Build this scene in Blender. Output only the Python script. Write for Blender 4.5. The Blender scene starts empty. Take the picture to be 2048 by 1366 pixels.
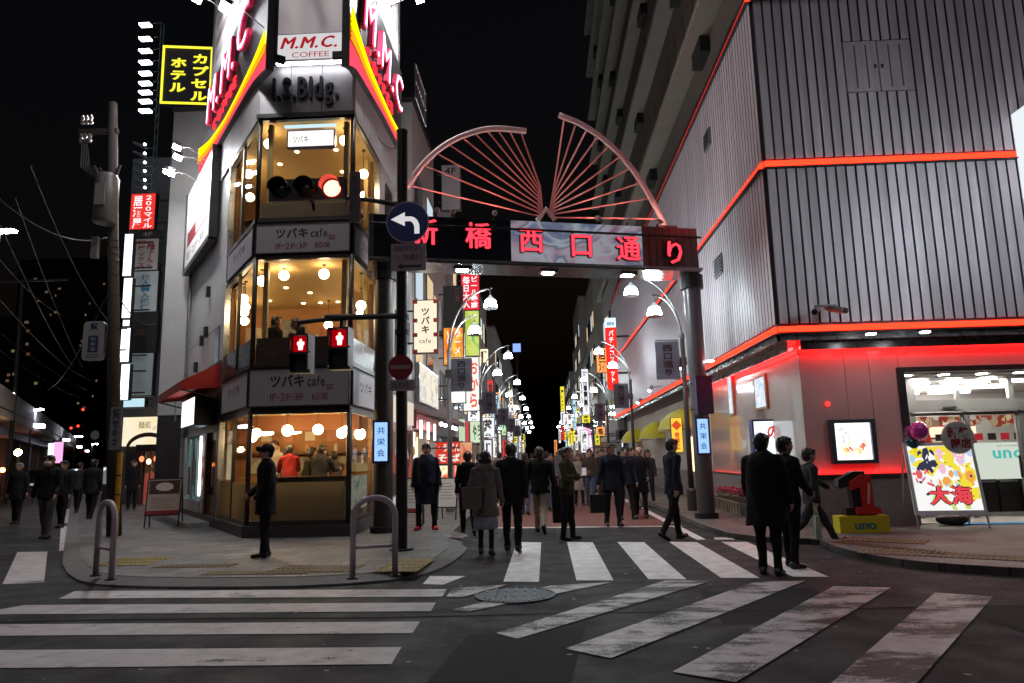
import bpy, math, random
import numpy as np
from mathutils import Matrix, Vector
random.seed(7)
RNG = np.random.default_rng(7)
scene = bpy.context.scene
COL = scene.collection

# ---------------------------------------------------------------- camera
CAM_H, FOC, CX, CY = 1.55, 1427.0, 1024.0, 683.0
_up = np.array([-209, 8783, -1427.0]); _up /= np.linalg.norm(_up)
_st = np.array([61, -232, -1427.0]); _st -= _up * (_st @ _up); _st /= np.linalg.norm(_st)
_R = np.array([np.cross(_st, _up), _st, _up])
cam_data = bpy.data.cameras.new('camera')
cam_data.sensor_width = 36.0
cam_data.lens = 36.0 * FOC / 2048.0
cam_data.clip_start, cam_data.clip_end = 0.05, 2000.0
cam = bpy.data.objects.new('camera', cam_data); COL.objects.link(cam)
cam.matrix_world = Matrix([[*_R[0], 0], [*_R[1], 0], [*_R[2], CAM_H], [0, 0, 0, 1]])
scene.camera = cam
# ---------------------------------------------------------------- night sky and city glow
world = bpy.data.worlds.new('World'); scene.world = world; world.use_nodes = True
_wn = world.node_tree.nodes; _wl = world.node_tree.links
SUN_EL, SUN_AZ = math.radians(42), math.radians(-14)      # faint glow from the square behind the viewer
_sky = _wn.new('ShaderNodeTexSky'); _sky.sky_type = 'NISHITA'; _sky.sun_disc = False
_sky.sun_elevation = math.radians(-3); _sky.sun_rotation = math.radians(200)
_bg = _wn['Background']; _bg.inputs['Strength'].default_value = 0.05
_wl.new(_sky.outputs[0], _bg.inputs['Color'])
_sd = bpy.data.lights.new('sun', 'SUN'); _sd.energy = 0.25; _sd.angle = math.radians(24); _sd.color = (1.0, 0.86, 0.93)
_so = bpy.data.objects.new('sun', _sd); COL.objects.link(_so)
_d = Vector((math.sin(SUN_AZ) * math.cos(SUN_EL), -math.cos(SUN_AZ) * math.cos(SUN_EL), math.sin(SUN_EL)))
_so.rotation_euler = _d.to_track_quat('Z', 'Y').to_euler()
_so.location = (0, -8, 30)
vs = scene.view_settings
vs.view_transform = 'Standard'; vs.look = 'None'; vs.exposure = 0.0; vs.gamma = 1.0; vs.use_curve_mapping = False
cy = scene.cycles
cy.use_denoising = True
cy.max_bounces = 6; cy.diffuse_bounces = 3; cy.glossy_bounces = 3; cy.transmission_bounces = 4; cy.transparent_max_bounces = 12
cy.caustics_reflective = False; cy.caustics_refractive = False; cy.sample_clamp_indirect = 3.0; cy.sample_clamp_direct = 0.0

# ---------------------------------------------------------------- pixel rays onto real planes (surveying aid)
_C = np.array([0, 0, CAM_H])
def ray(px, py): return _R @ np.array([px - CX, -(py - CY), -FOC])
def G(px, py, z=0.0):
    d = ray(px, py); return _C + d * (z - CAM_H) / d[2]
def onY(px, py, Y):
    d = ray(px, py); return _C + d * Y / d[1]
def onX(px, py, X):
    d = ray(px, py); return _C + d * X / d[0]

class Frame:
    """a wall plane: s along it to the viewer's right, z up, d out of it"""
    def __init__(self, o, n):
        self.o = np.array([o[0], o[1], 0.0]); n = np.array([n[0], n[1], 0.0]); self.n = n / np.linalg.norm(n)
        self.u = np.cross([0, 0, 1], self.n)
    def P(self, s, z, d=0.0): return self.o + self.u * s + np.array([0, 0, z]) + self.n * d
    def hit(self, px, py, d=0.0):
        r = ray(px, py); p0 = self.o + self.n * d
        q = _C + r * (((p0 - _C) @ self.n) / (r @ self.n)); return float((q - self.o) @ self.u), float(q[2])
    def moved(self, d): return Frame((self.o + self.n * d)[:2], self.n[:2])

# ---------------------------------------------------------------- materials
MATS = {}
def _new(name):
    m = bpy.data.materials.new(name); m.use_nodes = True; m.node_tree.nodes.clear()
    nt = m.node_tree; out = nt.nodes.new('ShaderNodeOutputMaterial')
    return m, nt, out
def mat(name, col, rough=0.6, metal=0.0, var=0.0, scale=4.0, bump=0.0, bscale=None, spec=0.5, coat=0.0, stretch=None):
    if name in MATS: return MATS[name]
    m, nt, out = _new(name); N, L = nt.nodes, nt.links
    b = N.new('ShaderNodeBsdfPrincipled'); L.new(b.outputs[0], out.inputs[0])
    b.inputs['Base Color'].default_value = (*col, 1); b.inputs['Roughness'].default_value = rough
    b.inputs['Metallic'].default_value = metal; b.inputs['Specular IOR Level'].default_value = spec
    b.inputs['Coat Weight'].default_value = coat
    if var or bump:
        tc = N.new('ShaderNodeTexCoord'); src = tc.outputs['Object']
        if stretch:
            mp = N.new('ShaderNodeMapping'); mp.inputs['Scale'].default_value = stretch; L.new(src, mp.inputs[0]); src = mp.outputs[0]
        nz = N.new('ShaderNodeTexNoise'); nz.inputs['Scale'].default_value = scale; nz.inputs['Detail'].default_value = 6; nz.inputs['Roughness'].default_value = .65
        L.new(src, nz.inputs['Vector'])
        if var:
            mr = N.new('ShaderNodeMapRange'); mr.inputs[1].default_value = .25; mr.inputs[2].default_value = .75
            mr.inputs[3].default_value = 1 - var; mr.inputs[4].default_value = 1 + var * .7
            L.new(nz.outputs[0], mr.inputs[0])
            mx = N.new('ShaderNodeMix'); mx.data_type = 'RGBA'; mx.blend_type = 'MULTIPLY'; mx.inputs[0].default_value = 1
            mx.inputs[6].default_value = (*col, 1); L.new(mr.outputs[0], mx.inputs[7]); L.new(mx.outputs[2], b.inputs['Base Color'])
            r2 = N.new('ShaderNodeMapRange'); r2.inputs[3].default_value = max(0.02, rough - .12); r2.inputs[4].default_value = min(1, rough + .12)
            L.new(nz.outputs[0], r2.inputs[0]); L.new(r2.outputs[0], b.inputs['Roughness'])
        if bump:
            n2 = N.new('ShaderNodeTexNoise'); n2.inputs['Scale'].default_value = bscale or scale * 12; n2.inputs['Detail'].default_value = 3
            L.new(src, n2.inputs['Vector'])
            bp = N.new('ShaderNodeBump'); bp.inputs['Strength'].default_value = bump; bp.inputs['Distance'].default_value = .01
            L.new(n2.outputs[0], bp.inputs['Height']); L.new(bp.outputs[0], b.inputs['Normal'])
    MATS[name] = m; return m
def emit(name, col, strength=1.0):
    if name in MATS: return MATS[name]
    m, nt, out = _new(name)
    e = nt.nodes.new('ShaderNodeEmission'); e.inputs[0].default_value = (*col, 1); e.inputs[1].default_value = strength
    nt.links.new(e.outputs[0], out.inputs[0]); MATS[name] = m; return m
def emit_print(name, stops, strength, scale=3.0, kind='noise', stretch=(1, 1, 1), detail=3.0):
    """backlit print or screen: soft colour patches from noise"""
    if name in MATS: return MATS[name]
    m, nt, out = _new(name); N, L = nt.nodes, nt.links
    tc = N.new('ShaderNodeTexCoord'); mp = N.new('ShaderNodeMapping'); mp.inputs['Scale'].default_value = stretch; L.new(tc.outputs['Object'], mp.inputs[0])
    if kind == 'voronoi':
        t = N.new('ShaderNodeTexVoronoi'); t.inputs['Scale'].default_value = scale
        sp = N.new('ShaderNodeSeparateColor'); L.new(t.outputs['Color'], sp.inputs[0]); fac = sp.outputs[0]
    elif kind == 'wave':
        t = N.new('ShaderNodeTexWave'); t.inputs['Scale'].default_value = scale; t.inputs['Distortion'].default_value = 9; t.inputs['Detail'].default_value = detail; fac = t.outputs[1]
    else:
        t = N.new('ShaderNodeTexNoise'); t.inputs['Scale'].default_value = scale; t.inputs['Detail'].default_value = detail; t.inputs['Distortion'].default_value = 1.2; fac = t.outputs[0]
    L.new(mp.outputs[0], t.inputs['Vector'])
    r = N.new('ShaderNodeValToRGB'); el = r.color_ramp.elements
    while len(el) < len(stops): el.new(.5)
    for e_, (p, c) in zip(el, stops): e_.position = p; e_.color = (*c, 1)
    L.new(fac, r.inputs[0])
    e = N.new('ShaderNodeEmission'); e.inputs[1].default_value = strength; L.new(r.outputs[0], e.inputs[0]); L.new(e.outputs[0], out.inputs[0])
    MATS[name] = m; return m
def glass(name, tint=(1, 1, 1), refl=0.12, rough=0.02, dirt=0.0):
    """thin pane: see-through with a mirror-like sheen that grows at grazing angles"""
    if name in MATS: return MATS[name]
    m, nt, out = _new(name); N, L = nt.nodes, nt.links
    tr = N.new('ShaderNodeBsdfTransparent'); tr.inputs[0].default_value = (*tint, 1)
    gl = N.new('ShaderNodeBsdfGlossy'); gl.inputs['Roughness'].default_value = rough; gl.inputs[0].default_value = (.9, .92, .95, 1)
    lw = N.new('ShaderNodeLayerWeight'); lw.inputs[0].default_value = .5
    pw = N.new('ShaderNodeMath'); pw.operation = 'POWER'; pw.inputs[1].default_value = 5; L.new(lw.outputs['Facing'], pw.inputs[0])
    ad = N.new('ShaderNodeMath'); ad.operation = 'MULTIPLY_ADD'; ad.inputs[1].default_value = .4; ad.inputs[2].default_value = refl * .3; L.new(pw.outputs[0], ad.inputs[0])
    mx = N.new('ShaderNodeMixShader'); L.new(ad.outputs[0], mx.inputs[0]); L.new(tr.outputs[0], mx.inputs[1]); L.new(gl.outputs[0], mx.inputs[2])
    res = mx
    if dirt:
        df = N.new('ShaderNodeBsdfDiffuse'); df.inputs[0].default_value = (.5, .47, .42, 1)
        m2 = N.new('ShaderNodeMixShader'); m2.inputs[0].default_value = dirt; L.new(mx.outputs[0], m2.inputs[1]); L.new(df.outputs[0], m2.inputs[2]); res = m2
    L.new(res.outputs[0], out.inputs[0]); MATS[name] = m; return m
def paint_mat(name, col, wear, scale=1.2):
    """road paint scuffed away in patches down to the asphalt"""
    if name in MATS: return MATS[name]
    m, nt, out = _new(name); N, L = nt.nodes, nt.links
    tc = N.new('ShaderNodeTexCoord')
    n1 = N.new('ShaderNodeTexNoise'); n1.inputs['Scale'].default_value = scale; n1.inputs['Detail'].default_value = 9; n1.inputs['Roughness'].default_value = .72
    n2 = N.new('ShaderNodeTexNoise'); n2.inputs['Scale'].default_value = 70; n2.inputs['Detail'].default_value = 4
    mp = N.new('ShaderNodeMapping'); mp.inputs['Scale'].default_value = (.8, 1.9, 1); L.new(tc.outputs['Object'], mp.inputs[0])
    L.new(mp.outputs[0], n1.inputs['Vector']); L.new(tc.outputs['Object'], n2.inputs['Vector'])
    a = N.new('ShaderNodeMath'); a.operation = 'MULTIPLY_ADD'; a.inputs[1].default_value = .22; L.new(n2.outputs[0], a.inputs[0]); L.new(n1.outputs[0], a.inputs[2])
    r = N.new('ShaderNodeMapRange'); r.inputs[1].default_value = wear; r.inputs[2].default_value = wear + .07; L.new(a.outputs[0], r.inputs[0])
    n3 = N.new('ShaderNodeTexNoise'); n3.inputs['Scale'].default_value = 5; n3.inputs['Detail'].default_value = 8; L.new(tc.outputs['Object'], n3.inputs['Vector'])
    r3 = N.new('ShaderNodeMapRange'); r3.inputs[1].default_value = .3; r3.inputs[2].default_value = .7; r3.inputs[3].default_value = .74; r3.inputs[4].default_value = 1.1; L.new(n3.outputs[0], r3.inputs[0])
    mc = N.new('ShaderNodeMix'); mc.data_type = 'RGBA'; mc.blend_type = 'MULTIPLY'; mc.inputs[0].default_value = 1; mc.inputs[6].default_value = (*col, 1); L.new(r3.outputs[0], mc.inputs[7])
    mx = N.new('ShaderNodeMix'); mx.data_type = 'RGBA'; mx.inputs[6].default_value = (.013, .0125, .0135, 1); L.new(mc.outputs[2], mx.inputs[7]); L.new(r.outputs[0], mx.inputs[0])
    b = N.new('ShaderNodeBsdfPrincipled'); b.inputs['Roughness'].default_value = .62; L.new(mx.outputs[2], b.inputs['Base Color']); L.new(b.outputs[0], out.inputs[0])
    MATS[name] = m; return m

# ---------------------------------------------------------------- objects
def tag(o, label=None, cat=None, group=None, kind=None):
    if label: o['label'] = label
    if cat: o['category'] = cat
    if group: o['group'] = group
    if kind: o['kind'] = kind
    return o
ROOT_M = {}
def thing(name, label, cat, loc=(0, 0, 0), rz=0.0, group=None):
    o = bpy.data.objects.new(name, None); COL.objects.link(o); o.empty_display_size = .2
    o.location = [float(v) for v in loc]; o.rotation_euler = (0, 0, rz)
    ROOT_M[o.name] = (Matrix.Translation(o.location) @ Matrix.Rotation(rz, 4, 'Z')).inverted()
    return tag(o, label, cat, group)
def root_of(o):
    while o.parent: o = o.parent
    return o
def copy_tree(o, parent=None):
    c = o.copy(); COL.objects.link(c); c.parent = parent
    if o.name in ROOT_M: ROOT_M[c.name] = ROOT_M[o.name]
    for ch in list(o.children): copy_tree(ch, c)
    return c

class MB:
    def __init__(self): self.v = []; self.f = []; self.m = []; self.cur = 0
    def add(self, vs_, fs_):
        k = len(self.v); self.v += [tuple(float(c) for c in p) for p in vs_]
        self.f += [tuple(i + k for i in f) for f in fs_]; self.m += [self.cur] * len(fs_); return self
    def hexa(self, p):   # 8 corners: bottom ring 0-3 ccw seen from above, top ring 4-7
        return self.add(p, [(3, 2, 1, 0), (4, 5, 6, 7), (0, 1, 5, 4), (1, 2, 6, 5), (2, 3, 7, 6), (3, 0, 4, 7)])
    def box(self, x0, x1, y0, y1, z0, z1):
        return self.hexa([(x0, y0, z0), (x1, y0, z0), (x1, y1, z0), (x0, y1, z0), (x0, y0, z1), (x1, y0, z1), (x1, y1, z1), (x0, y1, z1)])
    def fbox(self, F, s0, s1, z0, z1, d0, d1):
        # d1 outer face
        P = F.P
        return self.hexa([P(s0, z0, d1), P(s1, z0, d1), P(s1, z0, d0), P(s0, z0, d0), P(s0, z1, d1), P(s1, z1, d1), P(s1, z1, d0), P(s0, z1, d0)])
    def fquad(self, F, s0, s1, z0, z1, d):
        P = F.P; return self.add([P(s0, z0, d), P(s1, z0, d), P(s1, z1, d), P(s0, z1, d)], [(0, 1, 2, 3)])
    def quad(self, a, b, c, d): return self.add([a, b, c, d], [(0, 1, 2, 3)])
    def prism(self, poly, z0, z1):
        n = len(poly); vs_ = [(x, y, z0) for x, y in poly] + [(x, y, z1) for x, y in poly]
        return self.add(vs_, [tuple(range(n - 1, -1, -1)), tuple(range(n, 2 * n))] + [(i, (i + 1) % n, n + (i + 1) % n, n + i) for i in range(n)])
    def fprism(self, F, poly, d0, d1):   # polygon in (s,z) extruded along d (ccw seen from outside)
        n = len(poly); vs_ = [F.P(s, z, d1) for s, z in poly] + [F.P(s, z, d0) for s, z in poly]
        return self.add(vs_, [tuple(range(n)), tuple(range(2 * n - 1, n - 1, -1))] + [((i + 1) % n, i, n + i, n + (i + 1) % n) for i in range(n)])
    def tube(self, pts, r, n=8, cap=True, closed=False):
        pts = [np.array(p, float) for p in pts]; m = len(pts)
        rs = r if hasattr(r, '__len__') else [r] * m
        vs_ = []; fr = None
        for i, p in enumerate(pts):
            a = pts[i - 1] if (i or closed) else pts[0]; b = pts[(i + 1) % m] if (i < m - 1 or closed) else pts[-1]
            t = b - a; t = t / (np.linalg.norm(t) + 1e-9)
            if fr is None: fr = np.array([0, 0, 1.0]) if abs(t[2]) < .9 else np.array([1.0, 0, 0])
            x = fr - t * (fr @ t); x /= (np.linalg.norm(x) + 1e-9); fr = x; y = np.cross(t, x)
            for k in range(n):
                w = 2 * math.pi * k / n; vs_.append(p + (x * math.cos(w) + y * math.sin(w)) * rs[i])
        fs_ = []
        for i in range(m if closed else m - 1):
            j = (i + 1) % m
            for k in range(n): k2 = (k + 1) % n; fs_.append((i * n + k, i * n + k2, j * n + k2, j * n + k))
        if cap and not closed: fs_ += [tuple(range(n - 1, -1, -1)), tuple((m - 1) * n + k for k in range(n))]
        return self.add(vs_, fs_)
    def lathe(self, c, prof, n=16, axis='z'):   # prof: (r, h) from bottom up
        vs_ = []; c = np.array(c, float)
        for r, h in prof:
            for k in range(n):
                w = 2 * math.pi * k / n; a, b = r * math.cos(w), r * math.sin(w)
                vs_.append(c + (np.array([a, b, h]) if axis == 'z' else np.array([a, -h, b]) if axis == 'y' else np.array([h, a, b])))
        m = len(prof)
        fs_ = [(i * n + k, i * n + (k + 1) % n, (i + 1) * n + (k + 1) % n, (i + 1) * n + k) for i in range(m - 1) for k in range(n)]
        fs_ += [tuple(range(n - 1, -1, -1)), tuple((m - 1) * n + k for k in range(n))]
        return self.add(vs_, fs_)
    def ball(self, c, r, n=14, m=9, sq=(1, 1, 1)):
        vs_ = [(c[0], c[1], c[2] - r * sq[2])]
        for i in range(1, m):
            a = -math.pi / 2 + math.pi * i / m
            for k in range(n):
                w = 2 * math.pi * k / n
                vs_.append((c[0] + r * sq[0] * math.cos(a) * math.cos(w), c[1] + r * sq[1] * math.cos(a) * math.sin(w), c[2] + r * sq[2] * math.sin(a)))
        vs_.append((c[0], c[1], c[2] + r * sq[2])); t = len(vs_) - 1
        fs_ = [(0, 1 + (k + 1) % n, 1 + k) for k in range(n)]
        for i in range(m - 2):
            for k in range(n): a = 1 + i * n; fs_.append((a + k, a + (k + 1) % n, a + n + (k + 1) % n, a + n + k))
        a = 1 + (m - 2) * n
        fs_ += [(a + k, a + (k + 1) % n, t) for k in range(n)]
        return self.add(vs_, fs_)
    def build(self, name, material, parent=None, smooth=False, local=False, flip=False):
        me = bpy.data.meshes.new(name)
        vs_ = self.v
        root = root_of(parent) if parent else None
        if root is not None and not local and root.name in ROOT_M:
            Mi = ROOT_M[root.name]; vs_ = [tuple(Mi @ Vector(p)) for p in vs_]
        me.from_pydata(vs_, [], [f[::-1] for f in self.f] if flip else self.f)
        for mm in (material if isinstance(material, (list, tuple)) else [material]): me.materials.append(mm)
        if isinstance(material, (list, tuple)): me.polygons.foreach_set('material_index', self.m)
        if smooth: me.polygons.foreach_set('use_smooth', [True] * len(me.polygons))
        me.update()
        o = bpy.data.objects.new(name, me); COL.objects.link(o)
        if parent: o.parent = parent
        return o
def auto_smooth(o, ang=40):
    me = o.data; me.polygons.foreach_set('use_smooth', [True] * len(me.polygons))
    try: me.set_sharp_from_angle(angle=math.radians(ang))
    except Exception: pass
    return o

# ---------------------------------------------------------------- lettering
_GL = {}
def glyph(ch, bold=0.0):
    k = (ch, bold)
    if k in _GL: return _GL[k]
    c = bpy.data.curves.new('glyph', 'FONT'); c.body = ch; c.size = 1; c.resolution_u = 2; c.offset = bold; c.fill_mode = 'NONE' if False else 'BOTH'
    o = bpy.data.objects.new('glyph', c); COL.objects.link(o)
    dg = bpy.context.evaluated_depsgraph_get(); me = bpy.data.meshes.new_from_object(o.evaluated_get(dg))
    vs_ = [(v.co.x, v.co.y) for v in me.vertices]; fs_ = [tuple(p.vertices) for p in me.polygons]
    bpy.data.objects.remove(o); bpy.data.curves.remove(c); bpy.data.meshes.remove(me)
    if not vs_: vs_ = [(0, 0)]
    xs = [v[0] for v in vs_]; ys = [v[1] for v in vs_]
    _GL[k] = (vs_, fs_, min(xs), max(xs), min(ys), max(ys)); return _GL[k]
def letters(mb, text, F, s0, s1, z0, z1, d, vertical=False, bold=0.0, shear=0.0, gap=.1, depth=0.0, heavy=0.0):
    """fit a line (or column) of lettering in the rectangle; depth>0 gives solid letters"""
    if heavy:
        for i, (hx, hz) in enumerate(((-1, 0), (1, 0), (0, .6), (0, -.6), (0, 0))): letters(mb, text, F, s0 + hx * heavy, s1 + hx * heavy, z0 + hz * heavy, z1 + hz * heavy, d + .0009 * i, vertical, bold, shear, gap, depth)
        return mb
    chars = [c for c in text]
    wide = lambda c: ord(c) > 0x2e80 and not 0xff61 <= ord(c) <= 0xff9f
    W, H = s1 - s0, z1 - z0
    cells = []
    if vertical:
        n = len(chars); ch_h = H / n
        for i, c in enumerate(chars): cells.append((c, s0 + W * .04, s1 - W * .04, z1 - ch_h * (i + 1) + ch_h * gap * .5, z1 - ch_h * i - ch_h * gap * .5))
    else:
        adv = []
        for c in chars:
            if c == ' ': adv.append(.4); continue
            g = glyph(c, bold); adv.append(1.0 if wide(c) else (g[3] - g[2]) + gap)
        tot = sum(adv); k = W / tot; x = s0
        kz = H / .84
        for c, a in zip(chars, adv):
            if c != ' ':
                g = glyph(c, bold)
                if wide(c): cells.append((c, x + k * .04, x + k * .96, z0, z1))
                else:
                    lo = z0 + g[4] / .72 * H if g[4] > -.02 else z0 + g[4] / .72 * H
                    cells.append((c, x, x + k * (a - gap), lo, z0 + g[5] / .72 * H))
            x += a * k
    for c, a0, a1, b0, b1 in cells:
        vs_, fs_, gx0, gx1, gy0, gy1 = glyph(c, bold)
        if wide(c): gx0, gx1, gy0, gy1 = 0.03, .97, -.08, .86      # each character keeps its place in its square
        sx = (a1 - a0) / max(gx1 - gx0, 1e-3); sz = (b1 - b0) / max(gy1 - gy0, 1e-3)
        pts = []
        for x, y in vs_:
            yy = b0 + (y - gy0) * sz
            pts.append((a0 + (x - gx0) * sx + shear * (yy - z0), yy))
        k = len(pts)
        if depth > 0:
            ed = {}
            for f in fs_:
                for i in range(len(f)):
                    e = (f[i], f[(i + 1) % len(f)]); ed[e] = ed.get(e, 0) + 1
            side = [(b, a, a + k, b + k) for (a, b) in ed if (b, a) not in ed]
            mb.add([F.P(s, z, d + depth) for s, z in pts] + [F.P(s, z, d) for s, z in pts], list(fs_) + side)
        else: mb.add([F.P(s, z, d) for s, z in pts], fs_)
    return mb
# ================================================================ ground
def asphalt_mat():
    m, nt, out = _new('asphalt'); N, L = nt.nodes, nt.links
    tc = N.new('ShaderNodeTexCoord'); b = N.new('ShaderNodeBsdfPrincipled'); L.new(b.outputs[0], out.inputs[0])
    def noise(s, d=6, r=.6):
        n = N.new('ShaderNodeTexNoise'); n.inputs['Scale'].default_value = s; n.inputs['Detail'].default_value = d; n.inputs['Roughness'].default_value = r; L.new(tc.outputs['Object'], n.inputs['Vector']); return n.outputs[0]
    def rng(x, a, b_, c, d):
        r = N.new('ShaderNodeMapRange'); r.inputs[1].default_value = a; r.inputs[2].default_value = b_; r.inputs[3].default_value = c; r.inputs[4].default_value = d; L.new(x, r.inputs[0]); return r.outputs[0]
    def mul(x, y):
        k = N.new('ShaderNodeMath'); k.operation = 'MULTIPLY'; L.new(x, k.inputs[0]); L.new(y, k.inputs[1]); return k.outputs[0]
    big = rng(noise(.35, 4), .3, .7, .72, 1.25); mid = mul(rng(noise(3.5, 8, .7), .3, .7, .6, 1.4), rng(noise(16, 5, .7), .3, .7, .65, 1.35)); fine = rng(noise(120, 2), .35, .65, .55, 1.5)
    sp = rng(noise(48, 3), .64, .72, 1.0, 5.5)       # pale chippings
    vo = N.new('ShaderNodeTexVoronoi'); vo.feature = 'DISTANCE_TO_EDGE'; vo.inputs['Scale'].default_value = .33
    wp = N.new('ShaderNodeVectorMath'); wp.operation = 'ADD'; nz = N.new('ShaderNodeTexNoise'); nz.inputs['Scale'].default_value = 2.2; nz.inputs['Detail'].default_value = 6; L.new(tc.outputs['Object'], nz.inputs['Vector'])
    sc = N.new('ShaderNodeVectorMath'); sc.operation = 'SCALE'; sc.inputs[3].default_value = .9; L.new(nz.outputs['Color'], sc.inputs[0]); L.new(tc.outputs['Object'], wp.inputs[0]); L.new(sc.outputs[0], wp.inputs[1]); L.new(wp.outputs[0], vo.inputs['Vector'])
    crack = rng(vo.outputs['Distance'], .0, .006, .45, 1.0)
    f = mul(mul(mul(big, mid), mul(fine, sp)), crack)
    mx = N.new('ShaderNodeMix'); mx.data_type = 'RGBA'; mx.blend_type = 'MULTIPLY'; mx.inputs[0].default_value = 1; mx.inputs[6].default_value = (.024, .0225, .0245, 1); L.new(f, mx.inputs[7]); L.new(mx.outputs[2], b.inputs['Base Color'])
    L.new(rng(noise(2.0, 6), .3, .7, .6, .9), b.inputs['Roughness'])
    b.inputs['Specular IOR Level'].default_value = .22
    bp = N.new('ShaderNodeBump'); bp.inputs['Strength'].default_value = .55; bp.inputs['Distance'].default_value = .006; L.new(noise(150, 3), bp.inputs['Height']); L.new(bp.outputs[0], b.inputs['Normal'])
    return m
ASPHALT = asphalt_mat()
REDASPHALT = mat('red_asphalt', (.16, .055, .042), .8, var=.25, scale=1.5, bump=.4, bscale=90)
def paving_mat():
    """small interlocking blocks, too fine at this distance to tell apart"""
    m, nt, out = _new('paving'); N, L = nt.nodes, nt.links
    tc = N.new('ShaderNodeTexCoord'); b = N.new('ShaderNodeBsdfPrincipled'); L.new(b.outputs[0], out.inputs[0])
    br = N.new('ShaderNodeTexBrick'); br.inputs['Scale'].default_value = 1.0; br.inputs['Brick Width'].default_value = .4; br.inputs['Row Height'].default_value = .4; br.inputs['Mortar Size'].default_value = .012; br.inputs['Mortar Smooth'].default_value = .3
    br.inputs['Color1'].default_value = (.15, .135, .128, 1); br.inputs['Color2'].default_value = (.08, .073, .074, 1); br.inputs['Mortar'].default_value = (.03, .027, .027, 1); L.new(tc.outputs['Object'], br.inputs['Vector'])
    n = N.new('ShaderNodeTexNoise'); n.inputs['Scale'].default_value = 1.1; n.inputs['Detail'].default_value = 8; n.inputs['Roughness'].default_value = .7; L.new(tc.outputs['Object'], n.inputs['Vector'])
    r = N.new('ShaderNodeMapRange'); r.inputs[1].default_value = .3; r.inputs[2].default_value = .7; r.inputs[3].default_value = .55; r.inputs[4].default_value = 1.35; L.new(n.outputs[0], r.inputs[0])
    mx = N.new('ShaderNodeMix'); mx.data_type = 'RGBA'; mx.blend_type = 'MULTIPLY'; mx.inputs[0].default_value = 1; L.new(br.outputs[0], mx.inputs[6]); L.new(r.outputs[0], mx.inputs[7]); L.new(mx.outputs[2], b.inputs['Base Color'])
    b.inputs['Roughness'].default_value = .62
    bp = N.new('ShaderNodeBump'); bp.inputs['Strength'].default_value = .5; bp.inputs['Distance'].default_value = .004; bp.invert = True; L.new(br.outputs['Fac'], bp.inputs['Height']); L.new(bp.outputs[0], b.inputs['Normal'])
    return m
PAVING = paving_mat()
KERB = mat('kerb_stone', (.13, .125, .12), .8, var=.3, scale=5)
WHITEP = paint_mat('road_paint', (.74, .73, .71), .40, 1.3)
WORNP = paint_mat('road_paint_worn', (.52, .47, .48), .56, .75)
LIGHTWORN = paint_mat('road_paint_scuffed', (.50, .455, .46), .455, 1.3)
METAL = mat('grey_metal', (.28, .28, .29), .4, .8, var=.2)
DARKMETAL = mat('dark_metal', (.035, .032, .034), .45, .4, var=.3)
BLACK = mat('black_plastic', (.012, .012, .013), .5)
BROWNPOLE = mat('brown_painted_steel', (.055, .045, .042), .45, .2, var=.2)
GREYPOLE = mat('grey_painted_steel', (.2, .19, .2), .4, .3, var=.15)

def add_disp(o): return o
g = MB(); g.quad((-600, -300, 0), (600, -300, 0), (600, 900, 0), (-600, 900, 0))
ground = tag(g.build('road', ASPHALT), 'dark worn asphalt road across the junction', 'road', kind='structure')

def arc_pts(pxs): return [tuple(G(x, y)[:2]) for x, y in pxs]
# pavement round the cafe corner
lk = [(-1.75, 160), (-1.7, 22), (-1.6, 15), (-1.5, 13.2)] + arc_pts([(935, 1100), (925, 1112), (905, 1128), (880, 1141), (845, 1153), (790, 1163), (700, 1171), (600, 1176), (480, 1178), (360, 1178), (250, 1176), (190, 1172), (155, 1164), (135, 1150), (124, 1130), (126, 1108)])
e0 = lk[-1]; lk += [(e0[0] - .574 * 30, e0[1] + .819 * 30 + 1.5), (e0[0] - .574 * 140, e0[1] + .819 * 140)]
def inset(line, w):
    pts = [np.array(p) for p in line]; out = []
    for i, p in enumerate(pts):
        t = pts[min(i + 1, len(pts) - 1)] - pts[max(i - 1, 0)]; t = t / np.linalg.norm(t); out.append(tuple(p + np.array([t[1], -t[0]]) * w))
    return out
poly = inset(lk, .26) + [(-60, 160)]
def kerb_ring(line, w, inward, name, parent, ho=.105):
    """one granite kerbstone after another along the edge"""
    pts = [np.array(p) for p in line]; dense = []
    for a, b in zip(pts[:-1], pts[1:]):
        n = max(1, int(np.linalg.norm(b - a) / .6)); n = min(n, 40)
        for i in range(n): dense.append(a + (b - a) * i / n)
    dense.append(pts[-1]); k = 0
    for a, b in zip(dense[:-1], dense[1:]):
        t = (b - a); L = np.linalg.norm(t)
        if L < .02: continue
        t /= L; nn = np.array([-t[1], t[0]]) * inward; a2, b2 = a + t * .006, b - t * .006
        h = .102
        m_ = MB().hexa([(*a2, -.02), (*b2, -.02), (*(b2 + nn * w), -.02), (*(a2 + nn * w), -.02), (*a2, ho), (*b2, ho), (*(b2 + nn * w), h), (*(a2 + nn * w), h)])
        m_.build('kerbstone', KERB, parent, flip=inward < 0); k += 1
        if k > 120: break
pv = MB().prism(poly[::-1] if sum((poly[i][0] - poly[i - 1][0]) * (poly[i][1] + poly[i - 1][1]) for i in range(len(poly))) > 0 else poly, -.05, .10)
pave_l = tag(pv.build('pavement', PAVING), 'grey paved corner in front of the cafe building', 'pavement', kind='structure')
kerb_ring(lk[2:-1], .29, -1, 'kerb', pave_l, .03)
rk = [(3.25, 160), (3.25, 15), (3.35, 13.6), (3.7, 12.9)] + arc_pts([(1640, 1090), (1665, 1103), (1700, 1114), (1750, 1125), (1800, 1133), (1870, 1141), (1950, 1147), (2048, 1153)])
e1 = rk[-1]; rk += [(e1[0] + 2.5, e1[1] - .55), (60, e1[1] - 1.2)]
poly = rk + [(60, 160)]
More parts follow.
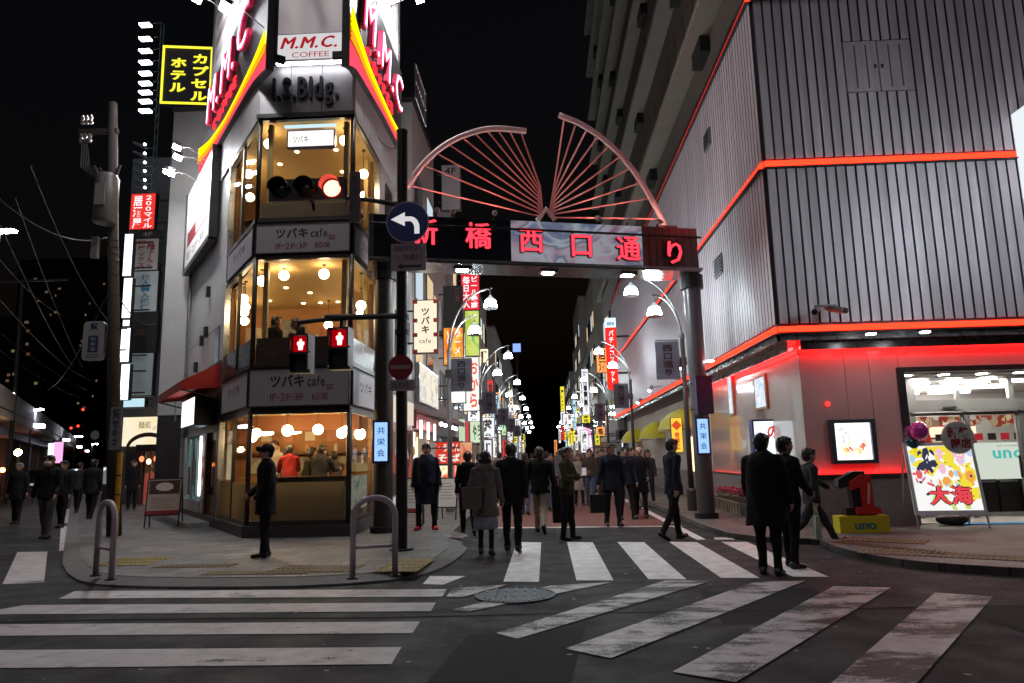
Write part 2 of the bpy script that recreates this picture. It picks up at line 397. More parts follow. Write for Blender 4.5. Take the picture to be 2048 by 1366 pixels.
pv = MB().prism(poly[::-1] if sum((poly[i][0] - poly[i - 1][0]) * (poly[i][1] + poly[i - 1][1]) for i in range(len(poly))) > 0 else poly, -.05, .10)
pave_r = tag(pv.build('pavement', PAVING), 'grey paved corner in front of the ribbed metal arcade', 'pavement', kind='structure')
kerb_ring(rk[1:-1], .15, 1, 'kerb', pave_r, .085)
# red-surfaced shopping street
MB().add([(-1.55, 16.55, .004), (2.72, 16.1, .004), (2.72, 160, .004), (-1.55, 160, .004)], [(0, 1, 2, 3)]).build('street_surface', REDASPHALT, ground)
MB().add([(-1.5, 16.3, .008), (2.95, 15.82, .008), (2.95, 16.0, .008), (-1.5, 16.5, .008)], [(0, 1, 2, 3)]).build('painted_line', WHITEP, ground)
for y0, y1 in ((13.4, 16.0), (16.6, 20.5), (21.2, 60)):
    MB().box(2.74, 2.9, y0, y1, .001, .009).build('painted_line', WHITEP, ground)
MB().box(-1.6, -1.47, 17, 60, .001, .009).build('painted_line', WHITEP, ground)
def stripe(px, material, z=.007):
    q = [G(x, y, z) for x, y in px]
    n_ = (q[1][0] - q[0][0]) * (q[2][1] - q[1][1]) - (q[1][1] - q[0][1]) * (q[2][0] - q[1][0])
    if n_ < 0: q = q[::-1]
    MB().quad(*q).build('crosswalk_stripe', material, ground)
# crossing under the gate
for (x0, x1) in ((-.52, -.07), (.40, .86), (1.30, 1.76), (2.2, 2.66), (3.08, 3.5)):
    MB().quad((x0 - .02, 9.36, .007), (x1 - .02, 9.3, .007), (x1, 13.45 - x1 * .15, .007), (x0, 13.5 - x0 * .15, .007)).build('crosswalk_stripe', WHITEP, ground)
# crossing on the cafe side
for px in ([(150, 1182), (893, 1178), (885, 1193), (118, 1197)], [(50, 1210), (872, 1205), (862, 1222), (-60, 1229)], [(-60, 1249), (840, 1243), (825, 1266), (-120, 1272)], [(-120, 1301), (803, 1294), (783, 1328), (-200, 1338)]): stripe(px, LIGHTWORN)
# slanting worn crossing on the arcade side
for px in ([(893, 1193), (925, 1194), (1015, 1169), (905, 1176)], [(905, 1219), (935, 1223), (1225, 1164), (1100, 1171)], [(993, 1266), (1035, 1277), (1425, 1161), (1330, 1161)], [(1130, 1297), (1222, 1316), (1612, 1161), (1508, 1164)], [(1345, 1343), (1472, 1364), (1782, 1175), (1668, 1172)], [(1640, 1385), (1800, 1405), (1986, 1193), (1870, 1185)]): stripe(px, WORNP, .011)
stripe([(845, 1168), (886, 1169), (931, 1152), (860, 1152)], WHITEP)
stripe([(35, 1104), (95, 1103), (88, 1165), (5, 1168)], LIGHTWORN)
stripe([(118, 1102), (145, 1100), (139, 1052), (122, 1052)], LIGHTWORN); stripe([(157, 1098), (176, 1098), (160, 1052), (145, 1052)], LIGHTWORN)
stripe([(126, 1046), (140, 1046), (140, 1018), (133, 1018)], LIGHTWORN); stripe([(150, 1046), (160, 1046), (150, 1018), (145, 1018)], LIGHTWORN)
stripe([(1430, 1079), (1470, 1079), (1462, 1075), (1428, 1075)], WHITEP)
# repair patches and a sealed trench line in the asphalt
PATCH = [mat('asphalt_patch_%d' % i, c, .85, var=.4, scale=9, bump=.5, bscale=90, spec=.15) for i, c in enumerate([(.0235, .022, .024), (.033, .031, .033), (.024, .023, .0245)])]
for i, (x0, x1, y0, y1, sk) in enumerate(((-.95, .1, 4.6, 6.9, .25), (4.1, 6.6, 5.0, 7.3, -.2), (-6.8, -4.6, 4.3, 5.4, .1), (1.6, 2.9, 6.9, 8.6, .12), (-.9, .2, 13.6, 15.9, .05))):
    MB().quad((x0, y0, .0035), (x1, y0 + sk, .0035), (x1 + sk, y1, .0035), (x0 + sk, y1 - sk, .0035)).build('asphalt_patch', PATCH[i % 3], ground)
sl = MB(); rs_ = random.Random(4); p_ = [np.array([-9.0, 7.55])]
while p_[-1][0] < 12: p_.append(p_[-1] + np.array([.5, rs_.uniform(-.035, .03)]))
for a, b in zip(p_[:-1], p_[1:]): sl.quad((*a, .0055), (*b, .0055), (*(b + np.array([0, .035])), .0055), (*(a + np.array([0, .035])), .0055))
sl.build('tar_seam', mat('tar', (.007, .007, .007), .85, spec=.1), ground)
# scraps of litter and gum on the ground
GUM = mat('trodden_gum', (.19, .18, .17), .8)
gm = MB()
for i in range(130):
    x, y = rs_.uniform(-6, 6.5), rs_.uniform(3.5, 13); r = rs_.uniform(.012, .028); onp = (x < -1.6 and 9.6 < y)
    gm.add([(x + r * math.cos(w) * rs_.uniform(.7, 1.2), y + r * math.sin(w), (.1035 if onp else .0125)) for w in np.linspace(0, 6.283, 8)[:-1]], [tuple(range(7))])
tag(gm.build('gum_spots', GUM, ground), kind='stuff')
# yellow tactile paving: single tiles with raised bars, sharing one mesh
TACT = mat('tactile_yellow', (.26, .19, .06), .75, var=.3, scale=6)
TACTW = mat('tactile_worn', (.19, .135, .075), .8, var=.35, scale=5)
def tile_mesh(name, m_):
    t = MB().box(-.146, .146, -.146, .146, 0, .006)
    for i in range(4): x = -.105 + i * .07; t.box(x - .014, x + .014, -.13, .13, .006, .012)
    o = t.build(name, m_, pave_l); me = o.data; bpy.data.objects.remove(o); return me
TM, TMW = tile_mesh('tactile_tile', TACT), tile_mesh('tactile_tile_worn', TACTW)
def tactile(px, py, nx, ny, ang, me, par, dx=0, dy=0):
    c = G(px, py, .1); a = math.radians(ang); u = np.array([math.cos(a), math.sin(a)]); w = np.array([-u[1], u[0]])
    for i in range(nx):
        for j in range(ny):
            p = c[:2] + u * (i * .3 + dx) + w * (j * .3 + dy)
            o = bpy.data.objects.new('tactile_tile', me); COL.objects.link(o); o.parent = par; o.location = (p[0], p[1], .1005); o.rotation_euler = (0, 0, a)
tactile(772, 1141, 2, 4, -4, TM, pave_l); tactile(205, 1130, 3, 3, 0, TM, pave_l)
tactile(330, 1133, 4, 1, -2, TMW, pave_l); tactile(430, 1147, 5, 1, -2, TMW, pave_l); tactile(560, 1142, 4, 2, -4, TMW, pave_l)
tactile(1690, 1085, 6, 1, -62, TMW, pave_r); tactile(1740, 1105, 9, 2, -32, TMW, pave_r); tactile(1705, 1080, 4, 2, -35, TMW, pave_r)
# manhole cover
mc = thing('manhole_cover', 'round ribbed iron manhole cover in the road between the crossings', 'manhole cover', (*G(1030, 1192)[:2], .002))
IRON = mat('cast_iron', (.06, .065, .075), .5, .5, var=.4, scale=9)
MB().lathe((0, 0, 0), [(.46, 0), (.46, .018), (.43, .02), (.43, .012)], 40).build('rim', IRON, mc, local=True)
MB().lathe((0, 0, 0), [(.425, 0), (.425, .013), (.01, .013)], 40).build('plate', mat('cast_iron_dark', (.05, .055, .065), .55, .6, var=.3), mc, local=True)
for i in range(-7, 8):
    y = i * .055; h = math.sqrt(.41 ** 2 - y * y)
    for a, b in ((-h, -h * .42), (-h * .34, h * .34), (h * .42, h)):
        if i % 2 == 0 or abs(a) > .2: MB().box(y - .014, y + .014, a, b, .013, .022).build('rib', IRON, mc, local=True)
MC2 = thing('manhole_cover', 'small pale round access cover beside the kerb near the red shoes', 'manhole cover', (*G(915, 1084)[:2], .102 if G(915,1084)[0] < -1.6 else .003))
MB().lathe((0, 0, 0), [(.2, 0), (.2, .008), (.18, .01)], 28).build('plate', mat('pale_concrete', (.3, .24, .22), .8, var=.3, scale=20), MC2, local=True)
MB().lathe((0, 0, .0102), [(.14, 0), (.13, .003)], 24).build('lid', IRON, MC2, local=True)
# ================================================================ cafe building
A, B = (-5.95, 14.4), (-3.9, 14.4)
FC = Frame(A, (0, -1)); FL = Frame(A, (-.819, -.574)); FR = Frame(B, (1, 0))
CW = 2.05
TILE = mat('pale_tile_wall', (.42, .41, .40), .5, var=.12, scale=3)
FASCIA = mat('fascia_metal', (.40, .38, .385), .45, .05, var=.15, scale=2)
FRAMEM = mat('window_frame_bronze', (.05, .042, .036), .4, .5)
STEEL = mat('brushed_steel', (.45, .45, .45), .3, .9, var=.15)
GLASS = glass('window_glass', (.93, .93, .9), .08)
GLASS1 = glass('window_glass_ground', (.9, .88, .82), .12)
SIGNW = mat('sign_board', (.36, .33, .345), .5, var=.06)
INKD = mat('black_ink', (.015, .013, .012), .6); INKR = mat('red_ink', (.25, .02, .025), .6)
WARMWALL = mat('cafe_wall', (.36, .17, .06), .7, var=.25, scale=2); WARMCEIL = mat('cafe_ceiling', (.50, .32, .12), .7)
WOODD = mat('dark_wood', (.10, .045, .02), .5, var=.3, scale=3, stretch=(1, 1, 8))
cafe = thing('cafe_building', 'narrow three-storey corner building with cafe windows at its tip', 'building', (-5, 15, 0))
def cpart(name, m, mt, par=None, **k): return m.build(name, mt, par or cafe, **k)
GL_S = -2.9     # glazed length on the left flank
GR_S = 2.45
D0 = FL.P(-8.3, 0)
foot = [A, B, (B[0], 21.6), (D0[0], 21.6), (D0[0], D0[1])]
cpart('plinth', MB().prism([(A[0] - .03, A[1] - .12), (B[0] + .1, B[1] - .12), (B[0] + .1, 21.5), (D0[0], 21.5), (D0[0] - .06, D0[1] - .05)], .02, .32), mat('dark_plinth', (.04, .035, .035), .5, var=.3))
for nm, z0, z1 in (('floor_slab', .32, .36), ('floor_slab', 3.36, 3.5), ('floor_slab', 6.55, 6.68), ('roof', 9.25, 10.2)):
    k = .03
    cpart(nm, MB().prism([(A[0] + k, A[1] + k), (B[0] - k, B[1] + k), (B[0] - k, 21.4), (D0[0] + .1, 21.4), (D0[0] + .06, D0[1])], z0, z1), WOODD if z0 < 7 else FASCIA)
for z in (2.6, 5.82, 9.0):   # ceilings and back walls of each room
    cpart('ceiling', MB().prism([(A[0] + .05, A[1] + .06), (B[0] - .05, B[1] + .06), (B[0] - .05, 19.6), (-9.2, 19.6)], z, z + .12), WARMCEIL)
for z0, z1 in ((.36, 2.6), (3.5, 5.82), (6.68, 9.0)):
    cpart('back_wall', MB().box(-9.2 if z0 > 1 else -7.9, B[0] - .06, 19.4 if z0 > 1 else 17.6, 19.55 if z0 > 1 else 17.75, z0, z1), WARMWALL)
    cpart('side_wall', MB().fbox(FL, -5.4, GL_S - .05, z0, z1, -.22, -.14), WARMWALL)
    cpart('side_wall', MB().fbox(FR, GR_S + .05, 5.2, z0, z1, -.22, -.14), WARMWALL)
# solid flank walls
for i, (z0, z1) in enumerate(((.32, 3.3), (3.3, 5.0), (5.0, 7.6), (7.6, 10.2))):
    if i: cpart('wall_panel', MB().fbox(FL, -8.3, GL_S - .03, z0 + .01, z1 - .01, -.12, 0), TILE)
    cpart('wall_panel', MB().fbox(FR, GR_S + .03, 7.1, z0 + .01, z1 - .01, -.12, 0), TILE)
for s0, s1 in ((-4.05, -3.55),):
    cpart('slit_window', MB().fbox(FL, s0, s1, 3.75, 5.0, -.1, .02), mat('dark_slit', (.03, .03, .032), .2))
for s, z in ((-5.2, 6.2), (-5.9, 4.95), (-5.3, 5.1), (-6.7, 4.3)):
    cpart('vent_hood', MB().fbox(FL, s - .09, s + .09, z - .14, z + .14, 0, .1), DARKMETAL)
cpart('downpipe', MB().tube([FL.P(-8.2, .3, .08), FL.P(-8.2, 10, .08)], .05), STEEL)
def frosted(name, col):
    m, nt, out = _new(name); N, L = nt.nodes, nt.links
    tr = N.new('ShaderNodeBsdfTranslucent'); tr.inputs[0].default_value = (*col, 1); df = N.new('ShaderNodeBsdfDiffuse'); df.inputs[0].default_value = (col[0] * .7, col[1] * .7, col[2] * .7, 1)
    tp_ = N.new('ShaderNodeBsdfTransparent'); tp_.inputs[0].default_value = (.7, .66, .56, 1)
    a = N.new('ShaderNodeMixShader'); a.inputs[0].default_value = .4; L.new(tr.outputs[0], a.inputs[1]); L.new(df.outputs[0], a.inputs[2])
    b = N.new('ShaderNodeMixShader'); b.inputs[0].default_value = .25; L.new(a.outputs[0], b.inputs[1]); L.new(tp_.outputs[0], b.inputs[2]); L.new(b.outputs[0], out.inputs[0]); return m
FROST = frosted('frosted_film', (.36, .32, .23))
# corner posts and window frames per storey
STOR = ((.32, 2.6, 1.0), (3.5, 5.86, 4.25), (6.62, 9.0, 7.05))
for i, (z0, z1, zs) in enumerate(STOR):
    for F, s0, s1 in ((FC, 0, CW), (FL, GL_S, 0), (FR, 0, GR_S)):
        e = .035
        cpart('window_frame', MB().fbox(F, s0 + e, s1 - e, z0, z0 + .09, -.06, .03), FRAMEM)
        cpart('window_frame', MB().fbox(F, s0 + e, s1 - e, z1 - .07, z1, -.06, .03), FRAMEM)
        pn = MB().fbox(F, s0 + .07, s1 - .07, z0 + .09, z1 - .07, -.03, -.018)
        cpart('pane', pn, GLASS if i else GLASS1)
        if F is FL: cpart('mullion', MB().fbox(F, -1.5, -1.44, z0 + .09, z1 - .07, -.05, .02), FRAMEM)
        if i == 2 and F is FC: cpart('window_panel', MB().fbox(F, s0 + .08, s1 - .08, z0 + .1, zs, -.016, -.004), mat('brown_panel', (.16, .11, .06), .35, var=.15))
        if i == 1:   # brown film over the lower lights
            cpart('window_film', MB().fbox(F, s0 + .08, s1 - .08, z0 + .1, z0 + .62, -.016, -.004), mat('brown_film', (.06, .04, .03), .25, var=.2))
    if i == 0:
        for F, s0, s1 in ((FC, 0, CW), (FL, GL_S, 0)): cpart('window_film', MB().fbox(F, s0 + .08, s1 - .08, .42, 1.16, -.016, -.004), FROST)
    for F, s in ((FC, 0.0), (FC, CW)):
        cpart('corner_post', MB().tube([F.P(s, z0, -.03), F.P(s, z1, -.03)], .055, 8), FRAMEM, smooth=True)
    cpart('end_post', MB().fbox(FL, GL_S - .05, GL_S + .04, z0, z1, -.08, .04), STEEL)
    cpart('end_post', MB().fbox(FR, GR_S - .04, GR_S + .05, z0, z1, -.08, .04), STEEL)
for z0, z1 in ((3.6, 5.8), (6.75, 8.95)):
    for F, s in ((FC, .16), (FC, CW - .2), (FR, GR_S - .2), (FL, GL_S + .15)): cpart('inner_post', MB().fbox(F, s - .05, s + .05, z0, z1, -.3, -.2), mat('gold_post', (.5, .36, .14), .5))
# counter front behind the ground-floor glass
CTR = mat('counter_panel', (.28, .25, .19), .45, var=.2, scale=2)
cpart('counter_panel', MB().fbox(FC, .1, CW - .1, .36, 1.22, -.75, -.65), CTR)
cpart('counter_panel', MB().fbox(FR, .25, GR_S - .1, .36, 1.05, -.3, -.2), CTR)
cpart('counter_top', MB().fbox(FC, .1, CW - .1, 1.22, 1.26, -.8, -.5), WOODD)
cpart('wall_shelf', MB().box(-7.5, -4.2, 17.35, 17.58, 1.75, 1.8), WOODD)
MENU = emit_print('lit_menu_boards', [(.35, (.5, .33, .15)), (.5, (.9, .7, .4)), (.6, (.35, .2, .08))], .55, 4, 'voronoi')
for k in range(5): cpart('menu_board', MB().box(-7.2 + k * .62, -6.7 + k * .62, 17.55, 17.59, 1.3 + (k % 2) * .1, 1.68), MENU)
cpart('beam', MB().box(-6.75, -4.1, 16.0, 16.25, 2.25, 2.6), mat('brick_red_beam', (.3, .11, .045), .7))
# storey bands behind the signs
for z0, z1 in ((2.6, 3.5), (5.86, 6.62)):
    for F, s0, s1 in ((FC, .01, CW - .01), (FL, GL_S, -.01), (FR, .01, GR_S)):
        cpart('spandrel', MB().fbox(F, s0, s1, z0 + .004, z1 - .004, -.12, -.01), FRAMEM)
# top fascia, three pleated metal sheets
for F, s0, s1 in ((FC, 0.0, CW), (FL, GL_S - 1.2, 0.0), (FR, 0.0, 5.0)):
    n = max(2, int(round((s1 - s0) / .68)))
    for k in range(n):
        w = (s1 - s0) / n; cpart('fascia_panel', MB().fbox(F, s0 + k * w + .006, s0 + (k + 1) * w - .006, 9.0, 10.22, -.1, .045), FASCIA)
cpart('fascia_trim', MB().fbox(FC, -.05, CW + .05, 8.97, 9.06, -.08, .09), DARKMETAL)
cpart('parapet_cap', MB().fbox(FC, -.06, CW + .06, 10.22, 10.34, -.3, .12), DARKMETAL)
bl = MB(); letters(bl, 'I.S.Bldg.', FC, .3, 1.8, 9.38, 9.9, .05, heavy=.014, depth=.07, gap=.16)
cpart('lettering', bl, mat('dark_letter', (.02, .024, .034), .35, .3))
# superstructure above the roof line
cpart('roof_block', MB().prism([(A[0] - .05, A[1] + .25), (B[0] - .1, B[1] + .25), (B[0] - .1, B[1] + 4.2), tuple(FL.P(-5.55, 0, -.1)[:2])], 10.2, 18.0), mat('dark_board', (.05, .05, .055), .7, var=.2))

def sign(name, label, cat='sign', F=None, s=0, z=0, group=None):
    return thing(name, label, cat, F.P(s, z, 0), 0, group)
# cafe sign boards
def cafe_board(F, s0, s1, z0, z1, label, full=True, d=.0, tilt=0):
    t = sign('cafe_sign', label, 'sign', F, (s0 + s1) / 2, z0)
    MB().fbox(F, s0, s1, z0, z1, d, d + .05).build('board', SIGNW, t)
    fr = MB()
    for a in ((s0 - .02, s1 + .02, z0 - .025, z0), (s0 - .02, s1 + .02, z1, z1 + .025), (s0 - .02, s0, z0, z1), (s1, s1 + .02, z0, z1)): fr.fbox(F, *a, d, d + .06)
    fr.build('frame', FRAMEM, t)
    W = s1 - s0; H = z1 - z0; e = d + .053; ok = s0 + .01
    if full:
        m = letters(MB(), 'ツバキ', F, s0 + W * .2, s0 + W * .56, z0 + H * .5, z0 + H * .86, e, bold=.03)
        letters(m, 'cafe', F, s0 + W * .585, s0 + W * .77, z0 + H * .52, z0 + H * .82, e, bold=.006); m.build('lettering', INKD, t)
        m = letters(MB(), '1F･2F･3F', F, s0 + W * .21, s0 + W * .56, z0 + H * .13, z0 + H * .34, e)
        letters(m, '60席', F, s0 + W * .63, s0 + W * .8, z0 + H * .13, z0 + H * .34, e, gap=.08); m.build('small_lettering', INKR, t)
        m = MB()
        a, b, c, f = s0 + W * .78, s0 + W * .84, z0 + H * .42, z0 + H * .56
        for q in ((a, b, c, c + .015), (a, b, f - .015, f), (a, a + .015, c, f), (b - .015, b, c, f)): m.fquad(F, *q, e)
        letters(m, 'は', F, a + .02, b - .02, c + .02, f - .02, e); m.build('seal_mark', INKR, t)
    else:
        m = letters(MB(), 'ツバキ', F, s0 + W * .25, s0 + W * .75, z0 + H * .4, z0 + H * .75, e, bold=.02); m.build('lettering', INKD, t)
    return t
cafe_board(FC, .03, CW - .03, 5.93, 6.55, 'long white cafe name board across the front between second and third floors')
cafe_board(FC, .0, CW - .0, 2.7, 3.44, 'long white cafe name board across the front above the ground floor', d=.01)
cafe_board(FL, GL_S + .2, -.1, 5.93, 6.55, 'slanting white cafe board round the railway-side corner, upper one', False)
cafe_board(FR, .1, GR_S - .2, 5.93, 6.55, 'slanting white cafe board round the gate-side corner, upper one', False)
cafe_board(FL, GL_S + .2, -.1, 2.72, 3.42, 'slanting white cafe board round the railway-side corner, lower one', False)
cafe_board(FR, .1, GR_S - .2, 2.72, 3.42, 'slanting white cafe board round the gate-side corner, lower one', False)
# lightbox in the top window
t = thing('light_box', 'small white lit cafe light box hanging in the top-floor window', 'light box', FC.P(1.0, 8.35, -.3))
MB().fbox(FC, .48, 1.56, 8.44, 8.86, -.45, -.33).build('case', mat('bluish_case', (.2, .2, .32), .4, .3), t)
MB().fquad(FC, .51, 1.53, 8.47, 8.83, -.326).build('screen', emit('white_lit_cool', (1, 1, 1.0), 1.5), t)
letters(MB(), 'ツバキ', FC, .6, .98, 8.55, 8.73, -.322, bold=.01).build('lettering', mat('grey_ink', (.3, .3, .3), .6), t)
MB().fbox(FC, .45, 1.6, 8.885, 8.93, -.3, -.22).build('tube_lamp', emit('tube_cool', (.6, .85, 1.0), 1.3), t)

# pendant lamps and downlights
GLOBE = emit('warm_globe', (1.0, .76, .44), 36.0)
CORD = mat('lamp_cord', (.05, .03, .015), .6)
NPEND = 0
ORD = ['first', 'second', 'third', 'fourth', 'fifth', 'sixth', 'seventh', 'eighth', 'ninth', 'tenth']
def pendant(x, y, ceil, zc, r=.11, where='', shade=False):
    t = thing('pendant_lamp', where, 'lamp', (x, y, zc - r), 0, 'cafe pendant globes')
    MB().tube([(x, y, zc + r * .8), (x, y, ceil)], .007, 5).build('cord', CORD, t)
    MB().lathe((x, y, ceil - .03), [(.045, 0), (.045, .03)], 10).build('ceiling_rose', CORD, t)
    if shade:
        MB().lathe((x, y, zc - .05), [(.05, -.03), (.17, .0), (.16, .05), (.06, .1), (.02, .11)], 16).build('globe', GLOBE, t, smooth=True)
    else: MB().ball((x, y, zc), r).build('globe', GLOBE, t, smooth=True)
    return t
def pend_px(px, py, Y, ceil, where, r=.11, shade=False):
    p = onY(px, py, Y); pendant(p[0], p[1], ceil, p[2], r, where, shade)
pend_px(538, 288, 15.0, 9.0, 'white globe lamp at the near end of the top-floor window, railway side', .11)
pend_px(689, 281, 15.0, 9.0, 'white globe lamp at the gate-side end of the top-floor front window')
pend_px(497, 348, 16.6, 9.0, 'white globe lamp deep behind the top-floor railway-side pane')
pend_px(727, 348, 16.2, 9.0, 'white globe lamp deep behind the top-floor gate-side pane')
pend_px(524, 562, 15.2, 5.82, 'lowest of three globe lamps in the middle-floor front window')
pend_px(568, 551, 15.2, 5.82, 'middle one of three globe lamps in the middle-floor front window')
pend_px(648, 548, 15.0, 5.82, 'gate-side one of three globe lamps in the middle-floor front window')
pend_px(487, 598, 16.4, 5.82, 'upper globe lamp behind the middle-floor railway-side pane', .11)
pend_px(488, 624, 18.2, 5.82, 'lower globe lamp behind the middle-floor railway-side pane', .12)
pend_px(722, 611, 15.8, 5.82, 'single globe lamp behind the middle-floor gate-side pane')
pend_px(513, 866, 15.3, 2.6, 'round globe lamp at the railway-side end of the ground-floor window', .1)
pend_px(532, 864, 16.2, 2.6, 'shallow dish lamp next to the railway-side globe on the ground floor', .1, True)
pend_px(575, 861, 15.4, 2.6, 'brightest globe lamp at the middle of the ground-floor window', .12)
pend_px(588, 861, 16.6, 2.6, 'dish lamp half hidden behind the middle ground-floor globe', .1, True)
pend_px(636, 859, 15.2, 2.6, 'round globe lamp over the ground-floor diners', .11)
pend_px(692, 861, 15.5, 2.6, 'globe lamp by the gate-side post of the ground-floor window', .1)
pend_px(720, 868, 16.4, 2.6, 'cluster globe lamp behind the ground-floor gate-side pane', .13)
for k, (x, y, c_, z_, lab) in enumerate(((-7.3, 17.2, 9.0, 8.3, 'globe lamp deep in the top floor near the railway-side wall'), (-4.4, 17.4, 9.0, 8.3, 'globe lamp deep in the top floor near the gate-side wall'), (-6.3, 18.4, 9.0, 8.3, 'rearmost globe lamp on the top floor'),
        (-7.5, 17.6, 5.82, 5.15, 'globe lamp deep in the middle floor near the railway-side wall'), (-4.4, 17.2, 5.82, 5.15, 'globe lamp deep in the middle floor near the gate-side wall'), (-6.9, 16.2, 5.82, 5.2, 'globe lamp behind the second railway-side pane of the middle floor'), (-5.6, 18.5, 5.82, 5.15, 'rearmost globe lamp on the middle floor'),
        (-6.7, 16.4, 2.6, 2.15, 'globe lamp behind the ground-floor railway-side pane'), (-4.3, 15.3, 2.6, 2.15, 'globe lamp just inside the ground-floor gate-side pane'))): pendant(x, y, c_, z_, .11, lab)
SPOTW = emit('warm_spot', (1.0, .72, .42), 14)
for k, (px, py, c) in enumerate([(594, 303, 9.0), (672, 299, 9.0), (560, 328, 9.0), (685, 343, 9.0), (572, 575, 5.82), (620, 585, 5.82), (607, 606, 5.82), (641, 605, 5.82), (539, 601, 5.82), (676, 603, 5.82)]):
    p = G(px, py, c)
    if p[1] < 19.3: cpart('downlight', MB().lathe((p[0], p[1], c - .02), [(.05, 0), (.055, .018)], 10), SPOTW)
# tables and chairs by the windows, pictures on the walls
def cafe_table(x, y, z, lab):
    t = thing('cafe_table', lab, 'table', (x, y, z), 0, 'cafe tables'); MB().lathe((x, y, z + .7), [(.32, 0), (.33, .02), (.32, .035)], 18).build('top', mat('table_wood', (.22, .11, .05), .4, var=.2), t); MB().tube([(x, y, z), (x, y, z + .7)], .03, 8).build('leg', DARKMETAL, t); MB().lathe((x, y, z), [(.22, 0), (.05, .03)], 14).build('foot', DARKMETAL, t)
    for k in range(2): cp = MB().lathe((x - .12 + k * .25, y - .05, z + .735), [(.025, 0), (.04, .03), (.042, .08)], 10).build('cup', mat('cup_white', (.7, .68, .62), .4), t)
def cafe_chair(x, y, z, rz, lab):
    t = thing('cafe_chair', lab, 'chair', (x, y, z), rz, 'cafe chairs'); w_ = mat('chair_wood', (.12, .055, .025), .45)
    MB().box(-.2, .2, -.2, .2, .43, .47).build('seat', w_, t, local=True); MB().box(-.2, .2, .17, .2, .62, .92).build('backrest', w_, t, local=True)
    for sx in (-1, 1):
        for sy in (-1, 1): MB().tube([(sx * .18, sy * .18, 0), (sx * .18, sy * .18, .92 if sy > 0 else .43)], .016, 6).build('leg', w_, t, local=True)
for z, nm in ((3.5, 'middle-floor'), (6.68, 'top-floor')):
    cafe_table(-5.0, 15.3, z, f'round {nm} cafe table at the front window'); cafe_table(-6.9, 16.7, z, f'round {nm} cafe table at the railway-side window'); cafe_table(-4.45, 16.3, z, f'round {nm} cafe table at the gate-side window')
    cafe_chair(-5.75, 15.6, z, -1.3, f'wooden chair at the {nm} front table, railway side'); cafe_chair(-4.3, 15.2, z, 1.4, f'wooden chair at the {nm} front table, gate side'); cafe_chair(-7.4, 17.5, z, -.4, f'wooden chair at the {nm} railway-side table'); cafe_chair(-4.5, 17.0, z, .2, f'wooden chair at the {nm} gate-side table')
    for k in range(4): cpart('picture', MB().box(-8.2 + k * 1.05, -7.6 + k * 1.05, 19.36, 19.4, z + 1.3, z + 1.3 + .5 + .2 * (k % 2)), mat('picture_%d' % (k % 3), [(.5, .42, .3), (.12, .14, .12), (.35, .1, .06)][k % 3], .5, var=.5, scale=6))
for k in range(9): cpart('jar', MB().lathe((-7.2 + k * .36, 17.46, 1.8), [(.05, 0), (.05, .14), (.03, .17), (.03, .2)], 8), mat('jar_%d' % (k % 4), [(.4, .2, .08), (.08, .12, .06), (.5, .45, .35), (.25, .05, .04)][k % 4], .3))
for k in range(6): cpart('wall_note', MB().box(-7.5 + k * .55, -7.25 + k * .55, 17.56, 17.59, 2.05 + .03 * (k % 2), 2.3), mat('note_%d' % (k % 2), (.6, .5, .35) if k % 2 else (.5, .2, .12), .6))
cpart('exit_sign', MB().box(-6.2, -5.9, 16.24, 16.27, 2.3, 2.42), emit('exit_green', (.5, .9, .6), 1.0)); cpart('exit_sign', MB().box(-5.3, -5.05, 16.3, 16.33, 2.3, 2.42), MATS['exit_green'])
# tables, chairs rails upstairs (dark silhouettes)
cpart('bench_back', MB().box(-6.4, -4.3, 16.6, 16.75, 3.5, 4.3), WOODD)
cpart('bench_back', MB().box(-6.4, -4.3, 16.6, 16.75, 6.68, 7.4), WOODD)

# ---- M.M.C. coffee box over the parapet
t = thing('coffee_sign', 'tall white light-box sign reading M.M.C. COFFEE above the parapet', 'sign', FC.P(1.03, 10.34, .1))
s0 = FC.hit(551, 70, .25)[0]; s1 = FC.hit(699, 70, .25)[0]; z0 = FC.hit(620, 122, .25)[1]; zt = 13.2; zm = FC.hit(620, 68, .25)[1]
MB().fbox(FC, s0, s1, z0, zt, -.25, .25).build('case', STEEL, t)
MB().fbox(FC, s0 + .03, s1 - .03, z0 - .035, z0 - .005, .16, .24).build('under_light', emit('under_light', (.92, .93, 1.0), 16), t)
WHT = emit('sign_white', (.93, .9, .92), .72)
MB().fquad(FC, s0 + .06, s1 - .06, z0 + .05, zm, .256).build('name_panel', WHT, t)
CUP = emit_print('coffee_cup_print', [(.3, (.52, .46, .47)), (.5, (.40, .35, .36)), (.66, (.2, .17, .18))], .75, .8, 'noise', (1, 1, .5), 1)
MB().fquad(FC, s0 + .06, s1 - .06, zm + .02, zt - .06, .256).build('picture_panel', CUP, t)
REDL = emit('red_print', (.55, .02, .035), .7)
letters(MB(), 'M.M.C.', FC, s0 + .13, s1 - .22, z0 + .31, zm - .06, .262, heavy=.016, shear=.3, gap=.16).build('lettering', REDL, t)
letters(MB(), 'COFFEE', FC, s0 + .38, s1 - .42, z0 + .09, z0 + .22, .262, gap=.09).build('small_lettering', REDL, t)
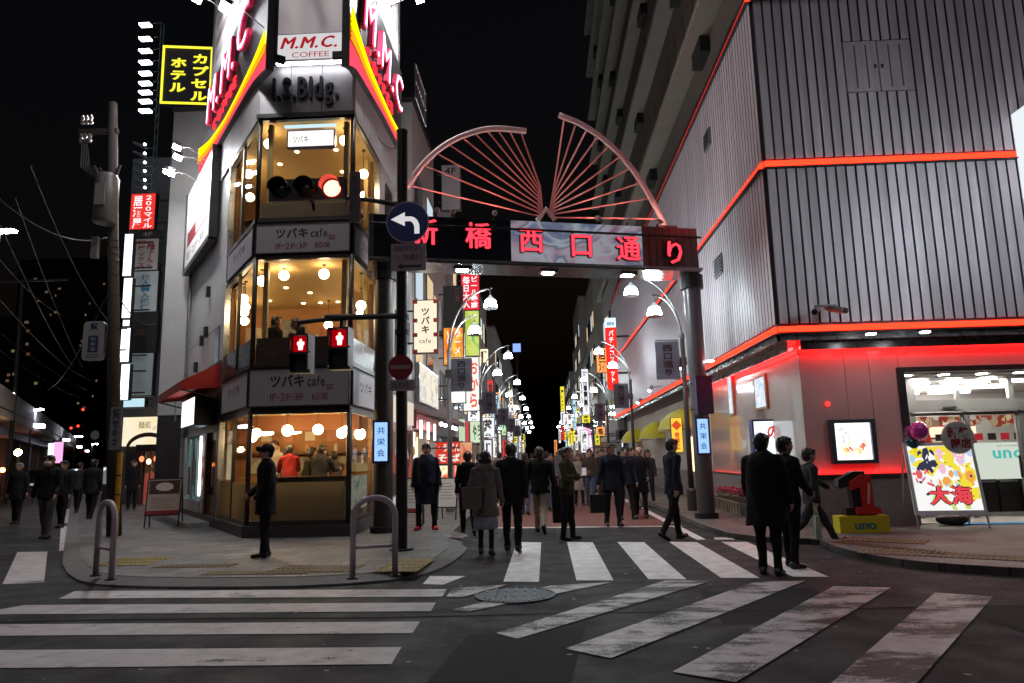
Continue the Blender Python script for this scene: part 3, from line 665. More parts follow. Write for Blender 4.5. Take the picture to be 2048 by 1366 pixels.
# ---- neon signs along both flanks
PINK = emit('neon_pink', (1.0, .07, .19), 2.6); PINKW = emit('neon_white_pink', (1.0, .66, .76), 5.0); RED_N = emit('neon_red', (1.0, .03, .05), 1.6)
YEL = emit('neon_yellow', (1.0, .86, .0), 1.6); ORG = emit('neon_orange', (1.0, .30, .01), 1.6); MAG = emit('neon_magenta', (1.0, .07, .12), 1.3)
BOARD = mat('neon_backboard', (.06, .055, .06), .6, var=.15)
def neon_sign(F, sgn, label):
    d = .16
    t = thing('neon_sign', label, 'sign', F.P(sgn * -3.0, 10.2, .1))
    if sgn > 0: ts, tz, bs, bz = (-7.0, -5.07, -2.96, -1.25, .2, 1.05), (11.0, 10.5, 10.22, 10.22, 10.28, 10.45), (-7.0, -5.75, -3.58, -1.75, -.21, 1.05), (10.16, 10.08, 10.03, 9.96, 9.9, 9.62)
    else: ts, tz, bs, bz = (-.95, -.47, .43, 1.7, 3.17, 4.6), (10.95, 10.75, 10.5, 10.44, 10.45, 10.6), (-.95, -.43, .69, 2.26, 3.83, 4.6), (9.6, 9.85, 9.96, 10.12, 10.18, 10.2)
    sA, sB = ts[0], ts[-1]; N = 40; ss = np.linspace(sA, sB, N)
    top = np.interp(ss, ts, tz); bot = np.interp(ss, bs, bz)
    for _ in range(4): top[1:-1] = (top[:-2] + top[1:-1] * 2 + top[2:]) / 4; bot[1:-1] = (bot[:-2] + bot[1:-1] * 2 + bot[2:]) / 4
    a, b = (-5.2, .25) if sgn > 0 else (-.2, 4.5)
    MB().fprism(F, [(s, z - .02) for s, z in zip(ss, bot)] + [(sB, 12.35), (max(sA, -5.5), 12.35), (max(sA, -5.5), 11.2), (sA, 11.05)] if sgn > 0 else [(s, z - .02) for s, z in zip(ss, bot)] + [(sB, 12.6), (sA, 12.6)], 0, d).build('backboard', BOARD, t)
    zf = lambda f: bot + (top - bot) * f
    def band(f0, f1, mt, nm):
        m = MB(); z0_, z1_ = zf(f0), zf(f1)
        for i in range(N - 1): m.add([F.P(ss[i], z0_[i], d + .01), F.P(ss[i + 1], z0_[i + 1], d + .01), F.P(ss[i + 1], z1_[i + 1], d + .01), F.P(ss[i], z1_[i], d + .01)], [(0, 1, 2, 3)])
        m.build(nm, mt, t)
    band(0.0, .42, MAG, 'glow_band'); band(.43, .66, mat('deep_orange_face', (.5, .1, .01), .4), 'colour_band'); band(.67, 1.0, mat('yellow_face', (.6, .4, .01), .4), 'colour_band')
    for f, mt in ((.46, ORG), (.54, ORG), (.62, ORG), (.70, YEL), (.79, YEL), (.88, YEL), (.97, YEL)):
        zz_ = zf(f); MB().tube([F.P(s, z, d + .045) for s, z in zip(ss, zz_)], .018, 6).build('neon_tube', mt, t, smooth=True)
    sh = .16
    lt = letters(MB(), 'M.M.C', F, a, b - .25, 11.0, 12.05, d + .02, heavy=.045, shear=sh, depth=.1, gap=.2).build('lettering', mat('pink_letter_face', (.55, .02, .07), .4), t)
    for k, (o_, bo) in enumerate(((.0, .0),)):
        letters(MB(), 'M.M.C', F, a, b - .25, 11.0, 12.05, d + .127, heavy=.022, shear=sh, gap=.2).build('neon_letter', PINK, lt)
        letters(MB(), 'M.M.C', F, a, b - .25, 11.0, 12.05, d + .15, bold=-.012, shear=sh, gap=.2).build('neon_outline', PINKW, lt)
    letters(MB(), 'COFFEE', F, a + .5, a + 3.6, 10.6, 10.88, d + .02, depth=.04, gap=.32).build('small_lettering', RED_N, t)
    for s in (sA + .4, (sA + sB) / 2, sB - .3): MB().fbox(F, s - .05, s + .05, 10.0, 10.15, -.3, .0).build('bracket', DARKMETAL, t)
neon_sign(FL, 1, 'pink M.M.C neon with yellow swoosh along the railway-side flank of the roof')
neon_sign(FR, -1, 'pink M.M.C neon with yellow swoosh along the gate-side flank of the roof')
# large pale hoardings above and behind the neon
POSTER = mat('pale_hoarding', (.74, .72, .72), .6, var=.25, scale=1.1)
for F, a, b, z0, z1, d, lab in ((FL, -5.6, -1.0, 12.4, 17.5, .12, 'pale floodlit hoarding above the railway-side neon sign'), (FR, 1.6, 4.3, 12.65, 17.5, .12, 'pale floodlit hoarding above the gate-side neon sign')):
    t = thing('hoarding', lab, 'billboard', F.P((a + b) / 2, z0, d))
    MB().fbox(F, a, b, z0, z1, d - .2, d).build('panel', POSTER, t)
    fr = MB()
    for q in ((a - .05, a, z0, z1), (b, b + .05, z0, z1), (a - .05, b + .05, z0 - .05, z0)): fr.fbox(F, *q, d - .2, d + .04)
    fr.build('frame', STEEL, t)
    for k in range(5): MB().fbox(F, a + .3, b - .4 - .3 * (k % 3), z0 + .5 + k * .55, z0 + .75 + k * .55, d, d + .004).build('faded_print', mat('faded_print_%d' % (k % 2), (.42, .36, .35) if k % 2 else (.5, .47, .46), .6, var=.4, scale=5), t)
LAMPW = emit('flood_white', (.95, .97, 1.0), 620)
def flood(F, s, z, d, lab, out=1.0, grp='floodlights on brackets', sc=1.0):
    """lamp on an arm, turned back to wash the wall"""
    t = thing('floodlight', lab, 'floodlight', F.P(s, z, 0), 0, grp)
    MB().tube([F.P(s, z - .25, d), F.P(s, z + .04, d + out * .6), F.P(s, z, d + out)], .014, 6).build('bracket', STEEL, t)
    e = d + out; w = .13 * sc
    P = F.P
    MB().hexa([P(s - w, z + .02, e + .12), P(s + w, z + .02, e + .12), P(s + w, z - .04, e - .06), P(s - w, z - .04, e - .06), P(s - w, z + .12, e + .08), P(s + w, z + .12, e + .08), P(s + w, z + .06, e - .1), P(s - w, z + .06, e - .1)]).build('housing', DARKMETAL, t)
    MB().hexa([P(s - w * .9, z - .01, e + .12), P(s + w * .9, z - .01, e + .12), P(s + w * .9, z - .075, e - .07), P(s - w * .9, z - .075, e - .07), P(s - w * .9, z + .005, e + .12), P(s + w * .9, z + .005, e + .12), P(s + w * .9, z - .05, e - .08), P(s - w * .9, z - .05, e - .08)]).build('lens', LAMPW, t)
s, z = FL.hit(455, 14, .9); flood(FL, s, z, .12, 'floodlight in front of the railway-side hoarding, touching its lettering', .8, sc=1.3)
s, z = FL.hit(396, -4, .9); flood(FL, s, z, .1, 'floodlight at the picture top above the capsule hotel sign', .8, sc=1.3)
s, z = FR.hit(838, -4, .9); flood(FR, s, z, .1, 'floodlight at the picture top beyond the gate-side hoarding', .8, sc=1.3)
s, z = FR.hit(785, -6, .7); flood(FR, s, z, .1, 'floodlight washing the gate-side hoarding at the picture top', .6, sc=1.3)
s, z = FL.hit(357, 313, 1.0); flood(FL, s, z, .1, 'upper of two floodlights on arms beside the white cafe billboard', .9, sc=1.1)
s, z = FL.hit(343, 345, 1.0); flood(FL, s, z, .1, 'lower of two floodlights on arms beside the white cafe billboard', .9, sc=1.1)
for k, s in enumerate((-7.6, -5.6)): flood(FL, s, 10.35, .2, ['floodlight over the far half of the cafe billboard', 'floodlight over the near half of the cafe billboard'][k], .75, sc=1.1)
# cafe billboard on the flank wall
t = thing('billboard', 'white floodlit cafe billboard with red box on the railway-side wall', 'billboard', FL.P(-6.8, 7.0, .1))
a, b = -8.6, -4.3
MB().fbox(FL, a, b, 7.55, 10.02, .06, .22).build('panel', mat('billboard_white', (.75, .72, .72), .5, var=.08), t)
fr = MB()
for q in ((a - .06, a, 7.48, 10.06), (b, b + .07, 7.48, 10.06), (a, b, 7.4, 7.55)): fr.fbox(FL, *q, .05, .26)
fr.build('frame', DARKMETAL, t)
letters(MB(), 'ツバキcafe', FL, a + .5, b - .4, 9.0, 9.5, .224, bold=.02).build('lettering', INKD, t)
m = MB()
for q in ((a + .4, b - .5, 8.2, 8.25), (a + .4, b - .5, 8.6, 8.65), (a + .4, a + .46, 8.2, 8.65), (b - .56, b - .5, 8.2, 8.65)): m.fquad(FL, *q, .224)
m.fquad(FL, a + .46, a + 1.9, 8.25, 8.6, .224); m.build('red_box', INKR, t)
letters(MB(), '1F･2F･3F', FL, a + .5, b - .8, 7.78, 8.0, .224).build('small_lettering', mat('grey_brown_ink', (.25, .2, .18), .6), t)
# red awning and light box over the flank entrance
REDC = mat('red_canvas', (.38, .018, .016), .7, var=.12)
t = thing('awning', 'red fabric awning over the side door on the railway-side wall', 'awning', FL.P(-5, 3.5, .4))
P = FL.P; a, b = -7.2, -3.1
MB().add([P(a, 4.0, .02), P(b, 4.0, .02), P(b, 3.52, .9), P(a, 3.52, .9), P(a, 3.3, .9), P(b, 3.3, .9), P(b, 3.4, .02), P(a, 3.4, .02)], [(3, 2, 1, 0), (4, 5, 2, 3), (1, 2, 5, 6), (0, 7, 4, 3), (7, 6, 5, 4)]).build('canopy', REDC, t)
MB().fbox(FL, a, b, 3.985, 4.05, 0, .06).build('rail', DARKMETAL, t)
MB().tube([P(a, 3.32, .88), P(a, 3.1, .02)], .02, 6).build('strut', DARKMETAL, t); MB().tube([P(b, 3.32, .88), P(b, 3.1, .02)], .02, 6).build('strut', DARKMETAL, t)
t = thing('light_box', 'white lit menu light box under the red awning', 'light box', FL.P(-4.2, 2.5, .3))
MB().fbox(FL, -5.6, -3.55, 2.5, 3.22, .12, .5).build('case', DARKMETAL, t)
MB().fquad(FL, -5.55, -3.6, 2.53, 3.19, .506).build('screen', emit('white_lit_warm', (1.0, .95, .85), 2.0), t)
letters(MB(), 'ツバキ', FL, -5.2, -4.0, 2.72, 2.95, .51).build('lettering', mat('pale_tan_ink', (.7, .55, .4), .6), t)
# flank ground floor: shopfront bays
BAYM = mat('brown_shopfront', (.10, .045, .022), .45, var=.25, scale=3)
cpart('shopfront_wall', MB().fbox(FL, -8.3, GL_S - .05, 2.35, 3.3, -.12, 0), DARKMETAL)
cpart('shopfront_back', MB().fbox(FL, -8.3, GL_S - .05, .32, 2.35, -.2, -.13), DARKMETAL)
for s0, s1, mt in ((-3.3, -2.96, BAYM), (-5.15, -4.75, TILE), (-8.3, -8.0, TILE), (-4.75, -4.55, BAYM)): cpart('pier', MB().fbox(FL, s0, s1, .32, 2.35, -.12, .03), mt)
dr = cpart('door', MB().fbox(FL, -4.55, -3.3, .34, 2.35, -.12, -.06), mat('reddish_door', (.15, .05, .025), .35, var=.25))
for q in ((-4.45, -3.98, .8, 2.15), (-3.88, -3.4, .8, 2.15)): MB().fbox(FL, *q, -.058, -.05).build('door_glass', mat('dark_door_glass', (.03, .02, .018), .06), dr)
MB().fbox(FL, -3.97, -3.89, 1.0, 1.5, -.05, -.02).build('door_handle', STEEL, dr)
cpart('notice_strip', MB().fbox(FL, -5.08, -4.82, .9, 2.2, .03, .04), emit_print('notice_strip', [(.4, (.85, .75, .6)), (.55, (.6, .45, .35)), (.65, (.5, .12, .08))], .5, 6, 'voronoi'))
SW = emit('teal_window_glow', (.16, .26, .25), .55)
sw_ = cpart('shop_window', MB().fbox(FL, -8.0, -5.15, .62, 2.3, -.1, -.09), SW)
for k in range(5): MB().fbox(FL, -7.85 + k * .53, -7.45 + k * .53, .7 + .3 * (k % 2), 1.5 + .5 * ((k * 2) % 3) * .5, -.088, -.07).build('display_item', mat('display_%d' % (k % 3), [(.25, .03, .03), (.4, .42, .4), (.05, .08, .08)][k % 3], .5), sw_)
for s0 in (-7.05, -6.1): MB().fbox(FL, s0 - .025, s0 + .025, .62, 2.3, -.09, .0).build('window_bar', STEEL, sw_)
MB().fbox(FL, -5.32, -5.24, .75, 2.3, .0, .06).build('tube_lamp', emit('tube_cyan', (.75, .95, 1.0), 6), sw_)
cpart('shop_sill', MB().fbox(FL, -8.0, -5.15, .32, .62, -.1, .05), TILE)
cpart('step', MB().fbox(FL, -8.0, -3.4, .1, .2, .0, .6), mat('pale_step', (.35, .35, .34), .6, var=.2))
lampf = onY(325, 873, 22.5)
cpart('back_block', MB().box(D0[0] + .2, B[0] - .35, 21.3, 21.5, .3, 10.2), TILE)
# ================================================================ ribbed metal arcade on the right
RX, RY = 4.64, 13.8
FF = Frame((RX, RY), (0, -1)); FS = Frame((RX, RY), (-1, 0))
LX, LY = 5.15, 14.3
GF = Frame((LX, LY), (0, -1)); GS = Frame((LX, LY), (-1, 0))
def rib_mat():
    m, nt, out = _new('ribbed_cladding'); N, L = nt.nodes, nt.links
    b = N.new('ShaderNodeBsdfPrincipled'); L.new(b.outputs[0], out.inputs[0]); b.inputs['Metallic'].default_value = .1; b.inputs['Roughness'].default_value = .5
    ge = N.new('ShaderNodeNewGeometry'); mp = N.new('ShaderNodeMapping'); mp.inputs['Scale'].default_value = (5, 5, .28); L.new(ge.outputs['Position'], mp.inputs[0])
    n = N.new('ShaderNodeTexNoise'); n.inputs['Scale'].default_value = 1.3; n.inputs['Detail'].default_value = 7; n.inputs['Roughness'].default_value = .65; L.new(mp.outputs[0], n.inputs['Vector'])
    r = N.new('ShaderNodeMapRange'); r.inputs[1].default_value = .3; r.inputs[2].default_value = .7; r.inputs[3].default_value = .78; r.inputs[4].default_value = 1.12; L.new(n.outputs[0], r.inputs[0])
    oi = N.new('ShaderNodeObjectInfo'); r2 = N.new('ShaderNodeMapRange'); r2.inputs[3].default_value = .88; r2.inputs[4].default_value = 1.1; L.new(oi.outputs['Random'], r2.inputs[0])
    k = N.new('ShaderNodeMath'); k.operation = 'MULTIPLY'; L.new(r.outputs[0], k.inputs[0]); L.new(r2.outputs[0], k.inputs[1])
    mx = N.new('ShaderNodeMix'); mx.data_type = 'RGBA'; mx.blend_type = 'MULTIPLY'; mx.inputs[0].default_value = 1; mx.inputs[6].default_value = (.54, .465, .505, 1); L.new(k.outputs[0], mx.inputs[7]); L.new(mx.outputs[2], b.inputs['Base Color'])
    r3 = N.new('ShaderNodeMapRange'); r3.inputs[3].default_value = .38; r3.inputs[4].default_value = .66; L.new(n.outputs[0], r3.inputs[0]); L.new(r3.outputs[0], b.inputs['Roughness'])
    return m
RIB = rib_mat()
RIBS = RIB
GROOVE = mat('backing_and_side_shade', (.06, .055, .06), .5)
NEONR = emit('red_strip', (1.0, .02, .007), 6.0)
arc = thing('amusement_arcade', 'large arcade building clad in vertical grey metal ribs with red light strips', 'building', (8, 20, 0))
def apart(name, m, mt, par=None, **k): return m.build(name, mt, par or arc, **k)
TOPZ = 11.1; TIERS = ((3.98, 7.12), (7.34, 10.82)); FW = 14.0; SLEN = 31.0
core = [(RX + .06, RY + .06), (RX + FW, RY + .06), (RX + FW, RY + SLEN), (RX + .06, RY + SLEN)]
apart('core', MB().prism(core, 3.75, TOPZ - .02), GROOVE)
PW = .195
WS, WP = (1.95, 2.62), (8.68, 9.82)      # service hatch in the second tier
def slab_mesh(z0, z1):
    return z0, z1
panel_me = {}
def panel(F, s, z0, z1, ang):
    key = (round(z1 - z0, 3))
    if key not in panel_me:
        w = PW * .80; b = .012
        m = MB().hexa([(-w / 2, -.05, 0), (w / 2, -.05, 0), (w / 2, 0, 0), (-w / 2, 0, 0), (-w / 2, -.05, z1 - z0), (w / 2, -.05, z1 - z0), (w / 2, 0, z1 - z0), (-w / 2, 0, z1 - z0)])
        m.m = [0, 0, 0, 1, 0, 1]; o = m.build('cladding_panel', [RIB, GROOVE], arc, local=True); panel_me[key] = o.data; bpy.data.objects.remove(o)  # panel side faces coloured dark in place of their shading
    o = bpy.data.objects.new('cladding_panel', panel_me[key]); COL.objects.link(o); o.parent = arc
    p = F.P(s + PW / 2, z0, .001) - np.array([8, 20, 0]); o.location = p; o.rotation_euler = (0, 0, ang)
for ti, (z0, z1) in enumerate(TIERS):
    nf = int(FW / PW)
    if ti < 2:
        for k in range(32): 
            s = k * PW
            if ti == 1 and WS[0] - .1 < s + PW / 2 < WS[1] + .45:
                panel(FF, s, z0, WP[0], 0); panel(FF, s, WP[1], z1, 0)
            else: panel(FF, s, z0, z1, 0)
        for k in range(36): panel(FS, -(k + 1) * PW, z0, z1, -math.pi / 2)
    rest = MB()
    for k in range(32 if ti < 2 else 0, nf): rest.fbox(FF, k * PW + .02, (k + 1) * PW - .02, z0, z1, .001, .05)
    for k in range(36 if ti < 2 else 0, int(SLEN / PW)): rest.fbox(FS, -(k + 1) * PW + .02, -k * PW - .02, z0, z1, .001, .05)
    rest.m = [0, 0, 0, 1, 0, 1] * (len(rest.f) // 6)  # same dark colour standing for shade on the ribs' side faces
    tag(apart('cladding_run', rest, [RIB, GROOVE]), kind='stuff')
# service hatch set flush in the ribs
hs0 = None
ks = [k for k in range(32) if WS[0] - .1 < k * PW + PW / 2 < WS[1] + .45]; h0, h1 = ks[0] * PW, (ks[-1] + 1) * PW
mid = (h0 + h1) / 2
for a, b in ((h0, mid), (mid, h1)):
    apart('hatch_door', MB().fbox(FF, a + .012, b - .012, WP[0] + .02, WP[1] - .02, .001, .045), RIB)
    n = 3; w = (b - a) / n
    for k in range(1, n): apart('hatch_groove', MB().fbox(FF, a + k * w - .014, a + k * w + .014, WP[0] + .1, WP[1] - .1, .0455, .047), GROOVE)
for sg in (-1, 1): apart('hatch_handle', MB().fbox(FF, mid + sg * .07 - .02, mid + sg * .07 + .02, 9.2, 9.28, .046, .06), BLACK)
# light strips in shallow channels
for z in (3.86, 7.23, 10.92):
    for F, a, b in ((FF, -.02, FW), (FS, -SLEN, .02)):
        apart('strip_channel', MB().fbox(F, a, b, z - .1, z + .1, -.02, .03), GROOVE)
        apart('strip_lip', MB().fbox(F, a, b, z - .105, z - .085, .03, .14), DARKMETAL)
        apart('light_strip', MB().fbox(F, a, b, z - .045, z + .055, .031, .075), NEONR)
apart('soffit', MB().prism([(RX - .04, RY - .04), (RX + FW, RY - .04), (RX + FW, LY + .3), (LX + .3, LY + .3), (LX + .3, RY + SLEN), (RX - .04, RY + SLEN)], 3.66, 3.75), mat('dark_glossy_soffit', (.22, .21, .22), .12, .5))
SOFG = mat('soffit_grey_metal', (.2, .19, .2), .28, .5, var=.15)
apart('soffit_front', MB().fbox(FF, -.05, FW, 3.64, 3.76, .0, .05), SOFG); apart('soffit_front', MB().fbox(FS, -SLEN, .05, 3.64, 3.76, .0, .05), SOFG)
# vents on the flank
for px, py, w, h in ((1420, 280, .3, .45), (1443, 532, .35, .5)):
    s, z = FS.hit(px, py); apart('wall_vent', MB().fbox(FS, s - w, s + w, z - h / 2, z + h / 2, .04, .1), GREYPOLE)
    for k in range(5): apart('vent_slat', MB().fbox(FS, s - w + .04, s + w - .04, z - h / 2 + .05 + k * h * .18, z - h / 2 + .09 + k * h * .18, .1, .12), DARKMETAL)
# ground floor: glossy panels
GLOSSP = mat('glossy_pink_panel', (.55, .35, .34), .16, .0, var=.05, scale=2, coat=.25)
DOORS0 = 7.08 - LX
px_j = [1600, 1655, 1700, 1750, 1800]
sj = [0.0] + [GF.hit(x, 850)[0] for x in px_j[2:4]] + [DOORS0]
for a, b in zip(sj[:-1], sj[1:]): apart('wall_panel', MB().fbox(GF, a + .004, b - .004, 1.08, 3.45, -.1, 0), GLOSSP)
apart('wall_panel', MB().fbox(GF, DOORS0 + .004, 9, 3.12, 3.45, -.1, 0), GLOSSP)
BASEP = mat('base_stone', (.22, .19, .19), .35, var=.2)
apart('base_panel', MB().fbox(GF, -.05, DOORS0 + .02, .1, 1.0, -.1, .138), BASEP)
for k in range(11):
    a, b = -(k + 1) * 2.6, -k * 2.6
    apart('wall_panel', MB().fbox(GS, a + .006, b - .006, .95, 3.45, -.1, 0), mat('glossy_beige_panel', (.42, .36, .33), .10, .0, var=.05, coat=.5) if k < 3 else mat('plain_stucco', (.50, .47, .43), .7, var=.2, scale=2))
    apart('base_panel', MB().fbox(GS, a + .003, b - .003, .1, .94, -.1, .06), BASEP)
apart('lower_core', MB().prism([(LX + .12, LY + .12), (LX + DOORS0 - .1, LY + .12), (LX + DOORS0 - .1, LY + 4), (LX + .12, RY + SLEN)], .1, 3.66), GROOVE)
REDGLOW = emit('red_cove', (1.0, .014, .014), 25)
for F, a, b in ((GF, -.02, 8.5), (GS, -8.0, .02)):
    apart('cove_strip', MB().fbox(F, a, b, 3.53, 3.58, .1, .15), REDGLOW); apart('cove_lip', MB().fbox(F, a, b, 3.5, 3.66, .2, .22), SOFG); apart('cove_top', MB().fbox(F, a, b, 3.45, 3.66, -.1, .0), GLOSSP)
apart('cove_strip', MB().fbox(GF, .0, DOORS0 - .05, 1.002, 1.03, .06, .1), REDGLOW); apart('cove_ledge', MB().fbox(GF, -.02, DOORS0 - .02, .98, 1.075, .14, .155), DARKMETAL)
apart('cove_strip', MB().fbox(GS, -7.7, .0, .942, .97, .01, .03), REDGLOW); apart('cove_ledge', MB().fbox(GS, -7.7, .0, .94, 1.0, .045, .06), DARKMETAL)
# bulkhead lamp and downlights in the soffit
WARMDN = emit('soffit_downlight', (.95, .98, 1.0), 25)
for px, py in ((1742, 668), (1850, 664), (1420, 722)):
    p = G(px, py, 3.65); apart('downlight', MB().lathe((p[0], p[1], 3.638), [(.09, 0), (.09, .02)], 12), WARMDN)
apart('alarm_lamp', MB().ball(GF.P(*GF.hit(1654, 808), .03), .05, 8, 6), emit('alarm_red', (1, .03, .02), 2.5))
# ---- entrance
ENT = mat('entrance_frame_steel', (.55, .55, .54), .3, .8)
s0 = DOORS0; 
apart('jamb', MB().fbox(GF, s0 - .06, s0 + .06, .1, 3.12, -.3, .08), DARKMETAL)
apart('header', MB().fbox(GF, s0, 8.5, 3.02, 3.12, -1.4, .06), DARKMETAL)
apart('hall_floor', MB().fbox(GF, s0, 9, .1, .12, -6, -.05), mat('hall_tile', (.6, .56, .5), .25))
apart('hall_ceiling', MB().fbox(GF, s0, 9, 3.0, 3.02, -6, -.3), mat('hall_white', (.8, .8, .78), .6))
apart('hall_wall', MB().fbox(GF, s0, 9, .12, 3.0, -6, -5.9), MATS['hall_white']); apart('hall_wall', MB().fbox(GF, s0, s0 + .1, .12, 3.0, -5.9, -.3), MATS['hall_white'])
TUBEW = emit('hall_tube', (1.0, .97, .9), 30)
for k in range(3):
    for j in range(3): apart('ceiling_tube', MB().fbox(GF, s0 + .5 + k * 1.3, s0 + 1.5 + k * 1.3, 2.94, 2.98, -1.9 - j * 1.5, -1.75 - j * 1.5), TUBEW)
ENTDN = emit('entrance_downlight', (1.0, .95, .86), 170)
for k in range(4): apart('downlight', MB().lathe(GF.P(s0 + .35 + k * .75, 2.995, -.45), [(.1, 0), (.1, .018)], 12), ENTDN)
dY = -1.0     # sliding doors stand one metre in
apart('door_header', MB().fbox(GF, s0, 8.5, 2.28, 2.52, dY - .1, dY + .1), ENT)
apart('motion_sensor', MB().fbox(GF, s0 + 1.25, s0 + 1.5, 2.33, 2.38, dY + .1, dY + .15), BLACK)
for x in (0.12, .62, 1.72, 2.82, 4.0): apart('door_post', MB().fbox(GF, s0 + x - .04, s0 + x + .04, .12, 2.28 if x not in (.62,) else 3.0, dY - .04, dY + .05), ENT)
for x in (0.7, 1.62, 2.7): apart('transom_post', MB().fbox(GF, s0 + x - .05, s0 + x + .05, 2.52, 3.0, dY - .04, dY + .05), ENT)
apart('transom_rail', MB().fbox(GF, s0, 8.5, 2.93, 3.0, dY - .04, dY + .045), ENT)
FILM = mat('pale_green_film', (.72, .78, .68), .6)
for a, b in ((.66, 1.68), (1.76, 2.78), (2.86, 3.9)):
    dr = apart('sliding_door', MB().fbox(GF, s0 + a, s0 + b, .14, 2.26, dY - .012, dY), GLASS)
    for q in ((a, a + .05, .14, 2.26), (b - .05, b, .14, 2.26), (a + .05, b - .05, 2.2, 2.26), (a + .05, b - .05, .14, .22)): apart('door_frame', MB().fbox(GF, s0 + q[0], s0 + q[1], q[2], q[3], dY - .03, dY + .02), ENT, dr)
    apart('door_film', MB().fbox(GF, s0 + a + .06, s0 + b - .06, .88, 1.62, dY + .003, dY + .008), emit('film_glow', (.78, .86, .74), .8), dr)
    apart('door_handle', MB().fbox(GF, s0 + b - .09, s0 + b - .06, .9, 1.35, dY + .02, dY + .05), BLACK, dr)
cols = [(.05, .35, .6), (.8, .05, .06), (.1, .6, .3)]
s_u = GF.hit(1982, 878, dY)[0]
UC = [emit('uno_teal', (.08, .62, .52), .8), emit('uno_blue', (.06, .15, .6), .8)]
letters(MB(), 'uno', GF, s_u + .0, s_u + .66, 1.3, 1.55, dY + .012, heavy=.012, gap=.16).build('door_lettering', UC[0], arc)
letters(MB(), 'SLOT & PACHINKO', GF, s_u + .1, s_u + .55, 1.535, 1.57, dY + .012).build('door_lettering', mat('grey_ink2', (.1, .1, .12), .5), arc)
# machines and stools seen through the doors
SLOTP = emit_print('machine_faces', [(.3, (.05, .02, .02)), (.45, (.7, .6, .4)), (.6, (.9, .85, .7)), (.7, (.6, .08, .05))], .8, 5, 'voronoi')
for k in range(6):
    t = thing('game_machine', f'{ORD[k]} gaming machine from the jamb inside the bright arcade hall', 'game machine', GF.P(s0 + .5 + k * .62, .12, -4.6), 0, 'game machines inside the arcade')
    a = s0 + .25 + k * .62
    MB().fbox(GF, a, a + .56, .12, 2.1, -4.9, -4.4).build('cabinet', mat('machine_red', (.3, .04, .04), .4), t)
    MB().fquad(GF, a + .05, a + .51, 1.1, 1.75, -4.39).build('screen', SLOTP, t)
    MB().fbox(GF, a + .03, a + .53, 1.8, 2.06, -4.4, -4.33).build('top_light', emit('machine_top', (1, .8, .6), 1.5), t)
for k in range(7):
    a = s0 + .68 + k * .46; apart('low_cabinet', MB().fbox(GF, a, a + .4, .12, .84 + .05 * (k % 2), -1.9, -1.45), mat('cabinet_black', (.02, .018, .02), .25)); apart('cabinet_trim', MB().fbox(GF, a + .02, a + .38, .8, .83, -1.45, -1.43), STEEL)
# goods rack hanging above the doors inside
for k in range(14):
    a = s0 + .2 + k * .26
    apart('prize_box', MB().fbox(GF, a, a + .21, 1.95 + .06 * (k % 3), 2.2, -1.5, -1.35), emit_print('prize_print', [(.3, (.75, .6, .35)), (.48, (.16, .10, .06)), (.6, (.85, .8, .7)), (.72, (.4, .06, .05))], .7, 9, 'voronoi'))
for k in range(9): apart('prize_sign', MB().fbox(GF, s0 + .7 + k * .27, s0 + .86 + k * .27, 1.68, 1.82, -1.3, -1.28), emit('prize_red', (.5, .03, .04), .8) if k % 2 else mat('prize_dark', (.05, .03, .03), .5))
# mat
t = tag(MB().box(LX + s0 + .7, LX + s0 + 3.6, LY - .25, LY + .95, .1, .118).build('door_mat', mat('blue_mat', (.03, .25, .5), .8, var=.15, scale=20)), 'bright blue door mat in the arcade entrance', 'mat')
def print_patches(F, s0, s1, z0, z1, d, groups, parent, seed):
    """flat printed shapes on a poster: (material, count, size, region in 0..1 box)"""
    r_ = random.Random(seed); W, H = s1 - s0, z1 - z0; k_ = 0
    for mt, n, sz, (u0, u1, v0, v1) in groups:
        m = MB()
        for i in range(n):
            u, v = s0 + W * r_.uniform(u0, u1), z0 + H * r_.uniform(v0, v1); a_ = r_.uniform(0, 3.1); rx = sz * r_.uniform(.5, 1.2); rz = rx * r_.uniform(.25, .8); nn = r_.choice((5, 7, 9)); k_ += 1
            pts = []
            for j in range(nn):
                w = 2 * math.pi * j / nn; q = r_.uniform(.75, 1.2); x, y = rx * q * math.cos(w), rz * q * math.sin(w)
                pts.append((min(s1, max(s0, u + x * math.cos(a_) - y * math.sin(a_))), min(z1, max(z0, v + x * math.sin(a_) + y * math.cos(a_)))))
            m.add([F.P(x, y, d + .00012 * k_) for x, y in pts], [tuple(range(nn))])
        m.build('printed_shape', mt, parent)
# ---- light boxes on the wall
def poster_mat(nm, st, k): return emit_print(nm, [(.3, (1, 1, 1)), (.5, (1, .97, .95)), (.57, (.95, .55, .35)), (.66, (.8, .15, .1))], st, k, 'noise', (1, 1, 1), 2)
t = thing('light_box', 'framed white poster light box on the pinkish arcade wall', 'light box', GF.P(.9, 1.25, 0))
a, z0 = GF.hit(1662, 928); b, z1 = GF.hit(1744, 838)
fr = MB()
for q in ((a, b, z0, z0 + .07), (a, b, z1 - .07, z1), (a, a + .09, z0 + .07, z1 - .07), (b - .09, b, z0 + .07, z1 - .07)): fr.fbox(GF, *q, .0, .12)
fr.build('frame', mat('blue_steel_frame', (.12, .13, .18), .3, .6), t)
MB().fquad(GF, a + .08, b - .08, z0 + .06, z1 - .06, .06).build('screen', emit('poster_white', (1, .99, .97), 1.5), t)
print_patches(GF, a + .1, b - .1, z0 + .08, z1 - .08, .062, [(emit('pp_peach', (1, .8, .62), 1.2), 10, .09, (.1, .9, .05, .5)), (emit('pp_red', (.85, .22, .12), 1.0), 8, .05, (.2, .8, .25, .5)), (emit('pp_grey', (.75, .74, .78), 1.1), 9, .05, (.15, .85, .5, .9)), (emit('pp_gold', (1, .72, .3), 1.1), 7, .05, (.05, .95, .08, .3))], t, 3)
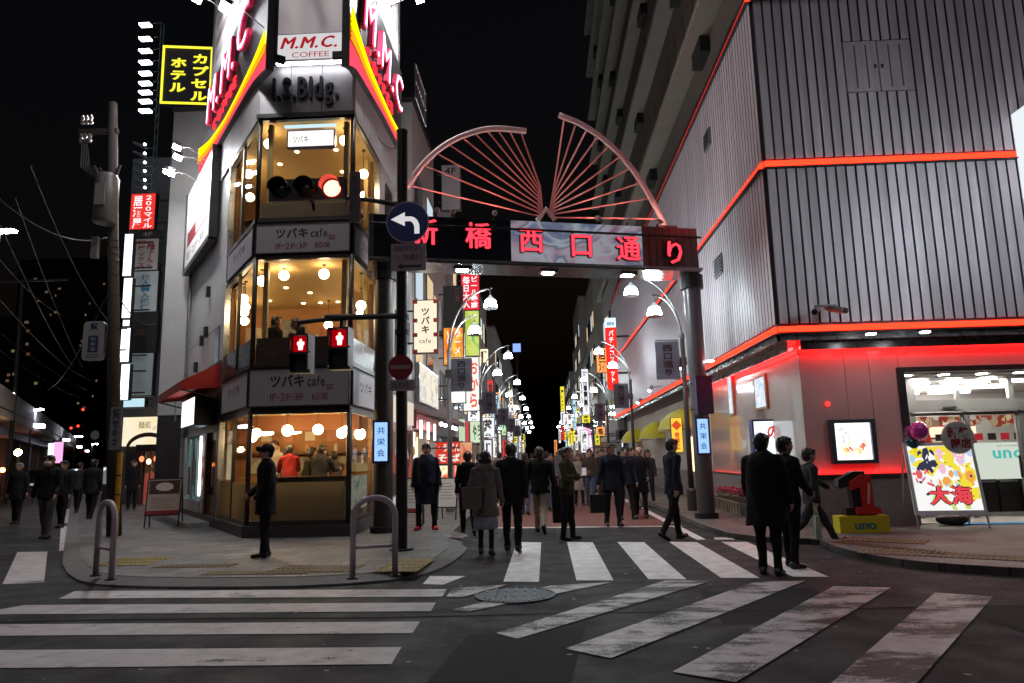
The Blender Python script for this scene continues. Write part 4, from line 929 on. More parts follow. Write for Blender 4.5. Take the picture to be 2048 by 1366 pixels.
p0 = onY(1508, 905, 16.2); p1 = onY(1566, 838, 16.2)
t = thing('light_box', 'projecting white light box with blue side beyond the men in black', 'light box', (p0[0], 16.2, 1.2))
FY = Frame((0, 16.2), (0, -1))
MB().fbox(FY, p0[0], p1[0] + .02, p0[2] - .3, p1[2], -.25, 0).build('case', mat('blue_case', (.03, .04, .2), .4, .2), t)
MB().fquad(FY, p0[0] + .04, p1[0] - .04, p0[2] - .26, p1[2] - .04, .004).build('screen', emit('lb_white', (.85, .95, 1), 1.4), t)
m = letters(MB(), 'の', FY, p0[0] + .3, p1[0] - .08, p0[2] + .3, p1[2] - .1, .008, bold=.03); m.build('lettering', emit('lb_red', (.8, .05, .04), .8), t)
FB = Frame((p1[0] + .05, 16.15), (-.25, -1))
MB().fbox(FB, .0, .22, p0[2] - .3, p1[2], -.05, 0).build('side_panel', emit('lb_blue', (.06, .08, .85), 1.1), t)
# inner lit notices on the flank wall (seen through the gloss)
for px, py, w, h, nm in ((1525, 785, .9, .8, 'pale_notice'), (1465, 790, .5, 1.1, 'pale_notice')):
    s, z = GS.hit(px, py)
    t = thing('wall_notice', 'slim lit notice board on the arcade flank, ' + ('nearer the corner' if px > 1500 else 'nearer the gate pillar'), 'notice board', GS.P(s, z, 0))
    MB().fbox(GS, s - w / 2, s + w / 2, z - h / 2, z + h / 2, 0, .06).build('frame', mat('tan_frame', (.35, .2, .1), .5), t)
    MB().fquad(GS, s - w / 2 + .08, s + w / 2 - .08, z - h / 2 + .06, z + h / 2 - .06, .064).build('screen', emit_print(nm, [(.35, (.5, .7, .9)), (.6, (.95, .98, 1))], 1.0, 6), t)
# ---- security camera bracket
c = FF.P(*FF.hit(1652, 622, .35), .35)
t = thing('security_camera', 'pair of security cameras on a bracket above the corner strip', 'camera', c)
MB().tube([FF.P(FF.hit(1652, 622)[0], c[2] + .1, .03), tuple(c + np.array([0, 0, .1]))], .03, 6).build('bracket', GREYPOLE, t)
for sg, dy in ((-1, -.15), (1, -.2)):
    q = c + np.array([sg * .17, 0, .02]); MB().tube([q + np.array([-sg * .06, .12, .05]), q + np.array([sg * .1, dy, -.06])], .06, 10).build('camera_body', GREYPOLE, t)
    MB().tube([q + np.array([sg * .1, dy, -.06]), q + np.array([sg * .115, dy - .03, -.07])], .05, 10).build('lens', BLACK, t)
MB().tube([c + np.array([-.2, 0, .1]), c + np.array([.2, 0, .1])], .025, 6).build('crossbar', GREYPOLE, t)
# ---- number-one stand
t = thing('number_stand', 'red and black figure 1 on a yellow box base by the arcade wall', 'display stand', (*G(1730, 1066)[:2], .1))
by = G(1730, 1066, .1)[1]; FO = Frame((0, by), (0, -1))
a, b = onY(1681, 1060, by)[0], onY(1781, 1060, by)[0]
YB = mat('yellow_base', (.62, .50, .02), .4); RDS = mat('stand_red', (.55, .03, .025), .35); BKS = mat('stand_black', (.015, .013, .014), .4)
MB().fbox(FO, a, b, .1, .39, -.3, 0).build('base', YB, t)
letters(MB(), 'uno', FO, a + .26, b - .2, .16, .33, .003, heavy=.008, gap=.14).build('lettering', mat('teal_ink', (.02, .2, .22), .5), t)
for k, cc in ((.44, (.4, .02, .05)), (.61, (.05, .05, .4))): MB().lathe(FO.P(a + k * (b - a) - .03, .24, .004), [(.022, -.001), (.022, .002)], 10, 'y').build('dot', mat('dot%d' % int(k * 100), cc, .5), t)
one = [(.18, .4), (.72, .4), (.72, .52), (.58, .54), (.56, 1.16), (.36, 1.16), (.1, 1.02), (.08, .9), (.14, .86), (.3, .92), (.32, .54), (.18, .52)]
one = [(a + .0 + x, z) for x, z in one]
MB().fprism(FO, [(x - .02, z) for x, z in one], -.26, -.08).build('figure_back', BKS, t)
MB().fprism(FO, [(a + .5 + (x - a - .4) * .8, .42 + (z - .4) * .9) for x, z in one], -.075, -.03).build('figure_front', RDS, t)
MB().fprism(FO, [(a + .52, .6), (a + .56, .6), (a + .6, .95), (a + .56, .95)], -.028, -.022).build('highlight_stripe', mat('stripe_pale', (.7, .4, .35), .4), t)
# ---- A-frame poster, round sign, balloons, sandbag
FA = Frame((onY(1835, 1050, 13.55)[0], 13.55), (-.1, -1))
aw = 1.22; t = thing('a_frame_poster', 'lit A-frame poster with bright graffiti lettering outside the arcade', 'poster stand', FA.P(.6, .1, 0))
lean = lambda z: -.28 * (z - .1) / 1.5
def lq(s0_, s1_, z0_, z1_, d): return [FA.P(s0_ + .0, z0_, lean(z0_) + d), FA.P(s1_, z0_, lean(z0_) + d), FA.P(s1_ , z1_, lean(z1_) + d), FA.P(s0_, z1_, lean(z1_) + d)]
class _L:
    def __init__(s, F, d): s.F, s.d = F, d
    def P(s, a, z, d=0): return s.F.P(a, z, lean(z) + s.d + d)
m = MB(); m.add(lq(.06, aw - .06, .42, 1.58, .022), [(0, 1, 2, 3)]); m.build('poster', emit('graf_white', (.95, .95, .93), 1.0), t)
eg = lambda n, c, s_=.95: emit('graf_' + n, c, s_)
print_patches(_L(FA, .023), .07, aw - .07, .43, 1.57, 0, [(eg('yellow', (.95, .78, .05)), 16, .2, (.0, 1, .62, 1)), (eg('yellow', (.95, .78, .05)), 12, .16, (.5, 1, .2, .6)), (eg('white', (.95, .95, .93)), 10, .14, (.2, 1, .5, .95)), (eg('pink', (.95, .55, .7)), 8, .09, (.3, .9, .6, .98)), (eg('sky', (.5, .68, .9)), 10, .08, (0, 1, .3, .95)), (eg('orange', (.95, .4, .08)), 7, .11, (.4, .95, .38, .62)), (eg('redp', (.85, .12, .14)), 9, .07, (0, .6, .35, .62)), (eg('lime', (.6, .75, .15)), 6, .1, (0, 1, 0, .2)), (eg('ink', (.06, .07, .14), .6), 12, .1, (.1, .42, .62, .92)), (eg('ink', (.06, .07, .14), .6), 14, .035, (0, 1, .1, .9)), (eg('white', (.95, .95, .93)), 10, .05, (0, 1, .05, .9))], t, 5)
bk = MB(); q0 = lq(0, aw, .34, 1.64, .018); q1 = lq(0, aw, .34, 1.64, -.03); bk.hexa([q0[0], q0[1], q1[1], q1[0], q0[3], q0[2], q1[2], q1[3]]); bk.build('panel', mat('white_frame', (.7, .7, .72), .4), t)
for s_ in (.02, aw - .02):
    MB().tube([FA.P(s_, .1, lean(.1)), FA.P(s_, 1.66, lean(1.66))], .02, 6).build('leg', ENT, t); MB().tube([FA.P(s_, .1, -.75), FA.P(s_, 1.66, lean(1.66) - .03)], .02, 6).build('leg', ENT, t)
lt = MB()
LA = _L(FA, .04)
letters(MB(), '大海', LA, .28, 1.02, .52, .86, 0, heavy=.035).build('lettering_shadow', mat('graffiti_dark', (.03, .02, .03), .5), t)
letters(MB(), '大海', LA, .28, 1.02, .53, .85, .006, heavy=.018).build('lettering', emit('graffiti_red', (.85, .07, .09), .95), t)
p = FA.P(.9, 1.72, -.1); t = thing('round_sign', 'round white sign with red brush characters above the graffiti poster', 'sign', p)
MB().lathe(p, [(.29, -.02), (.3, 0), (.29, .02)], 28, 'y').build('disc', mat('round_grey', (.5, .49, .48), .5), t)
FP = Frame((p[0], p[1] - .022), (0, -1))
letters(MB(), '新装', FP, -.2, .2, p[2] + .0, p[2] + .19, .002, bold=.04).build('lettering', INKR, t)
letters(MB(), '開店', FP, -.16, .22, p[2] - .19, p[2] - .02, .002, bold=.04).build('lettering', INKR, t)
MB().tube([p - np.array([0, -.03, .28]), FA.P(.9, 1.5, -.2)], .012, 6).build('stem', BLACK, t)
for px, py, r, col_, lab in ((1838, 862, .16, (.45, .03, .3), 'magenta balloon beside the arcade jamb'), (1823, 866, .13, (.09, .02, .13), 'dark purple balloon at the arcade jamb'), (1822, 888, .15, (.02, .13, .15), 'dark teal balloon below the purple ones')):
    p = onY(px, py, 13.9 - (.2 if r > .15 else 0)); t = thing('balloon', lab, 'balloon', p)
    MB().ball(p, r, 16, 12, (1, 1, 1.12)).build('skin', mat('balloon_%d' % px, col_, .2, 0, coat=.5), t, smooth=True)
    MB().lathe(p - np.array([0, 0, r * 1.12 + .02]), [(.02, 0), (.005, .03)], 8).build('knot', MATS['balloon_%d' % px], t)
    MB().tube([p - np.array([0, 0, r * 1.1]), (FA.P(.05, 1.2, -.3))], .003, 4).build('string', INKD, t)
p = G(1915, 1052, .1); t = thing('sandbag', 'black weight bag lying under the graffiti poster', 'bag', (p[0], p[1] + .15, .1))
MB().ball((p[0], p[1] + .15, .21), .12, 14, 9, (2.6, 1.2, .9)).build('body', BLACK, t, smooth=True); MB().tube([(p[0] - .15, p[1] + .15, .3), (p[0], p[1] + .15, .36), (p[0] + .15, p[1] + .15, .3)], .015, 6).build('handle', BLACK, t)
# ---- flower planters along the flank
FLO = mat('red_petals', (.35, .02, .06), .6, var=.4, scale=30); LEAFM = mat('planter_leaves', (.05, .08, .03), .6, var=.4, scale=20); POTM = mat('terracotta_trough', (.3, .26, .2), .7, var=.2)
for k in range(4):
    x, y = LX - .42, LY + .9 + k * 1.25
    t = thing('flower_planter', f'{ORD[k]} trough of red flowers along the arcade flank counting from the corner', 'planter', (x, y, .1), 0, 'flower troughs along the arcade flank')
    MB().hexa([(-.16, -.56, 0), (.16, -.56, 0), (.16, .56, 0), (-.16, .56, 0), (-.22, -.6, .3), (.22, -.6, .3), (.22, .6, .3), (-.22, .6, .3)]).build('trough', POTM, t, local=True)
    MB().box(-.2, .2, -.58, .58, .29, .31).build('soil', mat('soil', (.04, .03, .02), .9), t, local=True)
    for i in range(5): MB().box(-.235, -.222, -.5 + i * .24, -.44 + i * .24, .04, .27).build('slat', WOODD, t, local=True)
    lf, fl = MB(), MB()
    for i in range(150):
        a_ = random.uniform(-.22, .22), random.uniform(-.58, .58), random.uniform(.3, .5); w = random.uniform(.03, .06); r = random.uniform(0, 6.3)
        dx, dy = math.cos(r) * w, math.sin(r) * w
        lf.add([(a_[0] - dx, a_[1] - dy, a_[2]), (a_[0] + dy * .5, a_[1] - dx * .5, a_[2] + .02), (a_[0] + dx, a_[1] + dy, a_[2] + .03), (a_[0] - dy * .5, a_[1] + dx * .5, a_[2] + .015)], [(0, 1, 2, 3)])
    for i in range(46):
        c_ = (random.uniform(-.22, .22), random.uniform(-.58, .58), random.uniform(.44, .58)); fl.ball(c_, random.uniform(.03, .05), 6, 4, (1, 1, .6))
    tag(lf.build('foliage', LEAFM, t, local=True), kind='stuff'); tag(fl.build('flowers', FLO, t, local=True), kind='stuff')
# ---- yellow awnings, shop sign on the flank further back
YAW = mat('yellow_canvas', (.65, .55, .03), .6, var=.1)
def dome_awning(yc, w, lab, z=2.25, out=.95):
    t = thing('awning', lab, 'awning', (LX - .4, yc, z))
    N = 12; rows = []
    for i in range(N + 1):
        a_ = math.pi * i / N; rows.append((yc - w / 2 * math.cos(a_), math.sin(a_)))
    vs_, fs_ = [], []
    for j in range(5):
        b_ = math.pi / 2 * j / 4
        for y_, h in rows: vs_.append((LX - .02 - out * math.sin(b_) * (.35 + .65 * h), y_, z + .75 * h * math.cos(b_)))
    n = N + 1
    for j in range(4):
        for i in range(N): fs_.append((j * n + i, j * n + i + 1, (j + 1) * n + i + 1, (j + 1) * n + i))
    MB().add(vs_, fs_).build('canopy', YAW, t, smooth=True)
    MB().tube([vs_[4 * n + i] for i in range(n)], .02, 6).build('rim', mat('cream_rim', (.6, .55, .4), .6), t)
    for i in (1, N - 1): MB().tube([vs_[4 * n + i], (LX, vs_[4 * n + i][1], z + .3)], .012, 5).build('stay', DARKMETAL, t)
dome_awning(24.5, 3.4, 'large yellow dome awning over the arcade flank door', 2.35, 1.15)
dome_awning(31.5, 2.4, 'smaller yellow awning further down the arcade flank', 2.2, .9)
dome_awning(38.5, 2.2, 'farthest yellow awning down the arcade flank', 2.2, .9)
for yy, lab in ((24.5, 'lit shopfront glow beneath the large yellow awning'),):
    t = thing('shop_window', 'warm lit shop window under the large yellow awning', 'window', (LX, yy, .5)); MB().fbox(GS, -(yy + 1.2 - LY), -(yy - 1.2 - LY), .7, 2.2, .0, .05).build('frame', ENT, t); MB().fquad(GS, -(yy + 1.1 - LY), -(yy - 1.1 - LY), .8, 2.1, .055).build('pane', emit('warm_shop', (1, .78, .42), 2.2), t)
F2 = Frame((0, 22.8), (0, -1))
a, z1 = F2.hit(1340, 835); b, z0 = F2.hit(1368, 905)
t = thing('shop_sign', 'yellow and orange vertical shop sign beneath the yellow awning', 'sign', (a, 22.8, z0))
MB().fbox(F2, a, b, z0, z1, -.12, 0).build('case', DARKMETAL, t); MB().fquad(F2, a + .02, b - .02, z0 + .02, z1 - .02, .004).build('screen', emit('yel_sign', (1, .62, .06), 1.1), t)
letters(MB(), '食事処', F2, a + .1, b - .1, z0 + .1, z1 - .45, .008, vertical=True, bold=.05).build('lettering', emit('or_red', (.85, .1, .02), .9), t)
MB().lathe(F2.P((a + b) / 2, z1 - .25, .008), [(.16, 0), (.16, .004)], 4, 'y').build('emblem', MATS['or_red'], t)
# spot lamps on the flank
SPM = emit('spot_glow', (.95, .97, 1), 12)
for k, (px, py) in enumerate(((1310, 775), (1372, 728), (1285, 800))):
    s, z = FS.hit(px, py, .3); t = thing('wall_spot', f'{["middle", "nearest", "farthest"][k]} small wall spotlight over the arcade flank strip', 'spotlight', FS.P(s, z, 0))
    MB().tube([FS.P(s, z + .05, .04), FS.P(s, z, .4)], .02, 6).build('arm', GREYPOLE, t); MB().tube([FS.P(s, z + .08, .4), FS.P(s, z - .1, .5)], [.05, .09], 10).build('housing', GREYPOLE, t); MB().ball(FS.P(s, z - .1, .5), .07, 8, 6).build('lens', SPM, t)
# blade sign 'pachinko slot'
Yp = 36.0; F3 = Frame((0, Yp), (0, -1)); a, z1 = F3.hit(1210, 636); b, z0 = F3.hit(1238, 779)
t = thing('blade_sign', 'tall red vertical pachinko sign with rounded foot on the arcade flank', 'sign', (RX, Yp, z0))
rr = (b - a) / 2; cx_ = (a + b) / 2
pl = [(cx_ + rr * math.cos(w), z0 + rr * .6 + rr * .6 * math.sin(w)) for w in np.linspace(math.pi, 2 * math.pi, 9)] + [(b, z1 - .5), (a, z1 - .5)]
MB().fprism(F3, [(x, z) for x, z in pl], -.3, 0).build('case', emit('blade_red', (.9, .03, .02), 1.15), t)
MB().fbox(F3, a, b, z1 - .48, z1, -.3, 0).build('head_box', emit('blade_head', (.75, .92, 1.0), 1.2), t)
letters(MB(), 'パチンコスロット', F3, a + .14, b - .14, z0 + .35, z1 - .62, .006, vertical=True, bold=.03).build('lettering', emit('sign_white2', (1, 1, 1), 1.2), t)
letters(MB(), 'uno', F3, a + .08, b - .08, z1 - .38, z1 - .14, .006, bold=.05).build('head_lettering', emit('head_blue', (.1, .35, .6), .7), t)
MB().box(b - .02, RX, Yp + .1, Yp + .2, z1 - 1, z1 - .9).build('bracket', DARKMETAL, t); MB().box(b - .02, RX, Yp + .1, Yp + .2, z0 + .8, z0 + .9).build('bracket', DARKMETAL, t)
# edge of a lit sign at the right border
s, z = FF.hit(2044, 215, .4)
t = thing('blade_sign', 'white-edged blue sign at the edge high on the arcade front', 'sign', FF.P(s, z - 1.5, 0))
MB().fbox(FF, s - .02, s + 1.6, z - 1.75, z, .1, .5).build('case', emit('edge_white', (.9, .97, 1), .95), t); MB().fquad(FF, s + .1, s + 1.5, z - 1.6, z - .12, .505).build('face', emit('edge_blue', (.1, .5, .8), 1.0), t)
MB().fbox(FF, s + .3, s + .6, z - 1.2, z - .9, .05, .1).build('bracket', DARKMETAL, t)

# ================================================================ tall banded building behind
tw = thing('office_tower', 'tall dim concrete building with projecting ledges above the arcade roof', 'building', (10, 40, 0))
CONC = mat('tower_concrete', (.12, .10, .085), .8, var=.18, scale=.5); LEDGE = mat('tower_ledge', (.28, .26, .225), .8, var=.2, scale=1)
TX = 5.2; FT = Frame((TX, 15.0), (-1, 0)); TL = 41.0
MB().box(TX, TX + 16, 15, 15 + TL, TOPZ, 48).build('wall', CONC, tw)
MB().box(TX, TX + 16, 44.95, 15 + TL - .02, .1, TOPZ - .01).build('lower_wall', CONC, tw)
DGL = mat('tower_window', (.012, .012, .012), .6)
for k in range(9):
    z = 13.5 + k * 3.85
    MB().fbox(FT, -TL + .4, 0, z, z + .22, .0, .62).build('ledge', LEDGE, tw); MB().fbox(FT, -TL + .4, 0, z + .22, z + .5, .0, .3).build('ledge_cap', LEDGE, tw)
    for j in range(4):
        s = -4.2 - j * 9.7 - (k % 2) * 2.6
        MB().fbox(FT, s - 1.1, s, z - .5, z - .02, .0, .3).build('shutter_box', DGL, tw)
    for j in range(26): MB().fbox(FT, -1.4 - j * 1.5, -1.37 - j * 1.5, z + .5, z + 2.8, -.0, .012).build('panel_joint', DGL, tw)
MB().fbox(FF, 0, 14, TOPZ, TOPZ + .12, -.3, .03).build('parapet_cap', DARKMETAL, arc); MB().fbox(FS, -31, 0, TOPZ, TOPZ + .12, -.3, .03).build('parapet_cap', DARKMETAL, arc)
# low white utility room edge between
# ================================================================ street gate
PLg, PRg = np.array([-3.3, 14.9]), np.array([3.66, 16.7])
gu = (PRg - PLg); GLn = float(np.linalg.norm(gu)); gu /= GLn
FG = Frame(PLg, (gu[1], -gu[0]))
gate = thing('street_gate', 'street gate with red characters, screen beam and split fan of spokes', 'gate', (*PLg, 0))
def gp(name, m, mt, par=None, **k): return m.build(name, mt, par or gate, **k)
gd = .42
b_top = lambda s: 6.98; 
sL, zL = FG.hit(863, 419, gd); sR, zR = FG.hit(1394, 468, gd); s_, zbR = FG.hit(1394, 548, gd); s_, zbL = FG.hit(863, 505, gd)
ZT, ZB = (zL + zR) / 2, (zbL + zbR) / 2
RIBG = mat('brown_ribbed_panel', (.17, .11, .105), .35, .4, var=.2)
DARKSCR = mat('dark_screen', (.03, .033, .045), .12, .4, var=.3, scale=3)
S0, S1 = -.35, sR
sm0 = FG.hit(1022, 480, gd)[0]; sm1 = FG.hit(1285, 500, gd)[0]
gp('beam_core', MB().fbox(FG, S0, S1, ZB, ZT, -.42, gd - .05), mat('beam_grey', (.12, .12, .13), .4, .4))
LED = emit_print('led_screen', [(.25, (.05, .06, .22)), (.36, (.30, .36, .62)), (.44, (.78, .86, .95)), (.5, (.25, .3, .5)), (.56, (.7, .5, .62)), (.64, (.75, .78, .9)), (.72, (.5, .25, .38))], .36, .75, 'noise', (1, 1, 1.2), 2.5)
scr = gp('dark_screen', MB().fbox(FG, S0 + .1, sm0, ZB + .02, ZT - .02, gd - .05, gd), DARKSCR)
scr = gp('bright_screen', MB().fbox(FG, sm0 + .004, sm1, ZB + .02, ZT - .02, gd - .05, gd), LED)
n = 8
for k in range(n):
    w = (S1 - sm1) / n; gp('end_panel', MB().fbox(FG, sm1 + k * w + .008, sm1 + (k + 1) * w - .008, ZB + .005, ZT - .005, gd - .05, gd - .012), RIBG)
gp('rail', MB().tube([FG.P(S0, ZT - .26, gd + .12), FG.P(S1 + .02, ZT - .26, gd + .12)], .028, 8), BLACK)
for k in range(6): s = S0 + .2 + k * (S1 - S0 - .4) / 5; gp('rail_bracket', MB().tube([FG.P(s, ZT - .26, gd - .02), FG.P(s, ZT - .26, gd + .12)], .018, 6), BLACK)
gp('lower_trim', MB().fbox(FG, S0, S1 + .06, ZB - .05, ZB, -.45, gd + .05), STEEL)
MIRR = mat('polished_soffit', (.5, .5, .52), .16, .9, var=.15, scale=3)
gp('soffit', MB().fbox(FG, S0, S1 + .04, ZB - .09, ZB - .05, -.45, gd + .03), MIRR)
DL = emit('gate_downlight', (.84, .97, 1.0), 560)
for px, py in ((925, 522), (1096, 538), (1255, 552)):
    s, z = FG.hit(px, py, .05); lp = gp('downlight', MB().fbox(FG, s - .2, s + .2, ZB - .13, ZB - .09, -.1, .18), DARKMETAL)
    gp('lens', MB().fbox(FG, s - .12, s + .12, ZB - .14, ZB - .13, -.05, .12), DL, lp)
# the six characters
NEONL = emit('gate_neon', (1.0, .035, .06), 2.4); NSIDE = mat('letter_side', (.12, .01, .015), .4)
for ch, px, py in (('新', 848, 466), ('橋', 955, 474), ('西', 1060, 482), ('口', 1160, 492), ('通', 1253, 499), ('り', 1345, 507)):
    s, z = FG.hit(px, py, gd); h = .29
    lo = gp('character', letters(MB(), ch, FG, s - .3, s + .3, z - h, z + h, gd + .02, heavy=.03, depth=.1), NSIDE)
    gp('character_face', letters(MB(), ch, FG, s - .3, s + .3, z - h, z + h, gd + .127, heavy=.012), NEONL, lo)
# fan arcs and spokes
PINKM = mat('pale_pink_steel', (.66, .48, .48), .35, .0, var=.08); SPOKEM = mat('coral_steel', (.76, .30, .27), .4, .0, var=.08)
def gpt(px, py, d=0.0): return FG.P(*FG.hit(px, py, d), d)
def smooth_path(pts, n=28):
    pts = [np.array(p) for p in pts]; P_ = [2 * pts[0] - pts[1]] + pts + [2 * pts[-1] - pts[-2]]; out = []
    for i in range(1, len(P_) - 2):
        for t_ in np.linspace(0, 1, n // (len(pts) - 1) + 1)[: None if i == len(P_) - 3 else -1]:
            a_, b_, c_, d_ = P_[i - 1:i + 3]
            out.append(.5 * (2 * b_ + (c_ - a_) * t_ + (2 * a_ - 5 * b_ + 4 * c_ - d_) * t_ ** 2 + (3 * b_ - a_ - 3 * c_ + d_) * t_ ** 3))
    return out
arcL = smooth_path([gpt(x, y) for x, y in ((814, 376), (838, 338), (880, 297), (930, 270), (985, 257), (1052, 262))])
arcR = smooth_path([gpt(x, y) for x, y in ((1118, 230), (1165, 250), (1215, 285), (1262, 335), (1300, 393), (1336, 462))])
gp('fan_arch', MB().tube(arcL, .068, 10), PINKM, smooth=True); gp('fan_arch', MB().tube(arcR, .068, 10), PINKM, smooth=True)
hub = gpt(1092, 425)
for i, (hx, hy, ax, ay) in enumerate([(1062, 430, 822, 372), (1066, 422, 848, 331), (1068, 416, 872, 306), (1069, 408, 898, 289), (1070, 400, 925, 275), (1070, 393, 951, 268), (1070, 386, 976, 263), (1071, 380, 997, 262), (1072, 375, 1020, 264), (1074, 372, 1043, 268)]):
    gp('spoke', MB().tube([gpt(ax, ay), gpt(hx + 6, hy, 0), gpt(1086, 432)], .019, 6), SPOKEM)
for i, (hx, hy, ax, ay) in enumerate([(1112, 372, 1128, 240), (1113, 378, 1150, 252), (1113, 386, 1172, 262), (1113, 394, 1194, 275), (1113, 402, 1216, 294), (1113, 410, 1240, 313), (1112, 416, 1258, 338), (1112, 422, 1280, 366), (1112, 428, 1304, 396), (1112, 435, 1322, 438)]):
    gp('spoke', MB().tube([gpt(ax, ay), gpt(hx - 4, hy, 0), gpt(1098, 432)], .019, 6), SPOKEM)
gp('hub', MB().tube([gpt(1075, 440), gpt(1092, 418), gpt(1110, 440)], .06, 8), PINKM)
gp('arch_foot', MB().fbox(FG, FG.hit(1336, 465)[0] - .3, FG.hit(1336, 465)[0] + .15, ZT, ZT + .12, -.2, .2), RIBG)
UPL = emit('fan_uplight', (1.0, .42, .38), 160)
for k, px in enumerate((838, 870, 902, 985, 1190, 1250, 1310)):   # small spotlights on the beam's top edge turned up at the fan; past the leftmost few, added to light it
    s = FG.hit(px, 412 if px < 1000 else 445, .3)[0]; lp = gp('top_lamp', MB().tube([FG.P(s, ZT + .05, .62), FG.P(s + .04, ZT + .15, .36)], [.05, .065], 10), mat('lamp_case_pale', (.4, .34, .32), .4, .4))
    gp('lamp_lens', MB().tube([FG.P(s + .04, ZT + .152, .356), FG.P(s + .041, ZT + .158, .35)], .055, 10), UPL, lp)
    gp('lamp_bracket', MB().tube([FG.P(s, ZT - .02, .3), FG.P(s + .02, ZT + .1, .5)], .02, 5), DARKMETAL, lp)
# pillars
BLUEC = mat('navy_pillar_case', (.035, .03, .10), .35, .2)
for s, q in ((0.0, 0), (GLn, 1)):
    pil = gp('pillar', MB().tube([FG.P(s, .1, 0), FG.P(s, ZB - .3, 0)], .2, 16), BROWNPOLE if q == 0 else mat('grey_brown_steel', (.10, .09, .10), .4, .4), smooth=False); auto_smooth(pil)
    gp('pillar_collar', MB().tube([FG.P(s, ZB - .4, 0), FG.P(s, ZB - .08, 0)], .27, 16), DARKMETAL, pil)
    gp('pillar_base', MB().tube([FG.P(s, .1, 0), FG.P(s, .22, 0)], .27, 16), DARKMETAL, pil)
LBB = emit('pillar_sign_blue', (.32, .55, 1.0), 1.25); LBI = emit('pillar_sign_ink', (.02, .12, .3), .6)
for q, (px, py0, py1, w, lab) in enumerate(((762, 845, 922, .13, 'lit blue vertical sign on the gate pillar beside the cafe'), (1403, 838, 906, .13, 'lit blue vertical sign on the gate pillar beside the arcade'))):
    s, z1 = FG.hit(px, py0, .26); _, z0 = FG.hit(px, py1, .26)
    t = thing('pillar_sign', lab, 'sign', FG.P(s, z0, .24))
    MB().fbox(FG, s - w - .045, s + w + .045, z0 - .05, z1 + .05, .2, .29).build('case', BLUEC, t); MB().fquad(FG, s - w, s + w, z0, z1, .294).build('screen', LBB, t)
    letters(MB(), '共栄会', FG, s - .085, s + .085, z0 + .05, z1 - .05, .298, vertical=True, bold=.012, gap=.35).build('lettering', LBI, t)
s, z1 = FG.hit(1405, 755, .26); _, z0 = FG.hit(1405, 828, .26)
t = thing('control_box', 'dark blue equipment box strapped to the arcade-side gate pillar', 'box', FG.P(s, z0, .2))
MB().fbox(FG, s - .21, s + .19, z0, z1, .18, .34).build('case', BLUEC, t); MB().fbox(FG, s - .23, s + .21, z1, z1 + .03, .17, .36).build('lid', BLUEC, t)
for zz_ in (z0 + .12, z1 - .12): MB().tube([FG.P(GLn + .215 * math.cos(w), zz_, .215 * math.sin(w)) for w in np.linspace(0, 2 * math.pi, 17)[:-1]], .012, 5, closed=True).build('strap', BLACK, t)

# ================================================================ signal pole at the cafe corner
sp = G(803, 1100, .1); SX, SY = sp[0], sp[1]
top = onY(803, 266, SY)[2]
pole = thing('signal_pole', 'black steel signal pole on the cafe corner carrying signs and signals', 'pole', (SX, SY, .1))
MB().tube([(SX, SY, .1), (SX, SY, top)], .098, 14).build('shaft', mat('pole_black', (.022, .018, .02), .4, .3, var=.2), pole, smooth=False)
auto_smooth(pole.children[0])
MB().tube([(SX, SY, top), (SX, SY, top + .04)], .105, 14).build('cap', DARKMETAL, pole)
MB().tube([(SX, SY, .1), (SX, SY, .13)], .2, 14).build('base_plate', DARKMETAL, pole)
FSg = Frame((SX, SY), (0, -1))
def sg(px, py, d=0.0): return FSg.P(*FSg.hit(px, py, d), d)
MB().tube([sg(800, 410), sg(740, 400), sg(690, 396), sg(600, 393)], [.05, .042, .04, .03], 8).build('signal_arm', mat('arm_grey', (.08, .07, .075), .4, .4), pole)
MB().tube([sg(800, 632), sg(720, 634), sg(650, 634)], .05, 8).build('signal_arm', DARKMETAL, pole); MB().tube([sg(700, 636), sg(640, 640), sg(598, 645)], .04, 8).build('signal_arm', DARKMETAL, pole)
for py in (412, 634, 665, 752): MB().tube([FSg.P(0, FSg.hit(803, py)[1] - .04), FSg.P(0, FSg.hit(803, py)[1] + .04)], .125, 12).build('clamp', DARKMETAL, pole)
# vehicle signal, three lights in a row
zc = FSg.hit(663, 375, .3)[1]; s_red = FSg.hit(663, 375, .3)[0]
t = thing('traffic_light', 'horizontal traffic light showing red on the upper arm', 'traffic light', FSg.P(s_red - .38, zc - .2, .2))
SIG = mat('signal_case', (.02, .016, .018), .5)
MB().fbox(FSg, s_red - 1.12, s_red + .22, zc - .2, zc + .2, .1, .26).build('housing', SIG, t)
for k, mt in ((0, emit('signal_red', (1.0, .10, .06), 14)), (1, mat('dead_amber', (.06, .04, .01), .2)), (2, mat('dead_green', (.01, .04, .04), .2))):
    c = FSg.P(s_red - .45 * k, zc, .26)
    ln = MB().lathe(c + np.array([0, -.0, 0]), [(.15, 0), (.13, .03), (.06, .05)], 20, 'y').build('lens', mt, t, smooth=True)
    vz = [FSg.P(s_red - .45 * k + .175 * math.cos(w), zc + .175 * math.sin(w), d) for d in (.26, .48) for w in np.linspace(-.15, math.pi + .15, 12)]
    MB().add(vz, [(i, i + 1, 13 + i, 12 + i) for i in range(11)]).build('visor', SIG, t)
MB().tube([FSg.P(s_red - .4, zc - .3, .0), FSg.P(s_red - .4, zc, .12)], .03, 6).build('bracket', SIG, t)
